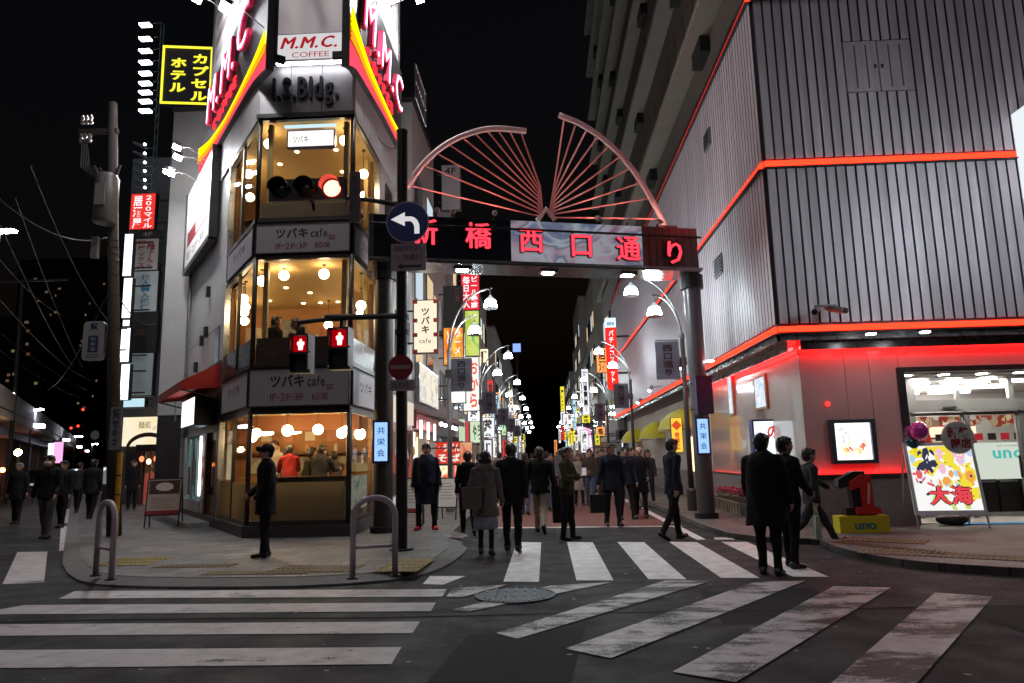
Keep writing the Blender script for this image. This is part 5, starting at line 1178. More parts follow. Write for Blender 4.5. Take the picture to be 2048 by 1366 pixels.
# street name plate hanging from the arm
a, z1 = FSg.hit(699, 344, .1); b, z0 = FSg.hit(720, 444, .1)
t = thing('name_plate', 'dark narrow vertical plate with faded characters on the signal arm', 'sign', FSg.P(a, z0, .1))
MB().fbox(FSg, a, b, z0, z1, .08, .1).build('plate', mat('plate_dull', (.10, .08, .10), .5), t)
letters(MB(), '新橋西口', FSg, a + .03, b - .03, z0 + .06, z1 - .06, .103, vertical=True).build('lettering', mat('plate_ink', (.03, .025, .06), .5), t)
MB().tube([FSg.P((a + b) / 2, (z0 + z1) / 2, .08), sg(709, 398)], .02, 6).build('bracket', DARKMETAL, t)
# two pedestrian signals
REDM = emit('walker_red', (1.0, .22, .18), 7); REDF = emit('walker_face', (.35, .0, .004), 1.0)
for (px, py0, py1, w, lab) in ((601, 668, 745, .17, 'pedestrian signal with red standing figure, farther from the pole'), (679, 655, 738, .18, 'pedestrian signal with red standing figure, nearer the pole')):
    s, z1 = FSg.hit(px, py0, .15); _, z0 = FSg.hit(px, py1, .15); zm = (z0 + z1) / 2
    t = thing('pedestrian_signal', lab, 'pedestrian signal', FSg.P(s, z0, .1))
    MB().fbox(FSg, s - w, s + w, z0, z1, -.1, .12).build('housing', SIG, t)
    for zz0, zz1, mt in ((zm + .03, z1 - .04, REDF), (z0 + .04, zm - .03, mat('dead_walker', (.02, .03, .035), .15))):
        ln = MB().fquad(FSg, s - w + .04, s + w - .04, zz0, zz1, .124).build('lens', mt, t)
        for q in ((s - w + .0, s - w + .03, zz0, zz1 + .03), (s + w - .03, s + w, zz0, zz1 + .03), (s - w + .03, s + w - .03, zz1, zz1 + .03)): MB().fbox(FSg, *q, .121, .26).build('visor', SIG, t)
    zf = zm + .06; hh = (z1 - zm - .14)
    fig = MB(); fig.lathe(FSg.P(s, zf + hh * .88, .13), [(hh * .11, 0), (hh * .11, .004)], 12, 'y')
    fig.fprism(FSg, [(s - .036, zf), (s - .006, zf), (s + .006, zf), (s + .036, zf), (s + .04, zf + hh * .42), (s + .056, zf + hh * .42), (s + .062, zf + hh * .68), (s + .045, zf + hh * .74), (s - .045, zf + hh * .74), (s - .062, zf + hh * .68), (s - .056, zf + hh * .42), (s - .04, zf + hh * .42)], .128, .134); fig.build('standing_figure', REDM, t)
    MB().tube([FSg.P(s, z1 - .01, .0), FSg.P(s, z1 + .14, .0)], .04, 8).build('hanger', SIG, t)
# round blue arrow sign
s, z = FSg.hit(815, 444, .14); r = .375
t = thing('arrow_sign', 'round blue road sign with a white arrow bending left', 'sign', FSg.P(s, z - r, .12))
MB().lathe(FSg.P(s, z, .12), [(r, 0), (r, .02)], 40, 'y').build('rim', mat('sign_rim', (.35, .35, .42), .4), t)
MB().lathe(FSg.P(s, z, .14), [(r - .022, 0), (r - .022, .004)], 40, 'y').build('disc', mat('sign_blue', (.008, .03, .20), .4), t)
k = r
head = [(-.78, .14), (-.12, .48), (-.16, .26), (-.16, .02), (-.12, -.2)]
body = []
for w in np.linspace(math.pi / 2, 0, 8): body.append((.12 + .44 * math.cos(w), -.28 + .54 * math.sin(w)))
inner = []
for w in np.linspace(0, math.pi / 2, 8): inner.append((.06 + .26 * math.cos(w), -.3 + .34 * math.sin(w)))
arrow = [(-.15, .03)] + [( .56, -.6)][:0] + [(-.15, .26)][:0]
m = MB(); Q = lambda p: FSg.P(s + p[0] * k, z + p[1] * k, .147)
m.add([Q((-.78, .14)), Q((-.12, -.2)), Q((-.12, .48))], [(0, 1, 2)])
outer = [(-.13, .27), (.12, .26)] + body[1:] + [(.56, -.58)]; inn = [(-.13, .03), (.06, .03)] + [p for p in inner[::-1]][1:] + [(.32, -.58)]
nn = min(len(outer), len(inn)); 
m.add([Q(p) for p in outer[:nn]] + [Q(p) for p in inn[:nn]], [(nn + i, nn + i + 1, i + 1, i) for i in range(nn - 1)])
m.build('arrow', mat('sign_white', (.42, .33, .34), .5), t)
MB().tube([FSg.P(s, z, .1), FSg.P(0, z, .05)], .04, 8).build('bracket', DARKMETAL, t)
# plates
def plate(px0, py0, px1, py1, lab, lines, d=.13, arrow_=False):
    a, z1 = FSg.hit(px0, py0, d); b, z0 = FSg.hit(px1, py1, d); H = z1 - z0; W = b - a
    t = thing('sign_plate', lab, 'sign', FSg.P(a, z0, d))
    MB().fbox(FSg, a, b, z0, z1, d - .015, d).build('plate', mat('plate_white', (.34, .27, .30), .5, var=.08), t)
    m = MB(); n = len(lines) + (1 if arrow_ else 0)
    for i, tx in enumerate(lines): letters(m, tx, FSg, a + W * .08, b - W * .08, z1 - H * (i + .85) / n, z1 - H * (i + .15) / n, d + .003)
    if arrow_:
        y = z0 + H * .16; m.fquad(FSg, a + W * .3, b - W * .12, y - .022, y + .022, d + .003); m.add([FSg.P(a + W * .16, y, d + .003), FSg.P(a + W * .32, y - .055, d + .003), FSg.P(a + W * .32, y + .055, d + .003)], [(0, 1, 2)])
    m.build('lettering', mat('plate_text', (.03, .02, .05), .5), t)
    MB().tube([FSg.P((a + b) / 2, (z0 + z1) / 2, d - .015), FSg.P(0, (z0 + z1) / 2, .05)], .03, 6).build('bracket', DARKMETAL, t)
plate(782, 488, 852, 540, 'pale rectangular plate with characters and an arrow under the blue sign', ['自転車を除く', '一方通行'], arrow_=True)
s, z = FSg.hit(801, 734, .14); r = .21
t = thing('no_entry_sign', 'round red no-entry sign low on the signal pole', 'sign', FSg.P(s, z - r, .12))
MB().lathe(FSg.P(s, z, .12), [(r, 0), (r, .02)], 32, 'y').build('disc', mat('sign_red', (.22, .012, .02), .4), t)
MB().fquad(FSg, s - r * .82, s + r * .82, z - .032, z + .032, .143).build('bar', mat('sign_white_dim', (.3, .22, .23), .5), t)
MB().tube([FSg.P(s, z, .12), FSg.P(0, z, .05)], .03, 6).build('bracket', DARKMETAL, t)
plate(778, 760, 829, 781, 'small pale plate with characters under the no-entry sign', ['自転車を除く'])
# hoop barriers
HOOP = mat('mauve_painted_steel', (.42, .37, .42), .4, .2, var=.12)
def hoop(px0, py0, px1, py1, ptop, lab):
    a = G(px0, py0, .1); b = G(px1, py1, .1); h = .98; t = thing('hoop_barrier', lab, 'barrier', (*((a + b) / 2)[:2], .1), 0, 'hoop barriers at the kerb')
    R_ = np.linalg.norm(b - a) / 2; c = (a + b) / 2; u = (b - a) / (2 * R_); rc = min(R_, .24)
    pts = [a, a + np.array([0, 0, h - rc])] + [a + u * (rc - rc * math.cos(w)) + np.array([0, 0, h - rc + rc * math.sin(w)]) for w in np.linspace(0, math.pi / 2, 8)][1:]
    pts += [b - u * (rc - rc * math.cos(w)) + np.array([0, 0, h - rc + rc * math.sin(w)]) for w in np.linspace(math.pi / 2, 0, 8)] + [b]
    MB().tube(pts, .038, 12).build('hoop', HOOP, t, smooth=True)
    MB().tube([a + np.array([0, 0, .38]), b + np.array([0, 0, .38])], .022, 8).build('crossbar', HOOP, t, smooth=True)
    for q in (a, b): MB().lathe(q, [(.075, 0), (.07, .02)], 12).build('foot_ring', DARKMETAL, t)
hoop(705, 1158, 790, 1152, 1005, 'grey hoop barrier at the kerb in front of the signal pole')
hoop(191, 1152, 222, 1160, 1020, 'grey hoop barrier at the kerb near the utility pole')
# ================================================================ shopping street: lamps and banners
LAMPP = mat('lamp_post_grey', (.22, .21, .21), .4, .5, var=.1); LPD = mat('lamp_post_dark', (.05, .045, .045), .45, .4)
SHADE = emit('lamp_shade_lit', (.80, .96, 1.0), 135.0); BULBC = emit('lamp_mouth', (.95, .98, 1.0), 60.0)
BAN = mat('banner_cloth', (.12, .115, .15), .8, var=.1); BANT = mat('banner_ink', (.02, .012, .02), .8)
def lamp_proto(label, dark):
    """pole at origin, arms reach towards +X"""
    t = thing('street_lamp', label, 'street lamp', (0, 0, 0)); pm = LPD if dark else LAMPP
    MB().tube([(0, 0, 0), (0, 0, 4.6)], [.075, .06], 12).build('pole', pm, t, smooth=True)
    MB().lathe((0, 0, 0), [(.13, 0), (.13, .5), (.1, .56)], 12).build('pole_base', pm, t)
    for k, (r, h0, zz) in enumerate(((1.3, 4.5, 6.3), (.78, 4.3, 5.62))):
        pts = [(0.02 * k, 0, 3.9)] + [(r - r * math.cos(w) , (.25 if k else -.25) * math.sin(w), h0 + (zz - h0) * math.sin(w)) for w in np.linspace(0, math.pi / 2, 12)]
        am = MB().tube(pts, .028, 8).build('arm', LAMPP, t, smooth=True)
        x, y, z = pts[-1]; x -= .05
        MB().tube([(x, y, z), (x, y, z - .22)], .016, 6).build('hanger', LAMPP, am)
        b = MB().lathe((x, y, z - .56), [(.185, 0), (.19, .03), (.178, .09), (.155, .17), (.135, .215)], 18).build('bell_shade', SHADE, am, smooth=True); MB().lathe((x, y, z - .345), [(.137, 0), (.105, .055), (.05, .105), (.03, .145)], 18).build('shade_cap', emit('lamp_cap_glow', (.8, .92, 1.0), .75), am, smooth=True)
        MB().lathe((x, y, z - .595), [(.2, 0), (.2, .03)], 18).build('shade_ring', LAMPP, am)
    MB().lathe((0, 0, 4.5), [(.08, 0), (.05, .1), (.01, .12)], 10).build('finial', pm, t)
    MB().box(-.1, .1, -.12, -.05, 3.75, 3.98).build('speaker_box', BROWNPOLE, t)
    return t
lampL = [20.4, 31.2, 42.5, 54, 66, 79, 93, 108]; lampR = [18.9, 30.2, 41.5, 53.5, 66, 79, 93, 108]
protoL = lamp_proto('x', False); protoR = lamp_proto('x', True)
FBN = Frame((0, 0), (0, -1))
def banner(x0, x1, y, ztop, h, label, tilt=0.0):
    t = thing('banner', label, 'banner', (min(x0, x1), y, ztop - h), 0, 'grey street banners on the lamp posts')
    F = Frame((0, y), (0, -1)); a, b = min(x0, x1), max(x0, x1)
    m = MB(); N = 6
    for i in range(N):
        z0_, z1_ = ztop - h * (i + 1) / N, ztop - h * i / N
        o0, o1 = .03 * math.sin(i * 1.1), .03 * math.sin((i - 1) * 1.1)
        m.hexa([F.P(a, z0_, o0 + .006), F.P(b, z0_, o0 + .006), F.P(b, z0_, o0 - .006), F.P(a, z0_, o0 - .006), F.P(a, z1_, o1 + .006), F.P(b, z1_, o1 + .006), F.P(b, z1_, o1 - .006), F.P(a, z1_, o1 - .006)])
    m.build('cloth', BAN, t)
    letters(MB(), '西口通り', F, a + (b - a) * .28, b - (b - a) * .28, ztop - h * .94, ztop - h * .07, .045, vertical=True, bold=.03, gap=.12).build('lettering', BANT, t)
    MB().tube([(x0, y, ztop + .03), (x1, y, ztop + .03)], .014, 6).build('crossbar', LAMPP, t)
    MB().tube([(x0, y, ztop - h - .01), (x1, y, ztop - h - .01)], .012, 6).build('crossbar', LAMPP, t)
for i, yy in enumerate(lampL):
    o = protoL if i == 0 else copy_tree(protoL)
    o.location = (-2.62, yy, .1); o['label'] = f'grey twin-arm street lamp, {ORD[i]} beyond the gate on the cafe side'; o['group'] = 'twin bell street lamps'
    if i < 5: banner(-2.56, -1.96, yy, 4.42, .95, f'grey hanging banner on the {ORD[i]} lamp beyond the gate, cafe side')
for i, yy in enumerate(lampR):
    o = protoR if i == 0 else copy_tree(protoR)
    o.location = (3.8, yy, .1); o.rotation_euler = (0, 0, math.pi); o['label'] = f'dark twin-arm street lamp, {ORD[i]} beyond the gate on the arcade side'; o['group'] = 'twin bell street lamps'
    if i < 5: banner(3.08, 3.7, yy, 4.5, 1.0, f'grey hanging banner on the {ORD[i]} lamp beyond the gate, arcade side')

o = copy_tree(protoR); o.location = (8.6, 9.9, .1); o.rotation_euler = (0, 0, math.radians(125)); o['label'] = 'dark twin-arm street lamp on the pavement before the arcade doors, outside the view'; o['group'] = 'twin bell street lamps'
# ================================================================ buildings along the street
WALLS = [mat('street_wall_%d' % i, c, .7, var=.15, scale=1.2) for i, c in enumerate([(.30, .29, .28), (.24, .21, .2), (.34, .33, .33), (.2, .2, .21), (.28, .25, .22)])]
WINW = emit('window_warm', (1.0, .75, .45), .8); WINC = emit('window_cool', (.75, .9, 1.0), .8); WIND = mat('window_dark', (.02, .022, .026), .1)
SHOPE = [emit_print('shopfront_%d' % i, st, 1.7, 1.6, 'voronoi', (1, 1, 1)) for i, st in enumerate([
    [(.2, (.25, .12, .05)), (.45, (.95, .75, .5)), (.6, (.7, .2, .1)), (.75, (1, .95, .85))],
    [(.2, (.1, .12, .14)), (.45, (.8, .9, 1.0)), (.6, (.35, .4, .45)), (.75, (1, 1, 1))],
    [(.2, (.4, .05, .03)), (.45, (.95, .3, .12)), (.6, (.95, .8, .5)), (.75, (.8, .1, .06))]])]
def row_building(name, label, X, n, y0, y1, zt, wm, k, group):
    """n=+1 faces +X (cafe side of the street), -1 faces -X"""
    F = Frame((X, y0 if n > 0 else y1), (n, 0)); L = y1 - y0
    t = thing(name, label, 'building', (X - n * 2, (y0 + y1) / 2, .1), 0, group)
    MB().box(min(X, X - n * 8), max(X, X - n * 8), y0 + .03, y1 - .03, 3.1, zt).build('wall', wm, t)
    MB().box(min(X - n * .3, X - n * 8), max(X - n * .3, X - n * 8), y0 + .05, y1 - .05, .1, 3.1).build('shop_interior', DARKMETAL, t)
    MB().fbox(F, .1, L - .1, .35, 2.45, -.3, -.22).build('shopfront', SHOPE[k % 3], t)
    MB().fbox(F, .05, L - .05, 2.5, 3.08, -.1, .12).build('fascia', mat('fascia_%d' % (k % 4), [(.35, .06, .05), (.08, .08, .1), (.4, .38, .3), (.06, .16, .1)][k % 4], .5), t)
    for j in range(max(1, int(L / 2.2)) + 1): s = L * j / (max(1, int(L / 2.2))); MB().fbox(F, max(.03, s - .08), min(L - .03, s + .08), .1, 2.5, -.22, .02).build('pier', wm, t)
    fl = int((zt - 3.3) / 2.9)
    for f in range(fl):
        z = 3.75 + f * 2.9; nw = max(1, int(L / 1.9))
        for j in range(nw):
            a = (j + .18) * L / nw; b = (j + .82) * L / nw; lit = (j * 5 + f * 3 + k) % 4
            w_ = MB().fbox(F, a, b, z, z + 1.5, .0, .03).build('window', FRAMEM, t)
            MB().fquad(F, a + .06, b - .06, z + .06, z + 1.44, .034).build('pane', WINW if lit == 0 else WINC if lit == 3 and f else WIND, w_)
    MB().box(min(X, X - n * 8) - .05, max(X, X - n * 8) + .05, y0 + .02, y1 - .02, zt, zt + .18).build('roof', DARKMETAL, t)
    return t
ys = [21.8, 26.5, 31.8, 38, 45, 53, 62, 73, 86, 102, 120, 142]; zs = [13.2, 11.5, 13.0, 9.5, 12.5, 9, 13, 10, 14, 10, 13]
for k in range(len(ys) - 1):
    row_building('street_building', f'{ORD[k] if k < 10 else "last"} shop building after the cafe on the cafe side of the street', -3.95 - (.25 if k % 2 else 0), 1, ys[k], ys[k + 1], zs[k], WALLS[k % 5], k, 'shop buildings on the cafe side')
ys2 = [45.2, 52, 60, 70, 82, 97, 115, 140]; zs2 = [13, 10, 17, 12, 20, 12, 15]
for k in range(len(ys2) - 1):
    row_building('street_building', f'{ORD[k]} shop building after the arcade on the arcade side of the street', 4.75 + (.2 if k % 2 else 0), -1, ys2[k], ys2[k + 1], zs2[k], WALLS[(k + 2) % 5], k + 1, 'shop buildings on the arcade side')

# ================================================================ projecting signs
EMC = {}
def ec(c, s=1.0):
    k = (tuple(round(x, 2) for x in c), s)
    if k not in EMC: EMC[k] = emit('lit_%d' % len(EMC), c, s)
    return EMC[k]
def blade(px0, py0, px1, py1, Y, label, bg, text=None, ink=(0, 0, 0), vert=True, strength=1.0, wall=None, group=None, bold=.03, box=None, inkl=True, cols=1, depth=.2, lit=True):
    F = Frame((0, Y), (0, -1)); a, z1 = F.hit(px0, py0); b, z0 = F.hit(px1, py1)
    t = thing('blade_sign', label, 'sign', ((a + b) / 2, Y, z0), 0, group)
    MB().fbox(F, a, b, z0, z1, -depth, 0).build('case', DARKMETAL, t)
    e = min(.03, (b - a) * .04)
    bm = bg if isinstance(bg, bpy.types.Material) else (ec(bg, strength) if lit else mat('unlit_%.2f_%.2f_%.2f' % bg, bg, .5))
    MB().fquad(F, a + e, b - e, z0 + e, z1 - e, .003).build('face', bm, t)
    if text:
        im = ec(ink, strength) if (lit and sum(ink) > .25) else mat('ink_%.2f_%.2f_%.2f' % ink, ink, .6)
        bx = box or (.18, .82, .06, .94); W, H = b - a, z1 - z0; m = MB()
        tx = text if isinstance(text, (list, tuple)) else [text]; n = len(tx)
        for i, s_ in enumerate(tx):
            if vert: wseg = (bx[1] - bx[0]) / n; q = bx[1] - wseg * (i + 1), bx[1] - wseg * i; letters(m, s_, F, a + W * (q[0] + .02), a + W * (q[1] - .02), z0 + H * bx[2], z0 + H * bx[3], .006, vertical=True, bold=bold)
            else: hs = (bx[3] - bx[2]) / n; letters(m, s_, F, a + W * bx[0], a + W * bx[1], z0 + H * (bx[3] - hs * (i + .9)), z0 + H * (bx[3] - hs * (i + .1)), .006, bold=bold)
        m.build('lettering', im, t)
    wx = wall if wall is not None else (-3.95 if (a + b) / 2 < 0 else 4.75)
    x0, x1 = (wx, a) if wx < a else (b, wx)
    if x1 - x0 > .03:
        for zz_ in (z0 + (z1 - z0) * .2, z0 + (z1 - z0) * .8): MB().box(x0, x1, Y + .06, Y + .11, zz_ - .025, zz_ + .025).build('bracket', DARKMETAL, t)
    return t, F, a, b, z0, z1
# cream cafe sign with red corners
t, F, a, b, z0, z1 = blade(826, 600, 876, 706, 20.6, 'cream lit cafe sign with red corner squares on the gate-side wall', (1.0, .88, .66), ['ツバキ'], (.02, .015, .01), True, 1.05, box=(.3, .7, .36, .86))
letters(MB(), 'cafe', F, a + (b - a) * .25, b - (b - a) * .25, z0 + (z1 - z0) * .19, z0 + (z1 - z0) * .28, .006).build('small_lettering', INKD, t)
RSQ = mat('red_square', (.35, .02, .02), .5)
for u in (0, 1):
    for v in (0.0, .33, .62, 1.0):
        c0 = a if u == 0 else b - .12; c1 = z0 + (z1 - z0 - .12) * v; MB().fbox(F, c0 - .01, c0 + .13, c1, c1 + .12, -.02, .012).build('corner_square', RSQ, t)
blade(886, 572, 926, 652, 27.5, 'black unlit sign with small red mark above the orange sign', (.02, .018, .02), '酒場', (.25, .03, .03), True, lit=False, box=(.6, .85, .6, .95))
blade(886, 655, 928, 730, 27.5, 'orange and yellow lit sign below the black sign', emit_print('orange_print', [(.3, (.9, .12, .02)), (.5, (1, .4, .05)), (.62, (1, .85, .1)), (.7, (.9, .2, .05))], 1.0, 1.2, 'noise'), ['ラーメン', 'とん'], (1, .95, .85), True, box=(.1, .9, .05, .95))
blade(921, 545, 960, 620, 33.5, 'red lit vertical sign with white characters topmost behind the lamps', (.85, .03, .05), ['ビール最高', '毎日大入'], (1, 1, 1), True, 1.0, box=(.08, .92, .05, .9))
blade(929, 621, 960, 712, 33.5, 'yellow-green lit sign below the red one behind the lamps', emit_print('lime_print', [(.3, (.45, .6, .06)), (.5, (.75, .85, .2)), (.6, (.1, .5, .2)), (.7, (.8, .9, .4))], .9, .9, 'noise'), None)
blade(925, 714, 960, 822, 33.5, 'tall white lit sign with red brush characters behind the first banner', (.95, .93, .86), ['おから'], (.85, .08, .05), True, 1.1, box=(.3, .95, .05, .95))
blade(893, 763, 932, 806, 26.3, 'small blank white light box beside the first cafe-side lamp', (1, .97, .92), None, strength=1.6)
blade(939, 842, 968, 886, 31.5, 'pale green lit sign with black characters at head height', (.72, .88, .62), ['かつ', 'や'], (.02, .03, .02), True, .9, box=(.2, .85, .1, .9))
blade(917, 838, 931, 884, 29.5, 'narrow pale green lit panel beside the green sign', (.7, .86, .6), None, strength=.8)
blade(930, 842, 938, 890, 30.5, 'narrow red lit strip sign between the green signs', (.75, .05, .08), None)
blade(882, 330, 922, 420, 27.6, 'white and dark fourth-floor sign seen through the fan spokes', (.42, .40, .40), '4F', (.03, .03, .03), False, lit=False, box=(.2, .8, .78, .95))
blade(962, 725, 975, 790, 41, 'grey sign with orange stripe beyond the first banner', (.3, .3, .3), None, lit=False)
blade(866, 600, 884, 662, 24.5, 'pale narrow unlit sign behind the cream cafe sign', (.35, .33, .3), None, lit=False)
blade(843, 884, 926, 928, 26.8, 'red noodle shop sign with white characters behind the man in red shoes', (.75, .05, .03), ['そば・うどん', 'せそば'], (1, .95, .85), False, .9, wall=-3.9, box=(.06, .94, .06, .95))
blade(919, 884, 946, 940, 25.6, 'orange poster with a dark drawing beside the noodle shop', emit_print('orange_poster', [(.35, (.85, .18, .08)), (.55, (.95, .55, .3)), (.65, (.4, .04, .15))], .8, 2.2, 'noise'), None)
blade(846, 930, 900, 985, 27.0, 'bright dish-picture panel of the noodle shop', emit_print('dish_print', [(.3, (.8, .1, .04)), (.45, (1, .85, .5)), (.58, (1, .95, .8)), (.7, (.7, .08, .05))], 1.2, 2.0, 'noise'), None)
pal = [(.95, .97, 1), (1, .85, .6), (.8, .05, .05), (1, .85, .05), (.5, .8, 1), (.55, .85, .45), (1, .35, .1), (.95, .95, .9), (.2, .35, .9)]
def deg(n): return ['white', 'amber', 'red', 'yellow', 'pale blue', 'green', 'orange', 'ivory', 'blue'][n]
k = 0
farL = [(962, 835, 990, 875, 38, 0), (985, 790, 1000, 850, 50, 4), (968, 880, 984, 925, 37, 0), (985, 868, 1003, 915, 46, 7), (1003, 830, 1014, 870, 56, 5), (1005, 880, 1018, 915, 58, 2), (1018, 845, 1026, 880, 70, 0), (1022, 888, 1034, 915, 76, 4), (1034, 870, 1040, 905, 90, 0), (1042, 880, 1050, 912, 110, 1), (975, 760, 987, 820, 44, 2), (1046, 868, 1051, 895, 118, 3)]
for q in farL:
    blade(*q[:5], f'{deg(q[5])} lit sign far down the cafe side, {ORD[k] if k < 10 else ["eleventh", "twelfth"][k - 10]} of the run', pal[q[5]], random.choice(['酒', '居酒屋', '串', '薬', '焼鳥', '麺']), (.03, .02, .02), True, 1.0, group='far signs on the cafe side'); k += 1
farR = [(1162, 738, 1180, 830, 52, 0), (1163, 830, 1181, 846, 52, 3), (1120, 773, 1130, 822, 74, 3), (1121, 823, 1131, 850, 74, 0), (1122, 852, 1130, 880, 70, 2), (1145, 800, 1153, 860, 60, 4), (1160, 860, 1178, 905, 46, 0), (1190, 868, 1200, 890, 44, 3), (1108, 880, 1115, 910, 110, 6), (1137, 862, 1146, 890, 66, 3), (1150, 870, 1157, 900, 56, 7), (1117, 858, 1122, 886, 95, 0)]
k = 0
for q in farR:
    blade(*q[:5], f'{deg(q[5])} lit sign far down the arcade side, {ORD[k] if k < 10 else ["eleventh", "twelfth"][k - 10]} of the run', pal[q[5]], random.choice(['酒', '寿司', '串', '焼', '歌', '麺']), (.03, .02, .02), True, 1.0, group='far signs on the arcade side'); k += 1
# pink and white flag sign
F = Frame((0, 50), (0, -1)); a, z1 = F.hit(1152, 853); b, z0 = F.hit(1186, 905)
t = thing('feather_banner', 'pink and white lit slanting flag down the arcade side', 'banner', (a, 50, z0)); MB().fprism(F, [(a + (b - a) * .35, z0), (b, z0), (b - (b - a) * .1, z1 - (z1 - z0) * .1), (a + (b - a) * .3, z1), (a, z1)], -.04, 0).build('cloth', emit_print('pink_flag', [(.35, (1, .35, .7)), (.55, (1, .95, .98))], 1.1, .8), t); MB().tube([F.P(b, .1, -.02), F.P(b, z1, -.02)], .03, 6).build('pole', LAMPP, t)
# blue screen in the distance
F = Frame((0, 150), (0, -1)); a, z1 = F.hit(1025, 687); b, z0 = F.hit(1042, 704)
t = thing('rooftop_sign', 'small square blue lit sign hanging in the dark far away', 'sign', (a, 150, z0)); MB().fbox(F, a, b, z0, z1, -.4, 0).build('case', DARKMETAL, t); MB().fquad(F, a + .05, b - .05, z0 + .05, z1 - .05, .01).build('face', ec((.25, .4, 1), 1.3), t); MB().box((a + b) / 2 - .2, (a + b) / 2 + .2, 150.1, 150.3, 0, z0).build('mast', DARKMETAL, t)
# far slim towers on the arcade side
for px0, px1, py, Y, lab in ((1160, 1176, 642, 90, 'slim pale tower far down the arcade side, taller one'), (1150, 1164, 695, 105, 'slim pale tower far down the arcade side, shorter one')):
    a = onY(px0, py, Y); b = onY(px1, py, Y); t = thing('slim_tower', lab, 'building', (a[0], Y, 0)); MB().box(a[0], b[0] + 2, Y, Y + 8, 0, a[2]).build('wall', mat('tower_pale', (.5, .5, .52), .8), t); MB().box(a[0] - .1, b[0] + 2.1, Y - .1, Y + 8.1, a[2], a[2] + .3).build('roof', DARKMETAL, t)
    for j in range(6): MB().box(a[0] + .3, a[0] + .9, Y - .04, Y + .01, a[2] - 3 - j * 3, a[2] - 1.8 - j * 3).build('window', WIND, t)
# facade sign of the noodle shop and its awning with bulbs
FN = Frame((-3.95, 21.8), (1, 0))
t = thing('shop_sign', 'long white lit shop fascia with faded drawings above the striped awning', 'sign', (-3.9, 24, 3.2))
MB().fbox(FN, .4, 4.5, 3.35, 4.6, .04, .16).build('case', STEEL, t); MB().fquad(FN, .45, 4.45, 3.4, 4.55, .164).build('face', emit_print('noodle_fascia', [(.35, (1, .88, .66)), (.55, (.98, .92, .8)), (.64, (.6, .62, .6)), (.72, (.9, .5, .3))], .95, 1.6, 'noise'), t)
t = thing('awning', 'dark red sloping awning with bright lamps over the noodle shop', 'awning', (-3.5, 24, 2.6))
P = FN.P
MB().add([P(-.2, 3.3, .16), P(4.7, 3.3, .16), P(4.7, 2.85, 1.1), P(-.2, 2.85, 1.1), P(-.2, 2.7, 1.1), P(4.7, 2.7, 1.1)], [(3, 2, 1, 0), (4, 5, 2, 3)]).build('canopy', mat('maroon_canvas', (.16, .05, .06), .6, var=.2), t)
for s in (-.2, 1.4, 3.0, 4.7): MB().tube([P(s, 2.72, 1.08), P(s, 2.95, .16)], .015, 5).build('strut', DARKMETAL, t)
BLB = emit('awning_bulb', (1, .9, .95), 45)
for j in range(5): MB().ball(P(.3 + j * .95, 2.62, .85), .055, 8, 6).build('bulb', BLB, t)
for j in range(3): MB().fbox(FN, .2 + j * 1.4, .32 + j * 1.4, 2.2, 2.75, .2, .26).build('tube_lamp', emit('pinkish_tube', (1, .85, .88), 6), t)
# gate-side flank of the cafe building behind the glazing: ground-floor stall front
MB().fbox(FR, GR_S + .4, 6.8, .4, 2.4, .002, .05).build('stall_front', emit_print('stall_front', [(.3, (.1, .07, .06)), (.5, (.75, .6, .55)), (.62, (.95, .85, .8)), (.7, (.5, .12, .1))], .55, 1.8, 'voronoi'), cafe)
MB().fbox(FR, GR_S + .4, 6.8, 2.55, 3.2, .0, .1).build('stall_fascia', emit('stall_cream', (1, .88, .72), .8), cafe)
for s in (3.2, 4.5, 5.8): MB().fbox(FR, s, s + .8, 4.1, 5.6, .0, .03).build('flank_window', FRAMEM, cafe); MB().fbox(FR, s, s + .8, 7.2, 8.7, .0, .03).build('flank_window', FRAMEM, cafe)
# fire escape railing at the top of the next building
t = thing('roof_railing', 'white roof railing cage beside the gate-side hoarding', 'railing', (-3.9, 22, 13.4))
for z in (13.4, 14.0, 14.6): MB().tube([(-3.85, 21.9, z), (-3.85, 24.0, z)], .03, 6).build('rail', STEEL, t)
for j in range(8): MB().tube([(-3.85, 21.9 + j * .3, 13.38), (-3.85, 21.9 + j * .3, 14.6)], .02, 6).build('baluster', STEEL, t)
# sandwich boards
def aboard(px, py, h, w, lab, face, z=.1, txt=None, rz=0.0, ink=INKD):
    p = G(px, py, z); t = thing('sandwich_board', lab, 'sign', (p[0], p[1], z), rz)
    F = Frame((0, 0), (0, -1)); ln = .22
    def q(s0, s1, z0, z1, d): f = lambda zz_: -ln * zz_ / h; return [F.P(s0, z0, f(z0) + d), F.P(s1, z0, f(z0) + d), F.P(s1, z1, f(z1) + d), F.P(s0, z1, f(z1) + d)]
    o, i_ = q(-w / 2, w / 2, .28, h, .02), q(-w / 2, w / 2, .28, h, 0)
    MB().hexa([o[0], o[1], i_[1], i_[0], o[3], o[2], i_[2], i_[3]]).build('board', BLACK, t, local=True)
    MB().add(q(-w / 2 + .03, w / 2 - .03, .31, h - .03, .024), [(0, 1, 2, 3)]).build('poster', face, t, local=True)
    for s in (-w / 2 + .02, w / 2 - .02):
        MB().tube([F.P(s, 0, 0), F.P(s, h, -ln)], .016, 5).build('leg', BLACK, t, local=True); MB().tube([F.P(s, 0, -2 * ln), F.P(s, h, -ln - .01)], .016, 5).build('leg', BLACK, t, local=True)
    return t, q, F, h, w
MENUW = mat('menu_paper', (.45, .38, .37), .5, var=.15, scale=4)
t, q, F, h, w = aboard(322, 1056, 1.15, .78, 'sandwich board with dark bowl picture and red strip by the railway-side shopfront', MENUW, rz=.25)
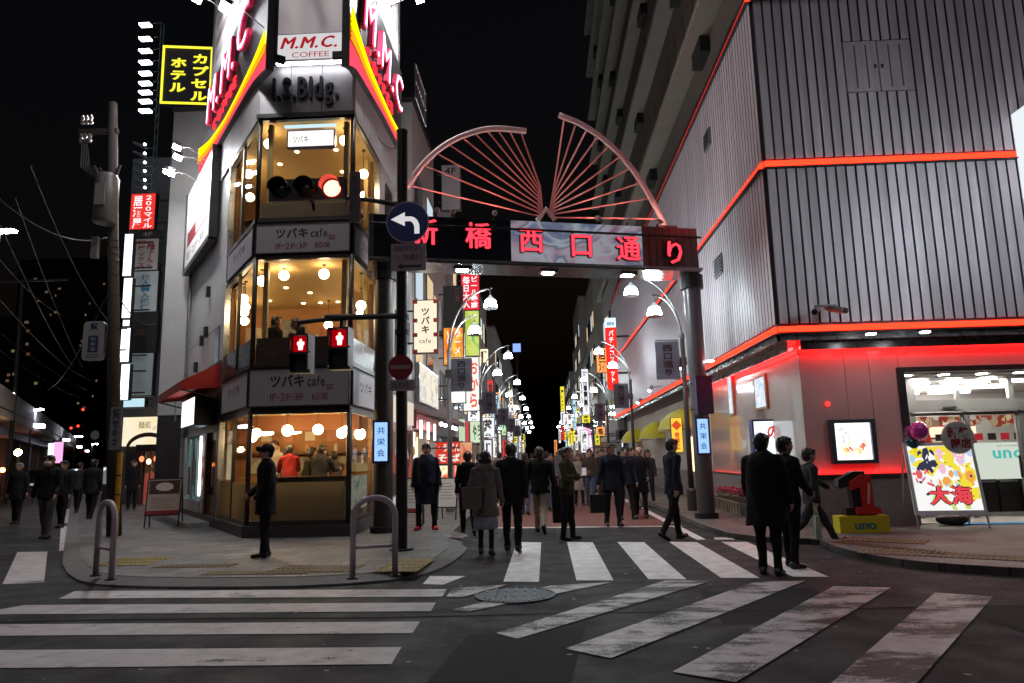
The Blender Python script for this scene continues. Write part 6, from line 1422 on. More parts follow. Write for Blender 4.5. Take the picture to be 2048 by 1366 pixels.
MB().add(q(-w / 2 + .05, w / 2 - .05, .78, 1.1, .028), [(0, 1, 2, 3)]).build('picture', mat('bowl_dark', (.06, .03, .025), .5, var=.5, scale=6), t, local=True); MB().add(q(-w / 2 + .03, w / 2 - .03, .31, .4, .028), [(0, 1, 2, 3)]).build('red_strip', mat('menu_red', (.25, .015, .02), .5), t, local=True)
c = MB(); c.add([tuple(np.array([.2 * math.cos(a_), 0, 0]) + np.array(q(0, 0.001, .95 + .1 * math.sin(a_), .951 + .1 * math.sin(a_), .032)[0])) for a_ in np.linspace(0, 2 * math.pi, 17)[:-1]], [tuple(range(16))]); c.build('bowl', mat('bowl_white', (.6, .55, .5), .5), t, local=True)
for j in range(5): MB().add(q(-.28, .28 - .07 * (j % 3), .46 + j * .055, .475 + j * .055, .028), [(0, 1, 2, 3)]).build('text_line', mat('menu_text', (.2, .14, .14), .6), t, local=True)
t, q, F, h, w = aboard(822, 1052, 1.05, .55, 'white menu board with red foot beside the signal pole', mat('menu_white', (.5, .5, .52), .5, var=.1), rz=.1)
MB().add(q(-w / 2 + .03, w / 2 - .03, .31, .38, .028), [(0, 1, 2, 3)]).build('red_strip', MATS['menu_red'], t, local=True)
for j in range(6): MB().add(q(-.19, .19 - .05 * (j % 3), .5 + j * .07, .515 + j * .07, .028), [(0, 1, 2, 3)]).build('text_line', MATS['menu_text'], t, local=True)
t, q, F, h, w = aboard(893, 1040, 1.0, .5, 'white menu board behind the man in red shoes', MATS['menu_white'], rz=-.15)
for j in range(6): MB().add(q(-.17, .17 - .05 * (j % 3), .5 + j * .07, .515 + j * .07, .028), [(0, 1, 2, 3)]).build('text_line', MATS['menu_text'], t, local=True)
# poster stuck behind the gate-side pane of the cafe
t = thing('poster', 'pale flower poster behind the ground-floor gate-side pane', 'poster', FR.P(1.1, .5, -.1)); MB().fbox(FR, .5, 1.9, .55, 1.25, -.1, -.08).build('sheet', emit_print('flower_print', [(.35, (.15, .18, .15)), (.5, (.55, .6, .5)), (.62, (.3, .35, .4)), (.7, (.75, .75, .65))], .45, 2.5, 'noise'), t)
t = thing('poster', 'cream notice strip behind the ground-floor railway-side pane', 'poster', FL.P(-1.9, 1.2, -.1)); MB().fbox(FL, -2.5, -1.75, 1.2, 2.3, -.1, -.08).build('sheet', emit_print('notice_print', [(.4, (.95, .85, .55)), (.55, (.85, .75, .5)), (.62, (.6, .1, .06))], .6, 2.0, 'noise', (.3, .3, 2)), t)

# denser run of small lit signs down both sides
rs = random.Random(11)
NTH = ORD + ['eleventh', 'twelfth', 'thirteenth', 'fourteenth', 'fifteenth', 'sixteenth', 'seventeenth', 'eighteenth', 'nineteenth', 'twentieth', 'twenty-first', 'twenty-second']
for side, wx in ((1, -3.95), (-1, 4.8)):
    ysort = sorted(rs.uniform(36 if side > 0 else 47, 135) for _ in range(22))
    for k, Y in enumerate(ysort):
        w = rs.uniform(.4, .9); h = rs.uniform(.6, 2.6); z = rs.choice((2.6, 3.2, 4.2, 5.5, 7.0)) + rs.uniform(-.2, .3); c = rs.randrange(9)
        t = thing('blade_sign', f'{deg(c)} small shop sign, {NTH[k]} by distance of the small signs on the ' + ('cafe' if side > 0 else 'arcade') + ' side', 'sign', (wx + side * .5, Y, z), 0, 'small far signs, ' + ('cafe' if side > 0 else 'arcade') + ' side')
        F = Frame((0, Y), (0, -1)); a, b = (wx + .08, wx + .08 + w) if side > 0 else (wx - .08 - w, wx - .08)
        MB().fbox(F, a, b, z, z + h, -.2, 0).build('case', DARKMETAL, t); MB().fquad(F, a + .03, b - .03, z + .03, z + h - .03, .004).build('face', ec(pal[c], 1.3), t)
        n = max(1, int(h / w)); letters(MB(), ''.join(rs.choice('酒串焼鳥麺寿司薬歌店') for _ in range(n)), F, a + w * .2, b - w * .2, z + .08, z + h - .08, .008, vertical=True, bold=.03).build('lettering', INKD if c not in (2, 8) else ec((1, 1, 1), 1.0), t)
        MB().box(min(wx, a if side > 0 else b), max(wx, a if side > 0 else b), Y + .05, Y + .1, z + h * .5 - .03, z + h * .5 + .03).build('bracket', DARKMETAL, t)
# ================================================================ railway-side street
ud = np.array([-.574, .819]); nd = np.array([-.819, -.574])
# next building along the flank
lb = thing('corner_neighbour', 'dark building with tenant signs beyond the cafe on the railway side', 'building', (-14, 26, 0))
DKW = mat('neighbour_wall', (.055, .06, .065), .6, var=.25, scale=1.0)
q0, q1 = FL.P(-8.8, 0, -.3), FL.P(-17.5, 0, -.3); back = lambda p, d: p - np.array([nd[0], nd[1], 0]) * d
MB().prism([tuple(back(q1, 0)[:2]), tuple(q0[:2]), tuple(back(q0, 3)[:2]), tuple(back(q1, 3)[:2])], 3.2, 11.2).build('wall', DKW, lb)
MB().prism([tuple(back(q1, .4)[:2]), tuple(back(q0, .4)[:2]), tuple(back(q0, 3)[:2]), tuple(back(q1, 3)[:2])], .1, 3.2).build('ground_wall', DARKMETAL, lb)
FN2 = Frame(q0[:2], nd)
for f in range(3):
    for j in range(3):
        s = -1.2 - j * 2.4; w_ = MB().fbox(FN2, s - 1.2, s, 3.9 + f * 2.5, 5.4 + f * 2.5, 0, .04).build('window', DARKMETAL, lb)
        MB().fquad(FN2, s - 1.1, s - .1, 4.0 + f * 2.5, 5.3 + f * 2.5, .045).build('pane', mat('teal_pane', (.06, .12, .13), .12) if (f + j) % 3 else emit('teal_lit', (.25, .5, .52), .35), w_)
for s in (-.5, -3.5): MB().tube([FN2.P(s, 3.2, .1), FN2.P(s, 11, .1)], .06, 6).build('downpipe', STEEL, lb)
for f, s in ((4.4, -.9), (6.4, -.7), (2.9, -.4)): MB().fbox(FN2, s - .9, s, f, f + .7, .05, .5).build('aircon_unit', mat('aircon_dark', (.10, .10, .11), .5), lb)
for j, (a, b, k) in enumerate(((-8.5, -5.2, 2), (-5.0, -.6, 0))):
    MB().fbox(FN2, a, b, .35, 2.1, -.38, -.3).build('shopfront', SHOPE[k], lb); MB().fbox(FN2, a, b, 2.2, 3.2, -.2, .25).build('fascia', mat('shop_fascia_dark', (.03, .03, .03), .5), lb)
# curved cream shop sign
t = thing('shop_sign', 'curved cream lit shop sign with dark bowl arch beyond the utility pole', 'sign', FN2.P(-5, 2.2, .4))
Yc = 27.0; Fc = Frame((0, Yc), (0, -1)); a, z1 = Fc.hit(247, 835); b, z0 = Fc.hit(348, 890)
MB().fbox(Fc, a, b, z0, z1, -.3, 0).build('face', emit_print('cream_sign', [(.35, (1, .82, .5)), (.6, (1, .9, .68)), (.7, (.8, .55, .25))], 1.0, .7, 'noise'), t)
ar = [(a + (b - a) * (.5 + .42 * math.cos(w)), z0 - .1 + (z1 - z0) * .55 * math.sin(w)) for w in np.linspace(0, math.pi, 14)]; ar2 = [(a + (b - a) * (.5 + .36 * math.cos(w)), z0 - .12 + (z1 - z0) * .42 * math.sin(w)) for w in np.linspace(0, math.pi, 14)]
m = MB(); m.add([Fc.P(s, z, .01) for s, z in ar] + [Fc.P(s, z, .01) for s, z in ar2], [(i, i + 1, 15 + i, 14 + i) for i in range(13)]); m.build('bowl_arch', mat('bowl_brown', (.12, .05, .02), .6), t)
letters(MB(), '麺処', Fc, a + (b - a) * .3, a + (b - a) * .55, z0 + (z1 - z0) * .6, z0 + (z1 - z0) * .85, .01).build('lettering', INKR, t)
MB().fbox(Fc, a, b, z0 - 1.0, z0 - .05, -.6, -.3).build('dark_valance', BLACK, t)
Fe = Frame((0, 26.2), (0, -1)); a, z1 = Fe.hit(268, 903); b, z0 = Fe.hit(350, 1012)
t = thing('shop_entrance', 'warm cluttered shop entrance glowing beneath the curved cream sign', 'shop front', (a, 26.2, .1))
MB().fbox(Fe, a, b, .12, z1, -.9, -.8).build('back_wall', emit_print('entrance_glow', [(.3, (.10, .05, .03)), (.48, (.55, .33, .16)), (.6, (.9, .65, .4)), (.7, (.45, .08, .06))], .5, 2.6, 'voronoi'), t)
for k in range(5): MB().fbox(Fe, a + (b - a) * k / 5 + .03, a + (b - a) * k / 5 + .06, .12, z1, -.5, -.45).build('door_post', WOODD, t)
for k in range(6): MB().ball(Fe.P(a + (b - a) * (k + .5) / 6, z1 - .28 - .1 * (k % 2), -.3), .09, 8, 6, (1, 1, 1.25)).build('lantern', ec([(1, .2, .08), (1, .8, .5)][k % 2], 2.2), t)
MB().fbox(Fe, a, b, z1, z1 + .25, -.9, -.1).build('canopy', BLACK, t)
# tenant signs stacked on the neighbour
YN = 24.5
def lsign(px0, py0, px1, py1, Y, label, *r, **k): k.setdefault('wall', -13.4); return blade(px0, py0, px1, py1, Y, label, *r, **k)
lsign(262, 387, 309, 459, YN, 'red lit sign with two white character columns atop the tenant signs', (.9, .04, .03), ['２００マイル', '居酒屋'], (1, 1, 1), True, 1.0, box=(.1, .92, .04, .95))
lsign(272, 461, 318, 476, YN - .3, 'small black fourth-floor plate under the red sign', (.02, .018, .018), '4F', (.25, .2, .2), False, lit=False, box=(.3, .75, .2, .85), bold=.03)
lsign(270, 477, 316, 541, YN - .3, 'white tenant sign with coloured characters and fruit emblem', (.42, .38, .36), ['館', '相席ックス'], (.25, .03, .04), True, lit=False, box=(.1, .85, .1, .95))
lsign(267, 542, 314, 624, YN - .3, 'white tenant sign with blue characters', (.42, .46, .46), '個人輸入代行', (.02, .16, .3), True, lit=False, box=(.3, .7, .05, .92))
lsign(260, 626, 312, 705, YN - .3, 'dark tenant sign with faint red spot', (.02, .018, .018), '酒', (.25, .04, .03), False, lit=False, box=(.3, .6, .4, .6))
lsign(254, 706, 304, 792, YN - .3, 'blank pale grey tenant panel at the foot of the sign stack', (.36, .42, .42), None, lit=False)
lsign(246, 796, 290, 815, YN - .5, 'small pale blue lit shop panel below the tenant signs', (.6, .9, 1.0), None, strength=.9)
for k, (y0, y1) in enumerate(((468, 552), (556, 636), (640, 652), (656, 724), (728, 800))):
    lsign(246 + (2 - k) * 2.0 if k < 3 else 243, y0, 262 - k * 1.5, y1, YN - 1.0, f'{ORD[k]} panel from the top of the tall blue-white light column', (.82, .9, 1.0), None, strength=2.4, group='panels of the white light column')
lsign(350, 402, 374, 468, 24.2, 'dim red and white sign behind the cafe billboard', (.35, .03, .05), '飲', (.7, .6, .6), True, .5, box=(.3, .7, .3, .8), wall=-11.5)
# capsule hotel sign
YH = 27.5; Fh = Frame((0, YH), (.15, -1)); a, z1 = Fh.hit(327, 92); b, z0 = Fh.hit(416, 210)
t = thing('hotel_sign', 'dark blue hotel sign outlined and lettered in yellow neon', 'sign', (a, YH, z0))
MB().fbox(Fh, a, b + .1, z0, z1, -.3, 0).build('board', mat('hotel_navy', (.008, .012, .035), .5), t)
YN2 = emit('hotel_yellow', (1.0, .9, .05), 1.25)
m = MB()
for q in ((a, b + .1, z0, z0 + .07), (a, b + .1, z1 - .07, z1), (a, a + .07, z0 + .07, z1 - .07), (b + .03, b + .1, z0 + .07, z1 - .07)): m.fbox(Fh, *q, 0, .06)
m.build('neon_border', YN2, t)
W = b - a; H = z1 - z0
letters(MB(), 'カプセル', Fh, a + W * .62, a + W * .98, z0 + H * .04, z0 + H * .9, .03, vertical=True, bold=.04, gap=.2).build('lettering', YN2, t)
letters(MB(), 'ホテル', Fh, a + W * .17, a + W * .52, z0 + H * .18, z0 + H * .82, .03, vertical=True, bold=.04, gap=.2).build('lettering', YN2, t)
MB().tube([Fh.P(b + .3, z0 - 9, -.5), Fh.P(b + .3, z1, -.5)], .12, 8).build('mast', DARKMETAL, t)
for zz_ in (z0 + .5, z1 - .5): MB().tube([Fh.P(b + .3, zz_, -.5), Fh.P(b + .3, zz_, -.28)], .05, 6).build('bracket', DARKMETAL, t)
MB().box(-17, -13.5, 28, 29, 0, z0 - 1).build('mast_foot', DKW, t)
# ladder mast with floodlights
YM = 26.0; Fm = Frame((0, YM), (0, -1)); s0, zt = Fm.hit(323, 48); _, zb = Fm.hit(312, 392)
t = thing('floodlight_mast', 'slim steel ladder mast carrying two banks of floodlights', 'mast', Fm.P(s0, zb, 0))
for o in (0, .12): MB().tube([Fm.P(s0 + o, zb - 8, 0), Fm.P(s0 + o, zt, 0)], .025, 6).build('upright', mat('mast_green_steel', (.12, .2, .19), .4, .6), t)
for k in range(16): MB().tube([Fm.P(s0, zb + k * (zt - zb) / 16, 0), Fm.P(s0 + .12, zb + k * (zt - zb) / 16 + .3, 0)], .012, 4).build('rung', STEEL, t)
FLB = emit('flood_bank', (.85, .92, 1.0), 9); FLD = mat('flood_dim', (.2, .25, .26), .2, .4)
for k, py in enumerate((50, 78, 102, 125, 147, 167, 185, 203, 222)):
    s, z = Fm.hit(288, py); lp = MB().fbox(Fm, s - .16, s + .28, z - .04, z + .03, -.12, .12).build('lamp_head', FLB, t)
    MB().tube([Fm.P(s + .38, z + .05, 0), Fm.P(s0, z + .08, 0)], .018, 5).build('lamp_arm', STEEL, lp)
for k, py in enumerate((293, 311, 329, 346, 364, 379)):
    s, z = Fm.hit(276, py); lp = MB().hexa([Fm.P(s - .15, z + .1, .15), Fm.P(s + .3, z - .12, .15), Fm.P(s + .3, z - .12, -.1), Fm.P(s - .15, z + .1, -.1), Fm.P(s - .1, z + .16, .15), Fm.P(s + .35, z - .04, .15), Fm.P(s + .35, z - .04, -.1), Fm.P(s - .1, z + .16, -.1)]).build('lamp_head', FLD, t)
    MB().ball(Fm.P(s + .34, z + .02, .12), .055, 8, 6).build('bulb', emit('bulb_small', (.85, .95, 1), 8), lp); MB().tube([Fm.P(s + .3, z - .08, 0), Fm.P(s0, z - .1, 0)], .018, 5).build('lamp_arm', STEEL, lp)
# utility pole with transformer
up_ = G(228, 1072, .1); UX, UY = up_[0], up_[1]; Fu = Frame((UX, UY), (0, -1))
ut = onY(226, 206, UY); t = thing('utility_pole', 'concrete utility pole with transformer, cables and yellow guard', 'utility pole', (UX, UY, .1))
ux = lambda z_: UX + (ut[0] - UX) * (z_ - .1) / (ut[2] - .1)
CPOLE = mat('concrete_pole', (.045, .037, .032), .8, var=.25, scale=3)
MB().tube([(UX, UY, .1), (ut[0], UY, ut[2])], [.15, .09], 14).build('shaft', CPOLE, t, smooth=True)
zt0 = Fu.hit(232, 455)[1]; zt1 = Fu.hit(232, 360)[1]
UB = UX; UX = ux((zt0 + zt1) / 2)
tr = MB().lathe((UX + .02, UY - .3, zt0), [(.22, 0), (.25, .05), (.25, zt1 - zt0 - .1), (.19, zt1 - zt0), (.08, zt1 - zt0 + .05)], 16).build('transformer', mat('transformer_grey', (.13, .12, .12), .5, .2, var=.2), t); auto_smooth(tr)
MB().box(UX - .08, UX + .14, UY - .57, UY - .54, zt0 + .35, zt0 + .85).build('nameplate', mat('plate_tan', (.22, .2, .17), .6), tr)
for sgn in (-1, 1): MB().tube([(UX + sgn * .2, UY - .3, zt1), (UX + sgn * .3, UY - .32, zt1 + .22)], [.05, .03], 8).build('bushing', CPOLE, tr)
za = Fu.hit(226, 262)[1]; UX = ux(za)
MB().box(UX - .75, UX + .15, UY - .06, UY + .06, za - .05, za + .05).build('crossarm', CPOLE, t)
for i in range(3):
    for zz_ in (.08, -.38): MB().lathe((UX - .68 + i * .1, UY - .05, za + zz_ + .1), [(.04, 0), (.055, .06), (.03, .1), (.05, .16), (.02, .22)], 8).build('insulator', mat('insulator', (.2, .17, .15), .3), t)
for i in range(5): MB().tube([(UX - .66 + i * .03, UY - .05, za - .25), (UX - .6 + i * .05, UY - .1, za - .9), (UX - .25 + i * .06, UY - .15, za - 1.15), (UX - .05, UY - .25, zt1 + .2)], .012, 5).build('drop_wire', BLACK, t)
UX = ux(5.5)
MB().box(UX - .13, UX + .02, UY - .24, UY - .14, Fu.hit(232, 520)[1], Fu.hit(232, 478)[1]).build('junction_box', mat('jbox', (.2, .18, .17), .6), t)
UX = UB
MB().tube([(UX + .12, UY - .16, .1), (UX + .12, UY - .16, Fu.hit(240, 905)[1])], .055, 10).build('yellow_guard', mat('guard_yellow', (.42, .22, .015), .5, var=.2), t)
for zz_ in (.55, .95, 1.35): MB().tube([(UX + .12, UY - .16, zz_), (UX + .12, UY - .16, zz_ + .03)], .06, 10).build('guard_band', BLACK, t)
z0_, z1_ = Fu.hit(228, 900)[1], Fu.hit(228, 815)[1]
MB().fbox(Fu, -.13, .11, z0_, z1_, .17, .19).build('wrap_sign', mat('wrap_pale', (.2, .19, .19), .6), t)
letters(MB(), '質セキネ', Fu, -.09, .07, z0_ + .05, z1_ - .05, .193, vertical=True, bold=.04).build('wrap_lettering', mat('wrap_navy', (.02, .02, .06), .6), t)
for k in range(26): zz_ = 2.6 + k * .16; MB().tube([(ux(zz_), UY, zz_), (ux(zz_), UY, zz_ + .03)], .15 - zz_ * .0045, 12).build('band', CPOLE, t)
# pawn-shop sign on the pole
a, z1 = Fu.hit(168, 643, .05); b, z0 = Fu.hit(205, 720, .05)
t = thing('pole_sign', 'rounded white sign with blue characters projecting from the utility pole', 'sign', Fu.P(a, z0, 0))
rr = .1; pl = []
for cx_, cz_, w0 in ((b - rr, z0 + rr, -math.pi / 2), (b - rr, z1 - rr, 0), (a + rr, z1 - rr, math.pi / 2), (a + rr, z0 + rr, math.pi)):
    pl += [(cx_ + rr * math.cos(w0 + w), cz_ + rr * math.sin(w0 + w)) for w in np.linspace(0, math.pi / 2, 5)]
MB().fprism(Fu, pl, -.05, .05).build('board', mat('pawn_white', (.30, .31, .29), .5), t)
NAVY = mat('pawn_navy', (.02, .025, .10), .5); W = b - a; H = z1 - z0
letters(MB(), '質', Fu, a + W * .3, b - W * .3, z0 + H * .78, z0 + H * .94, .054, bold=.04).build('lettering', NAVY, t)
MB().fquad(Fu, a + W * .26, b - W * .26, z0 + H * .2, z0 + H * .63, .053).build('blue_panel', NAVY, t)
letters(MB(), 'セキネ', Fu, a + W * .33, b - W * .33, z0 + H * .22, z0 + H * .61, .056, vertical=True, bold=.03).build('white_lettering', mat('pawn_light', (.3, .31, .3), .5), t)
for j in range(3): MB().fquad(Fu, a + W * .2, b - W * .2, z0 + H * (.06 + j * .04), z0 + H * (.075 + j * .04), .053).build('text_line', NAVY, t)
for zz_ in (z0 + H * .25, z0 + H * .8): MB().tube([Fu.P(b, zz_, 0), Fu.P(0, zz_, 0)], .018, 6).build('bracket', DARKMETAL, t)
# overhead wires
def wire(pts, r, lab, mt=None):
    t = thing('overhead_wire', lab, 'wire', pts[0]); p0, p1 = np.array(pts[0]), np.array(pts[-1]); sag = pts[1] if len(pts) == 3 else 0.4
    P_ = [p0 + (p1 - p0) * u - np.array([0, 0, 4 * sag * u * (1 - u)]) for u in np.linspace(0, 1, 14)]
    MB().tube(P_, r * .62, 5).build('cable', mt or mat('cable_black', (.02, .02, .022), .6), t)
HP = lambda px, py: tuple(Fu.P(*Fu.hit(px, py), 0))
wire([HP(215, 475), .35, onY(-40, 365, 9.0)], .016, 'thick cable from the utility pole up past the picture edge')
wire([onY(30, 395, 14), .2, onY(165, 735, 30)], .02, 'steep thin wire crossing the dark sky beside the pole')
wire([onY(0, 450, 12), .2, onY(148, 735, 30)], .02, 'lower steep thin wire crossing the dark sky')
wire([onY(0, 600, 18), .3, onY(180, 760, 40)], .025, 'slack wire low over the railway-side street')
wire([HP(235, 590), .3, onY(315, 645, 22)], .02, 'black cable from the pole to the tenant signs')
wire([HP(228, 560), .5, onY(95, 780, 30)], .02, 'slack cable running from the pole towards the viaduct')
for k_, (a_, b_, y_, lab_) in enumerate((((0, 665), (200, 790), 45, 'faint low wire over the viaduct roof, upper'), ((0, 700), (190, 805), 45, 'faint low wire over the viaduct roof, lower'), ((60, 330), (215, 640), 22, 'wire slanting down behind the pole from the dark sky'), ((0, 520), (150, 640), 30, 'thin wire level with the pawn sign at the picture edge'))): wire([onY(*a_, y_ * .6), .3, onY(*b_, y_)], .018, lab_)
for k_ in range(4): wire([HP(222 + k_ * 4, 440 + k_ * 40), .25 + .1 * k_, HP(236 - k_ * 3, 600 + k_ * 60)], .014, ['uppermost', 'second', 'third', 'lowest'][k_] + ' slack cable looped down the utility pole')
wire([(SX, SY, FSg.hit(803, 290)[1]), .15, FR.P(2.2, 9.5, .05)], .012, 'thin wire from the signal pole to the cafe wall')
# street light pole and distant lamps
Fd = Frame((0, 32), (0, -1)); s, z1 = Fd.hit(46, 560); s2, z0 = Fd.hit(30, 785)
t = thing('catenary_mast', 'thin steel mast with a lamp by the viaduct', 'mast', Fd.P(s2, 0, 0)); MB().tube([Fd.P(s2, 0, 0), Fd.P(s2, z0, 0), Fd.P(s, z1, 0)], .09, 8).build('shaft', DARKMETAL, t); MB().box(Fd.P(s - 1.5, 0, 0)[0], Fd.P(s + 2.2, 0, 0)[0], 31.95, 32.05, z1 - .1, z1).build('crossarm', DARKMETAL, t); MB().ball(Fd.P(s2, z0 - .2, .1), .1, 8, 6, (1, 1, 2)).build('lamp', ec((.8, .95, 1), 14), t)
# railway viaduct
va, vb = onY(-60, 735, 20), onY(140, 862, 62)
va2, vb2 = G(0, 1010), None
VX0 = onY(0, 765, 26)
vd = np.array([-.515, .857, 0])
v0 = np.array([-21.6, 27.6, 3.75]) - vd * 14; v0[2] = 3.75; zv = v0[2]
vt = thing('railway_viaduct', 'railway viaduct with brick arches and a pale edge beam along the street', 'viaduct', (v0[0], v0[1], 0))
def VP(s, z, d): return v0 * np.array([1, 1, 0]) + vd * s + np.array([.857, .515, 0]) * d + np.array([0, 0, z])
EDGE = mat('viaduct_edge', (.42, .38, .35), .7, var=.25); VW = mat('viaduct_wall', (.12, .1, .085), .8, var=.3)
def vbox(s0, s1, z0, z1, d0, d1): return MB().hexa([VP(s0, z0, d1), VP(s0, z0, d0), VP(s1, z0, d0), VP(s1, z0, d1), VP(s0, z1, d1), VP(s0, z1, d0), VP(s1, z1, d0), VP(s1, z1, d1)])
vbox(-4, 110, zv, zv + 1.2, -6, 0).build('edge_beam', EDGE, vt, flip=True)
vbox(-4, 110, zv - .4, zv, -6, -1.2).build('deck', DARKMETAL, vt, flip=True)
for k in range(12):
    s = -2 + k * 7
    vbox(s, s + 1.1, 0, zv - .4, -3.0, -1.8).build('pier', VW, vt, flip=True)
    if k: vbox(s - 5.9, s, 0.3, zv - 1.2, -4.2, -4.0).build('shop_front', emit_print('arch_shop_%d' % (k % 2), [(.3, (.06, .04, .03)), (.55, (.5, .34, .16)), (.68, (1, .8, .5))] if k % 2 else [(.3, (.05, .04, .04)), (.6, (.3, .2, .12)), (.7, (.8, .2, .15))], .6, .35, 'noise'), vt, flip=True)
for k, (px, py, c, s_) in enumerate(((36, 905, (1, .72, .35), 5), (115, 905, (1, .4, .7), 1.3), (103, 905, (.8, .9, 1), 2), (5, 940, (1, .2, .05), 2))):
    p = onY(px, py, 30 + k * 4); t = thing('street_light', ['glowing amber lamp under the viaduct', 'pink lit shop sign under the viaduct', 'small white lit sign beside the pink one', 'orange-red lamp at the picture edge under the viaduct'][k], 'lamp', p)
    if k in (1, 2): MB().box(p[0] - .2, p[0] + .2, p[1], p[1] + .1, p[2] - .5, p[2] + .5).build('panel', ec(c, s_), t); MB().box(p[0] - .04, p[0] + .04, p[1] + .1, p[1] + .18, 0, p[2] + .7).build('post', DARKMETAL, t)
    else: MB().ball(p, .14, 10, 8).build('bulb', ec(c, s_ * 14), t); MB().tube([(p[0], p[1], 0), (p[0], p[1], p[2] - .15)], .04, 6).build('post', DARKMETAL, t)
for k in range(4):      # lamps added before the outer edge to light the pale beam
    s = 12 + k * 17; lp = vbox(s, s + .9, zv - .62, zv - .5, 1.4, 1.7).build('added_edge_lamp', ec((.85, .85, 1), 30), vt, flip=True); MB().tube([VP(s + .45, zv - .5, 1.5), VP(s + .45, zv + .3, 0)], .03, 5).build('lamp_arm', DARKMETAL, lp)
# lamps along the street
for k, (px, py, Y) in enumerate(((75, 819, 40), (157, 873, 60), (190, 888, 75), (15, 462, 24))):
    p = onY(px, py, Y); t = thing('street_light', f'bluish white street light over the railway-side road, ' + ['nearest', 'second', 'farthest', 'high at the picture edge'][k], 'street lamp', (p[0], p[1], 0))
    MB().box(p[0] - .28, p[0] + .28, p[1] - .12, p[1] + .12, p[2] - .05, p[2] + .04).build('head', ec((.75, .8, 1), 90), t); MB().tube([(p[0] - .3, p[1], 0), (p[0] - .3, p[1], p[2])], .05, 6).build('post', DARKMETAL, t)
p = onY(190, 870, 70); t = thing('round_sign', 'small round dim road sign hanging over the railway-side street', 'sign', p); MB().lathe(p, [(.45, -.02), (.45, .02)], 20, 'y').build('disc', mat('dim_round', (.3, .4, .38), .5), t); MB().tube([p + np.array([0, .05, 0]), p + np.array([0, .05, -p[2]])], .05, 6).build('post', DARKMETAL, t)
# far dark tower with scattered lit windows
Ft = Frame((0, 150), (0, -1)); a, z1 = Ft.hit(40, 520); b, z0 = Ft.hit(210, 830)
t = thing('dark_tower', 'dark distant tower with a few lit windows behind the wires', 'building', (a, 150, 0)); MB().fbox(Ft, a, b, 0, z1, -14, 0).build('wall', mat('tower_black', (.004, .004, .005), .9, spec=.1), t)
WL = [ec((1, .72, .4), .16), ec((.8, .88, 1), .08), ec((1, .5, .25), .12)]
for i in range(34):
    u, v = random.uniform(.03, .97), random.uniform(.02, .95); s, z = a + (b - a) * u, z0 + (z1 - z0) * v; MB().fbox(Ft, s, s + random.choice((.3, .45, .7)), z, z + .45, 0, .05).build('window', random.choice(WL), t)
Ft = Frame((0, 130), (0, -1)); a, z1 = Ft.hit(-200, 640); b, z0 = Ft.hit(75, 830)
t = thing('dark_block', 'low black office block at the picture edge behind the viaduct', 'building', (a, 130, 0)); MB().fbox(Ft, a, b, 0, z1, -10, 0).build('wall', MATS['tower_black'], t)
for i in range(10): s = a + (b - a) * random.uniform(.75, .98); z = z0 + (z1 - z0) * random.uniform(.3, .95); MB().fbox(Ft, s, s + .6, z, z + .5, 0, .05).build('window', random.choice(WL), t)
# cars with tail lights far down the road
CARB = mat('car_dark', (.02, .02, .022), .25, .2, coat=.5)
def car(px, py, lab, rz=math.radians(35)):
    p = G(px, py); t = thing('car', lab, 'car', (p[0], p[1], 0), rz, 'cars far down the railway-side road')
    prof = [(-2.1, .35), (2.1, .35), (2.15, .8), (1.3, .95), (.7, 1.42), (-1.2, 1.45), (-1.9, 1.0), (-2.15, .95)]
    vs_ = [(-.82, y, z) for y, z in prof] + [(.82, y, z) for y, z in prof]; n = len(prof)
    MB().add(vs_, [tuple(range(n)), tuple(range(2 * n - 1, n - 1, -1))] + [((i + 1) % n, i, n + i, n + (i + 1) % n) for i in range(n)]).build('body', CARB, t, local=True)
    MB().quad((-.7, -1.93, 1.02), (.7, -1.93, 1.02), (.62, -1.28, 1.4), (-.62, -1.28, 1.4)).build('rear_window', mat('car_glass', (.02, .02, .025), .05), t, local=True)
    for sx in (-1, 1):
        MB().box(sx * .62 - .16, sx * .62 + .16, -2.19, -2.12, .72, .9).build('tail_light', ec((1, .08, .06), 9), t, local=True)
        for yy in (-1.35, 1.35): w_ = MB().lathe((sx * .8, yy, .32), [(.32, -.1), (.32, .1)], 16, 'x').build('wheel', BLACK, t, local=True); MB().lathe((sx * .8, yy, .32), [(.2, -.105), (.2, .105)], 12, 'x').build('rim', STEEL, w_, local=True)
    MB().box(-.25, .25, -2.2, -2.15, .5, .62).build('number_plate', ec((.9, .8, .8), .5), t, local=True)
car(62, 985, 'dark car with red tail lights nearest under the viaduct'); car(152, 975, 'dark car with red tail lights beside the pole, mid-distance'); car(178, 960, 'farthest dark car with red tail lights down the road')
# red dots of far signals
for k, (px, py) in enumerate(((166, 819), (156, 852), (142, 856), (140, 886), (172, 902))):
    p = onY(px, py, 90); t = thing('signal_lamp', f'small red light far down the railway-side road, {["topmost", "second from top", "third from top", "fourth from top", "lowest"][k]}', 'signal', p); MB().ball(p, .16, 8, 6).build('lens', ec((1, .05, .03), 3), t); MB().tube([(p[0], p[1] + .2, 0), (p[0], p[1] + .2, p[2] + .2)], .05, 5).build('post', DARKMETAL, t); MB().box(p[0] - .2, p[0] + .2, p[1] + .1, p[1] + .3, p[2] - .25, p[2] + .25).build('case', BLACK, t)
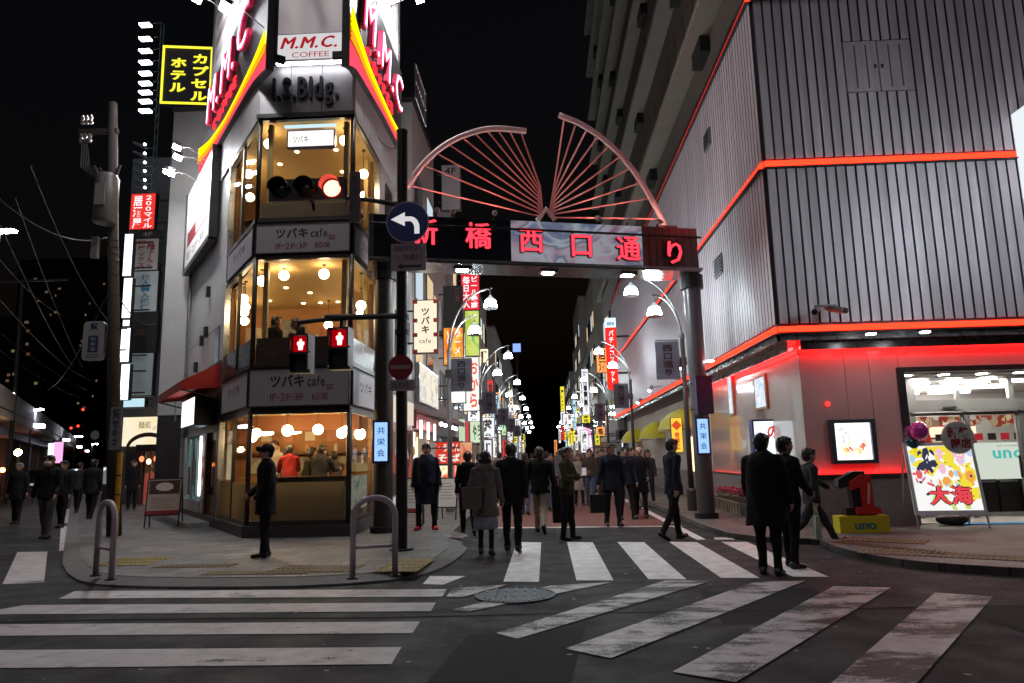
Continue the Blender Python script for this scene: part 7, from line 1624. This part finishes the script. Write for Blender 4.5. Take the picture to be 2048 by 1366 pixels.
# vending fronts glowing by the shops
for k, (px0, py0, px1, py1, c) in enumerate(((206, 935, 218, 968, (.9, .95, 1)), (262, 935, 285, 1010, (.6, .3, .35)))):
    Fv = Frame((0, 30), (0, -1)); a, z1 = Fv.hit(px0, py0); b, z0 = Fv.hit(px1, py1); t = thing('vending_machine', ['white glowing vending machine behind the utility pole', 'dim red vending machine beside the railway-side shops'][k], 'vending machine', (a, 30, .1))
    MB().fbox(Fv, a, b, .1, z1 + .1, -.6, -.01).build('cabinet', BLACK, t); MB().fquad(Fv, a + .03, b - .03, max(.4, z0), z1, .0).build('display', emit_print('vend_%d' % k, [(.35, tuple(x * .2 for x in c)), (.55, c), (.65, (1, 1, 1) if k == 0 else (.7, .1, .15))], .9, 2.2, 'voronoi'), t)
# ================================================================ people: one continuous skin per figure
SKIN = mat('skin', (.42, .24, .17), .55); HAIRB = mat('hair_black', (.012, .010, .010), .45); HAIRG = mat('hair_grey', (.16, .15, .145), .5)
def cloth(name, c): return mat('cloth_' + name, c, .85, var=.3, scale=7, bump=.35, bscale=25, spec=.12)
CL = dict(black=cloth('black', (.014, .013, .015)), navy=cloth('navy', (.016, .018, .030)), char=cloth('charcoal', (.035, .034, .037)), grey=cloth('grey', (.09, .088, .09)), taupe=cloth('taupe', (.145, .12, .115)),
          beige=cloth('beige', (.30, .26, .21)), ltblue=cloth('pale_blue', (.22, .24, .30)), jeans=cloth('denim', (.06, .09, .16)), brown=cloth('brown', (.07, .05, .035)), olive=cloth('olive', (.045, .042, .025)), red=cloth('red', (.35, .03, .03)),
          white=cloth('white', (.6, .6, .58)), shoe=mat('shoe_black', (.012, .011, .011), .35), redshoe=mat('shoe_red', (.75, .04, .05), .5), stock=cloth('stocking', (.012, .011, .012)), eye=mat('eye_dark', (.01, .01, .01), .3), lip=mat('lip', (.30, .12, .10), .5), mask=mat('mask_white', (.6, .6, .6), .8), hairb=HAIRB, hairg=HAIRG, skin=SKIN)
def surfnet(V, org, h):
    S = V < 0; X, Y, Z = [n - 1 for n in V.shape]
    acc = np.zeros((X, Y, Z, 3), np.float32); cnt = np.zeros((X, Y, Z), np.float32)
    off = [(i, j, k) for i in (0, 1) for j in (0, 1) for k in (0, 1)]
    sl = lambda A_, o: A_[o[0]:o[0] + X, o[1]:o[1] + Y, o[2]:o[2] + Z]
    for o in off:
        for ax in range(3):
            if o[ax]: continue
            p = list(o); p[ax] = 1; a, b = sl(V, o), sl(V, p); c = sl(S, o) != sl(S, p)
            t = np.where(c, a / np.where(c, a - b, 1), 0)
            for q in range(3): acc[..., q] += np.where(c, (t if q == ax else o[q]), 0)
            cnt += c
    act = cnt > 0; idx = np.full((X, Y, Z), -1, np.int64); idx[act] = np.arange(act.sum())
    ijk = np.argwhere(act); verts = org + h * (ijk + acc[act] / cnt[act][:, None])
    quads = []
    for ax in range(3):
        u, v = [(1, 2), (2, 0), (0, 1)][ax]
        a = [slice(1, None)] * 3; b = [slice(1, None)] * 3
        a[ax] = slice(0, -1); b[ax] = slice(1, None)
        Sa, Sb = S[tuple(a)], S[tuple(b)]; ed = np.argwhere(Sa != Sb)
        if not len(ed): continue
        base = ed + 1; base[:, ax] -= 1
        lim = np.array([X, Y, Z]); ok = np.all(base < lim, axis=1) & (base[:, u] >= 1) & (base[:, v] >= 1); base = base[ok]
        f = Sa[tuple(ed[ok].T)]
        du = np.zeros(3, int); du[u] = 1; dv = np.zeros(3, int); dv[v] = 1
        q = np.stack([idx[tuple((base - du - dv).T)], idx[tuple((base - dv).T)], idx[tuple(base.T)], idx[tuple((base - du).T)]], 1)
        q[~f] = q[~f][:, ::-1]; quads.append(q)
    return verts, np.concatenate(quads)
class Body:
    def __init__(self): self.p = []
    def cone(self, a, b, ra, rb, m, fy=1.0, fx=1.0, cut=None): self.p.append((np.array(a, np.float32), np.array(b, np.float32), ra, rb, m, np.array([fx, fy, 1.0], np.float32), cut))
    def ball(self, c, r, m, fx=1.0, fy=1.0, fz=1.0): self.p.append((np.array(c, np.float32), np.array(c, np.float32), r, r, m, np.array([fx, fy, fz], np.float32), None))
    @staticmethod
    def dist(P, pr):
        a, b, ra, rb, m, s, cut = pr; Q = P / s; a = a / s; b = b / s; ab = b - a; L = float(ab @ ab)
        t = np.clip(((Q - a) @ ab) / L, 0, 1) if L > 1e-9 else np.zeros(P.shape[:-1], np.float32)
        d = (np.linalg.norm(Q - a - t[..., None] * ab, axis=-1) - (ra + (rb - ra) * t)) * float(s.min())
        return d if cut is None else np.maximum(d, cut - P[..., 2])
    def mesh(self, h, k=.02):
        lo = np.min([np.minimum(p[0], p[1]) - max(p[2], p[3]) * p[5] for p in self.p], 0) - .04; hi = np.max([np.maximum(p[0], p[1]) + max(p[2], p[3]) * p[5] for p in self.p], 0) + .04
        n = np.ceil((hi - lo) / h).astype(int) + 1
        V = np.full(n, .3, np.float32); g = [lo[i] + h * np.arange(n[i], dtype=np.float32) for i in range(3)]
        for pr in self.p:
            r = max(pr[2], pr[3]) * pr[5]; l = np.minimum(pr[0], pr[1]) - r - .05; u = np.maximum(pr[0], pr[1]) + r + .05
            i0 = np.maximum(0, np.floor((l - lo) / h).astype(int)); i1 = np.minimum(n, np.ceil((u - lo) / h).astype(int) + 1)
            sub = tuple(slice(i0[i], i1[i]) for i in range(3))
            P = np.stack(np.meshgrid(g[0][sub[0]], g[1][sub[1]], g[2][sub[2]], indexing='ij'), -1); d = self.dist(P, pr); o = V[sub]
            hh = np.clip(.5 + .5 * (o - d) / k, 0, 1); V[sub] = o * (1 - hh) + d * hh - k * hh * (1 - hh)
        v, q = surfnet(V, lo, h)
        fc = v[q].mean(1).astype(np.float32); D = np.stack([self.dist(fc, p) for p in self.p], 1); mi = D.argmin(1)
        return v, q, mi
def person(label, at_, height=1.70, face=0.0, top='black', bottom='black', shoe='shoe', hair='hairb', hem=.82, legs=((0, 0), (0, 0)), arms=((0, 6, 10), (0, 6, 10)), style='short', lean=0.0, stout=1.0, flare=1.0, mask=False, skirt=None, head=(0, 0), res=.014, stance=.09, leg_mat=None, sit=False, collar=True, z=None, group='pedestrians', name='person', splay=6, hood=False):
    """faces -Y before turning; legs/arms as (left,right) = person's own; angles in degrees"""
    B_ = Body(); R_ = math.radians; w = stout; used = []
    def M_(n):
        if n not in used: used.append(n)
        return used.index(n)
    T, Bo, Sh, Hr, Sk = M_(top), M_(leg_mat or bottom), M_(shoe), M_(hair), M_('skin')
    hipz = .90; ends = []; HL = []
    for i, (sx, (sw, kb)) in enumerate(zip((1, -1), legs)):
        hp = np.array([sx * stance, 0, hipz]); a = R_(sw); kn = hp + .43 * np.array([sx * .02, -math.sin(a), -math.cos(a)]); b = R_(sw - kb); an = kn + .42 * np.array([sx * .01, -math.sin(b), -math.cos(b)])
        HL.append((hp, kn, an, b, sx)); ends.append(an[2] - .075 * max(.3, math.cos(b)) - (.13 * max(0, math.sin(-b)) if b < 0 else 0))
    dz = -min(ends)
    if sit: dz = -.45
    up = np.array([0, 0, dz])
    tr = 1.0 if skirt is None else .8
    for hp, kn, an, b, sx in HL:
        hp, kn, an = hp + up, kn + up, an + up
        B_.cone(hp, kn, .098 * w * tr, .068 * tr, Bo, 1.0); B_.cone(kn, an, .066 * tr, .052 * tr, Bo)
        sp = R_(splay) * sx; f = np.array([math.sin(sp) * math.cos(b), -math.cos(sp) * math.cos(b), math.sin(b)]); dn = np.array([0, -math.sin(b), -math.cos(b)])
        hl = an + dn * .035 - f * .03; to = an + dn * .045 + f * .155
        B_.cone(hl, to, .043, .036, Sh, 1.0); B_.cone(an, hl, .05, .046, Sh)
    ln = R_(lean); pv = np.array([0, 0, .93]) + up
    def tp(x, y, z_):   # torso point with lean forward
        q = np.array([x, y, z_]) - np.array([0, 0, .93]); return pv + np.array([q[0], q[1] * math.cos(ln) - q[2] * math.sin(ln), q[1] * math.sin(ln) + q[2] * math.cos(ln)])
    # trunk
    B_.cone(tp(0, .01, .93), tp(0, 0, 1.10), .155 * w, .15 * w, T if hem < .95 else Bo, .72 * max(1, w * .98)); B_.cone(tp(0, 0, 1.08), tp(0, 0, 1.32), .152 * w, .178 * min(w, 1.15), T, .66 * max(1, w * .96))
    B_.cone(tp(-.12, .01, 1.38), tp(.12, .01, 1.38), .08, .08, T); B_.cone(tp(0, .012, 1.40), tp(0, .0, 1.475), .085, .06, T if collar else Sk)
    if hem < .95:
        hz = max(.2, hem)
        if hem < .74: B_.cone(tp(0, .0, 1.28), tp(0, .0, .95), .168 * w, .172 * w, T, .72 * max(1, w * .98))
        B_.cone(tp(0, .0, .98), np.array([0, .0, hz]) + up, .165 * w, .185 * w * flare, T, .74 * max(1, w * .98), cut=hz + dz)
    if skirt is not None: B_.cone(np.array([0, 0, .95]) + up, np.array([0, 0, skirt + .1]) + up, .15, .19 * flare, M_(bottom), .8, cut=skirt + dz)
    # head
    hy, hp_ = R_(head[0]), R_(head[1]); hc = tp(0, -.015, 1.605)
    def hd(x, y, z_):
        x, y = x * math.cos(hy) - y * math.sin(hy), x * math.sin(hy) + y * math.cos(hy); y, z_ = y * math.cos(hp_) + z_ * math.sin(hp_), -y * math.sin(hp_) + z_ * math.cos(hp_); return hc + np.array([x, y, z_])
    B_.cone(tp(0, .01, 1.46), hd(0, .015, -.06), .056, .052, Sk)
    B_.ball(hd(0, 0, .012), .098, Sk, .84, 1.0, 1.1); B_.cone(hd(0, -.04, -.05), hd(0, -.035, -.085), .056, .042, Sk)
    B_.cone(hd(0, -.092, .0), hd(0, -.108, -.03), .011, .016, Sk)
    for s in (-1, 1): B_.ball(hd(s * .084, .008, -.008), .026, Sk, .55, .8, 1.25)
    for s in (-1, 1): B_.ball(hd(s * .034, -.088, .006), .0095, M_('eye'), 1.3, .7, .7); B_.cone(hd(s * .018, -.092, .03), hd(s * .05, -.086, .03), .007, .006, Hr)
    if mask: B_.cone(hd(-.03, -.085, -.045), hd(.03, -.085, -.045), .042, .042, M_('mask'))
    else: B_.cone(hd(-.02, -.088, -.062), hd(.02, -.088, -.062), .008, .008, M_('lip'))
    if style in ('short', 'long', 'bob'):
        B_.ball(hd(0, .018, .035), .104, Hr, .90, 1.02, .98); B_.ball(hd(0, .05, -.01), .085, Hr, .95, .8, 1.0)
        B_.cone(hd(-.05, -.062, .078), hd(.05, -.066, .08), .03, .032, Hr)
        for s in (-1, 1): B_.cone(hd(s * .076, -.005, .04), hd(s * .078, .0, .005), .028, .016, Hr)
    if style == 'bob': B_.cone(hd(-.05, .06, -.04), hd(.05, .06, -.04), .07, .07, Hr); [B_.cone(hd(s * .08, .01, .02), hd(s * .082, .02, -.08), .035, .03, Hr) for s in (-1, 1)]
    if style == 'long': B_.cone(hd(0, .06, 0), hd(0, .085, -.24), .085, .07, Hr, .7); [B_.cone(hd(s * .078, .015, .02), hd(s * .085, .03, -.2), .034, .03, Hr) for s in (-1, 1)]
    if style == 'thin': B_.ball(hd(0, .03, .02), .1, Hr, .88, .95, .95); B_.cone(hd(-.03, .0, .11), hd(.03, .0, .11), .022, .022, Hr)
    if style in ('cap', 'beanie'):
        B_.ball(hd(0, .012, .045), .108, T if style == 'cap' else M_('char'), .9, 1.05, .92); B_.ball(hd(0, .05, -.01), .08, Hr, .98, .8, .9)
        if style == 'cap': B_.cone(hd(-.03, -.12, .05), hd(.03, -.12, .05), .045, .045, T, 1.0); 
    if hood: B_.cone(tp(-.08, .09, 1.44), tp(.08, .09, 1.44), .07, .07, T)
    # arms
    hands = []
    for (sx, (sw, ab, el)) in zip((1, -1), arms):
        sh = tp(sx * .172 * min(w, 1.12), .01, 1.385); a, b_ = R_(sw), R_(ab)
        d1 = np.array([sx * math.sin(b_), -math.sin(a) * math.cos(b_), -math.cos(a) * math.cos(b_)]); eb = sh + d1 * .285
        a2 = R_(sw + el); inn = R_(ab - el * .35); d2 = np.array([sx * math.sin(inn), -math.sin(a2) * math.cos(inn), -math.cos(a2) * math.cos(inn)]); wr = eb + d2 * .245
        B_.cone(sh, eb, .066 * min(w, 1.1), .056, T); B_.cone(eb, wr, .056, .045, T)
        pl = wr + d2 * .065; B_.cone(wr, pl, .026, .034, Sk, 1.0, .75); hands.append((wr, pl, d2, sx))
    v, q, mi = B_.mesh(res)
    tm = [B_.p[i][4] for i in range(len(B_.p))]
    fm = np.array(tm)[mi].tolist(); V = [tuple(map(float, p)) for p in v]; Fq = [tuple(map(int, f)) for f in q]
    m = MB(); m.v, m.f, m.m = V, list(Fq), list(fm); m.cur = Sk
    for wr, pl, d2, sx in hands:    # four fingers of unequal length and a thumb from the side of the palm
        side = np.array([0, -1.0, 0]); side -= d2 * (side @ d2); side /= (np.linalg.norm(side) + 1e-6); inw = np.cross(d2, side) * sx
        for j, (o, L) in enumerate(((-.027, .062), (-.009, .074), (.009, .07), (.026, .055))):
            b0 = pl + side * o * -1 + d2 * .012; b1 = b0 + d2 * L * .55 + inw * .006; b2 = b1 + d2 * L * .38 + inw * .022
            m.tube([b0, b1, b2], [.0095, .0088, .007], 5)
        t0 = wr + d2 * .03 + side * .03; m.tube([t0, t0 + side * .022 + d2 * .03, t0 + side * .026 + d2 * .06 + inw * .01], [.011, .0105, .008], 5)
    nb = len(v); me_ = bpy.data.meshes.new('tmp'); me_.from_pydata(m.v[:nb], [], Fq); me_.update(); nr = np.empty(nb * 3, np.float32); me_.vertices.foreach_get('normal', nr); nr = nr.reshape(-1, 3); bpy.data.meshes.remove(me_)
    vm = np.zeros(nb, int); vm[q.ravel()] = np.repeat(np.array(fm), 4); ph = RNG.uniform(0, 6.28, 8)
    x_, y_, z_ = v[:, 0], v[:, 1], v[:, 2]
    fold = .0022 * np.sin(z_ * 27 + 16 * x_ + 5 * np.sin(y_ * 11 + ph[0]) + ph[1]) + .0045 * np.sin(x_ * 38 + 5 * np.sin(z_ * 4 + ph[2]) + ph[3]) + .0035 * np.sin(y_ * 40 + z_ * 9 + ph[4]) + .0012 * np.sin(z_ * 61 + x_ * 40 + ph[5])
    hairn = .004 * np.sin(x_ * 90 + ph[6]) * np.sin(z_ * 70 + ph[7]) + .005 * np.sin(y_ * 80 + x_ * 60)
    amp = np.where(vm == Hr, hairn, np.where((vm == T) | (vm == Bo), fold, 0.0)); vd_ = v + nr * amp[:, None]
    m.v[:nb] = [tuple(map(float, p)) for p in vd_]
    k = height / 1.72
    m.v = [(x * k, y * k, z_ * k) for x, y, z_ in m.v]
    p = at_; o = m.build(name, [CL[n] for n in used], None, smooth=True)
    o.location = (float(p[0]), float(p[1]), float(p[2] if z is None else z)); o.rotation_euler = (0, 0, R_(face))
    tag(o, label, 'person', group); o['hand_l'] = 0; del o['hand_l']
    def wpt(loc): 
        c, s = math.cos(R_(face)), math.sin(R_(face)); x, y, z_ = [float(u) * k for u in loc]; return np.array([o.location[0] + c * x - s * y, o.location[1] + s * x + c * y, o.location[2] + z_])
    return o, [wpt(h[1] + h[2] * .05) for h in hands], wpt
gp_ = lambda px, py, z=0.0: G(px, py, z)
# face: 0 = towards the viewer, 180 = walking away, 90 = towards the picture's right... (turn about z)
STD = ((0, 0), (0, 0))
# --- near group at the right crossing
person('stout man in long black overcoat seen from behind on the crossing', gp_(1543, 1150), 1.74, 150, 'black', 'black', hem=.58, stout=1.32, flare=1.1, arms=((8, 10, 25), (5, 12, 15)), legs=((2, 0), (-2, 2)), res=.012, head=(-15, 0))
person('younger man in black suit standing beside the stout overcoat', gp_(1588, 1136), 1.70, 118, 'black', 'black', hem=.8, arms=((10, 6, 30), (12, 6, 40)), legs=((3, 0), (-4, 3)), res=.012, head=(-20, 10))
o, hs, wp = person('man in dark jacket striding towards the figure 1 stand with a paper bag', gp_(1632, 1093), 1.68, 98, 'char', 'char', hem=.80, legs=((34, 6), (-30, 22)), arms=((48, 8, 12), (-10, 8, 6)), res=.013)
def bag_box(c, w, d, h, mt, lab, rz=0.0, handle=True, name='bag', taper=.9):
    c = np.array(c, float); t = thing(name, lab, 'bag', (c[0], c[1], c[2] - h - .12), rz)
    MB().hexa([(-w / 2 * taper, -d / 2, 0), (w / 2 * taper, -d / 2, 0), (w / 2 * taper, d / 2, 0), (-w / 2 * taper, d / 2, 0), (-w / 2, -d / 2 * .6, h), (w / 2, -d / 2 * .6, h), (w / 2, d / 2 * .6, h), (-w / 2, d / 2 * .6, h)]).build('body', mt, t, local=True)
    for s in (-1, 1): MB().tube([(-w * .25, s * d * .25, h), (-w * .15, s * d * .15, h + .1), (0, 0, h + .13), (w * .15, s * d * .15, h + .1), (w * .25, s * d * .25, h)], .008, 5).build('handle', mt, t, local=True)
    return t
bag_box(hs[1], .26, .1, .36, mat('pale_green_paper', (.35, .42, .30), .7), 'pale green paper bag held by the striding man', math.radians(80))
# --- under the gate
person('man in dark coat walking to the right past the arcade-side pillar', gp_(1353, 1079), 1.80, 112, 'navy', 'black', hem=.76, stout=1.05, legs=((10, 3), (-16, 14)), arms=((10, 8, 12), (-14, 8, 8)), res=.013)
o, hs, wp = person('man in camouflage-toned jacket standing sideways looking at his phone', gp_(1138, 1080), 1.68, 60, 'olive', 'black', hem=.86, arms=((25, 6, 85), (20, 6, 85)), legs=((2, 0), (-3, 2)), res=.013, head=(0, 14))
t = tag(MB().box(hs[1][0] - .04, hs[1][0] + .04, hs[1][1] - .05, hs[1][1] - .04, hs[1][2] - .02, hs[1][2] + .12).build('phone', ec((.7, .6, .65), .6)), 'lit phone held by the man in the camouflage-toned jacket', 'phone')
o, hs, wp = person('woman in taupe coat and pale blue skirt seen from behind', gp_(973, 1110), 1.62, 176, 'taupe', 'ltblue', leg_mat='stock', hem=.62, skirt=.40, flare=1.14, stout=1.12, legs=((5, 1), (-6, 4)), arms=((8, 8, 40), (4, 12, 16)), res=.012, style='bob', hood=True)
bw = wp((.20, .24, 1.28)); bag_box(bw, .34, .16, .34, mat('brown_leather', (.10, .075, .07), .5), 'brown shoulder bag hanging behind the woman in taupe', .1, name='shoulder_bag')
person('man in black coat walking away beside the woman in taupe', gp_(1026, 1105), 1.74, 178, 'black', 'black', hem=.72, stout=1.08, flare=1.0, legs=((10, 2), (-8, 10)), arms=((8, 8, 10), (-8, 8, 8)), res=.012)
person('person in black jacket walking away behind the woman in taupe', gp_(937, 1070), 1.66, 190, 'black', 'black', hem=.78, legs=((12, 3), (-12, 12)), arms=((5, 10, 20), (-5, 8, 10)), res=.014, hood=True)
o, hs, wp = person('man in black jacket and beige trousers walking away with big bags', gp_(1083, 1066), 1.74, 172, 'black', 'beige', hem=.80, stout=1.1, legs=((14, 2), (-16, 24)), arms=((6, 14, 8), (2, 14, 8)), res=.013)
bag_box(hs[1] + np.array([.08, 0, .3]), .38, .2, .75, CL['black'], 'large black bag carried low beside the beige trousers', .1); bag_box(hs[1] + np.array([.1, -.15, .92]), .24, .08, .42, mat('white_tote', (.42, .43, .43), .8, var=.2), 'white tote bag hanging from the shoulder of the black jacket', .2, name='tote_bag')
o, hs, wp = person('man in navy coat walking towards the gate with a black briefcase', gp_(1228, 1054), 1.76, 12, 'navy', 'char', hem=.74, stout=1.12, legs=((6, 1), (-8, 8)), arms=((0, 10, 8), (2, 14, 4)), res=.014, head=(20, 0))
bag_box(hs[1] + np.array([0, 0, .02]), .40, .12, .40, CL['shoe'], 'black briefcase in the hand of the man in navy', .2, name='briefcase')
person('man in navy jacket half hidden behind the man with the briefcase', gp_(1256, 1040), 1.70, 18, 'navy', 'black', hem=.8, legs=((10, 2), (-8, 8)), arms=((5, 8, 20), (-5, 8, 10)), res=.015, head=(-25, 0))
person('balding man in open black coat walking towards the gate', gp_(1284, 1037), 1.70, -4, 'black', 'black', hem=.60, flare=1.05, stout=1.05, legs=((8, 1), (-10, 10)), arms=((10, 8, 45), (0, 10, 10)), res=.014, style='thin', hair='hairb')
person('man in pale trousers close behind the balding man', gp_(1270, 1018), 1.70, 5, 'black', 'beige', hem=.84, legs=((6, 0), (-8, 8)), res=.016)
person('man in brown jacket and jeans facing the gate in mid-street', gp_(1183, 1012), 1.72, -6, 'brown', 'jeans', hem=.88, legs=((6, 1), (-10, 10)), arms=((8, 10, 25), (-4, 10, 12)), res=.016)
person('woman in beige coat behind the man at his phone', gp_(1160, 1012), 1.58, 10, 'beige', 'black', hem=.5, legs=((4, 1), (-6, 6)), res=.016, style='long')
person('man in long black padded coat and red shoes facing the crossing', gp_(853, 1060, .1), 1.74, 8, 'navy', 'black', shoe='redshoe', hem=.5, stout=1.22, flare=.95, legs=((3, 0), (-3, 0)), arms=((4, 12, 14), (2, 11, 12)), stance=.15, splay=22, res=.013, style='short', hood=True, head=(-12, 0))
for px, py, h, f, tp_, bt, st, lab in ((960, 1030, 1.64, 180, 'black', 'char', 'short', 'person in black walking away near the first cafe-side lamp'), (1052, 1030, 1.62, 170, 'navy', 'jeans', 'short', 'person in jeans walking away behind the couple'), (1105, 1010, 1.6, 0, 'char', 'black', 'bob', 'woman in charcoal coat small in mid-street'), (1118, 985, 1.7, 0, 'black', 'black', 'short', 'small distant person in black at the street centre'), (1200, 990, 1.68, 8, 'grey', 'black', 'short', 'small distant man in grey jacket'), (1066, 985, 1.66, 180, 'brown', 'black', 'short', 'small distant person in brown walking away'), (1146, 975, 1.6, 0, 'taupe', 'black', 'long', 'small distant woman in taupe'), (1222, 980, 1.7, 0, 'black', 'char', 'short', 'small distant man in black near the arcade flank'), (1030, 975, 1.7, 180, 'char', 'black', 'short', 'small distant person walking away on the cafe side'), (1170, 965, 1.66, 0, 'red', 'black', 'bob', 'small distant woman in red')):
    person(lab, gp_(px, py), h, f, tp_, bt, hem=.75, legs=((8, 1), (-10, 9)), arms=((6, 8, 12), (-6, 8, 8)), style=st, res=.02 if py < 1000 else .017)
for px, py, h, f, tp_, bt, st, lab in ((1000, 1005, 1.7, 178, 'grey', 'black', 'short', 'man in grey walking away ahead of the couple'), (1095, 1022, 1.66, 175, 'char', 'jeans', 'beanie', 'person in beanie and jeans walking away past the bags'), (1128, 1002, 1.6, 5, 'beige', 'black', 'long', 'long-haired woman in beige coming down the street'), (1208, 1006, 1.72, 0, 'black', 'grey', 'short', 'man in black and grey trousers behind the briefcase'), (1300, 1008, 1.66, 0, 'char', 'black', 'bob', 'woman in charcoal beside the arcade flank'), (1082, 972, 1.7, 180, 'black', 'black', 'short', 'tiny distant man in black walking away'), (1098, 966, 1.66, 0, 'navy', 'black', 'short', 'tiny distant person in navy approaching'), (1132, 962, 1.7, 0, 'grey', 'black', 'short', 'tiny distant man in grey approaching'), (1188, 968, 1.64, 180, 'beige', 'black', 'bob', 'tiny distant woman in beige walking away'), (1050, 964, 1.7, 0, 'black', 'char', 'short', 'tiny distant man in black on the cafe side'), (1012, 984, 1.6, 0, 'taupe', 'black', 'long', 'small woman in taupe by the cafe-side shops'), (1240, 972, 1.7, 180, 'char', 'char', 'short', 'tiny distant man in charcoal by the arcade flank')):
    person(lab, gp_(px, py), h, f, tp_, bt, hem=.78, legs=((10, 1), (-12, 10)), arms=((8, 8, 14), (-8, 8, 10)), style=st, res=.021 if py < 1000 else .018)
# --- railway side
person('man in cap and black coat standing alone before the cafe window', gp_(528, 1115, .1), 1.70, -62, 'black', 'black', hem=.64, stout=1.1, flare=1.0, arms=((6, 6, 30), (10, 6, 40)), legs=((2, 0), (-2, 2)), res=.012, style='cap', head=(0, 6))
person('man in white face mask and black jacket walking towards the crossing', gp_(88, 1078), 1.80, 8, 'black', 'grey', hem=.82, stout=1.1, legs=((4, 0), (-10, 8)), arms=((6, 12, 30), (-2, 12, 10)), res=.013, mask=True)
person('grey-haired man in black coat at the picture edge', gp_(30, 1048), 1.68, 10, 'black', 'black', hem=.66, stout=1.15, legs=((6, 1), (-6, 6)), res=.015, hair='hairg', arms=((6, 14, 10), (-4, 12, 10)))
person('person in black close behind the masked man', gp_(120, 1056), 1.70, 5, 'black', 'black', hem=.78, legs=((8, 2), (-8, 6)), res=.015)
person('broad man in black walking away by the utility pole', gp_(180, 1045), 1.74, 178, 'black', 'black', hem=.76, stout=1.2, legs=((6, 1), (-8, 8)), res=.015)
person('slim figure in black walking away beside the broad man', gp_(153, 1030), 1.68, 182, 'char', 'black', hem=.8, legs=((10, 2), (-10, 9)), res=.016)
person('dark figure standing before the lit railway-side shops', gp_(262, 1020, .1), 1.64, 30, 'black', 'black', hem=.6, res=.016, style='bob')
# --- inside the cafe
def inside(px, py, Y, zf, lab, face=0, **k):
    p = onY(px, py, Y); person(lab, (p[0], p[1], zf), 1.68, face, res=.016, group='people inside the cafe', **k)
inside(550, 900, 17.0, .36, 'cafe worker behind the counter in a pale top', -20, top='beige', bottom='black', hem=.9, head=(25, 0))
inside(580, 920, 16.3, .30, 'diner in a red top leaning over the cafe counter', 205, top='red', bottom='black', hem=.9, lean=26, arms=((30, 10, 50), (25, 12, 60)))
inside(612, 930, 16.6, .20, 'seated diner in a dark top turned towards the red top', 115, top='olive', bottom='black', hem=.9, lean=10, arms=((35, 8, 70), (30, 8, 60)), style='bob')
inside(638, 920, 15.7, .22, 'seated diner in a charcoal jacket under the globe lamp', 170, top='char', bottom='black', hem=.9, lean=12, stout=1.15, arms=((40, 14, 60), (35, 14, 60)), head=(-20, 12))
inside(676, 930, 16.4, .10, 'diner in brown sitting low by the gate-side post', 230, top='brown', bottom='black', hem=.9, lean=16, arms=((40, 10, 50), (30, 10, 50)))
inside(552, 640, 15.3, 3.05, 'long-haired woman seated at the middle-floor window', 75, top='black', bottom='black', hem=.9, style='long', sit=False)
inside(616, 640, 15.3, 3.02, 'person in dark blue leaning over the middle-floor table', -75, top='navy', bottom='black', hem=.9, lean=22)
inside(570, 360, 15.4, 6.0, 'first dark diner at the top-floor window', 160, top='black', bottom='black', hem=.9, stout=1.2)
inside(610, 360, 15.2, 5.95, 'second dark diner at the top-floor window behind the traffic light', 200, top='black', bottom='black', hem=.9, stout=1.2)
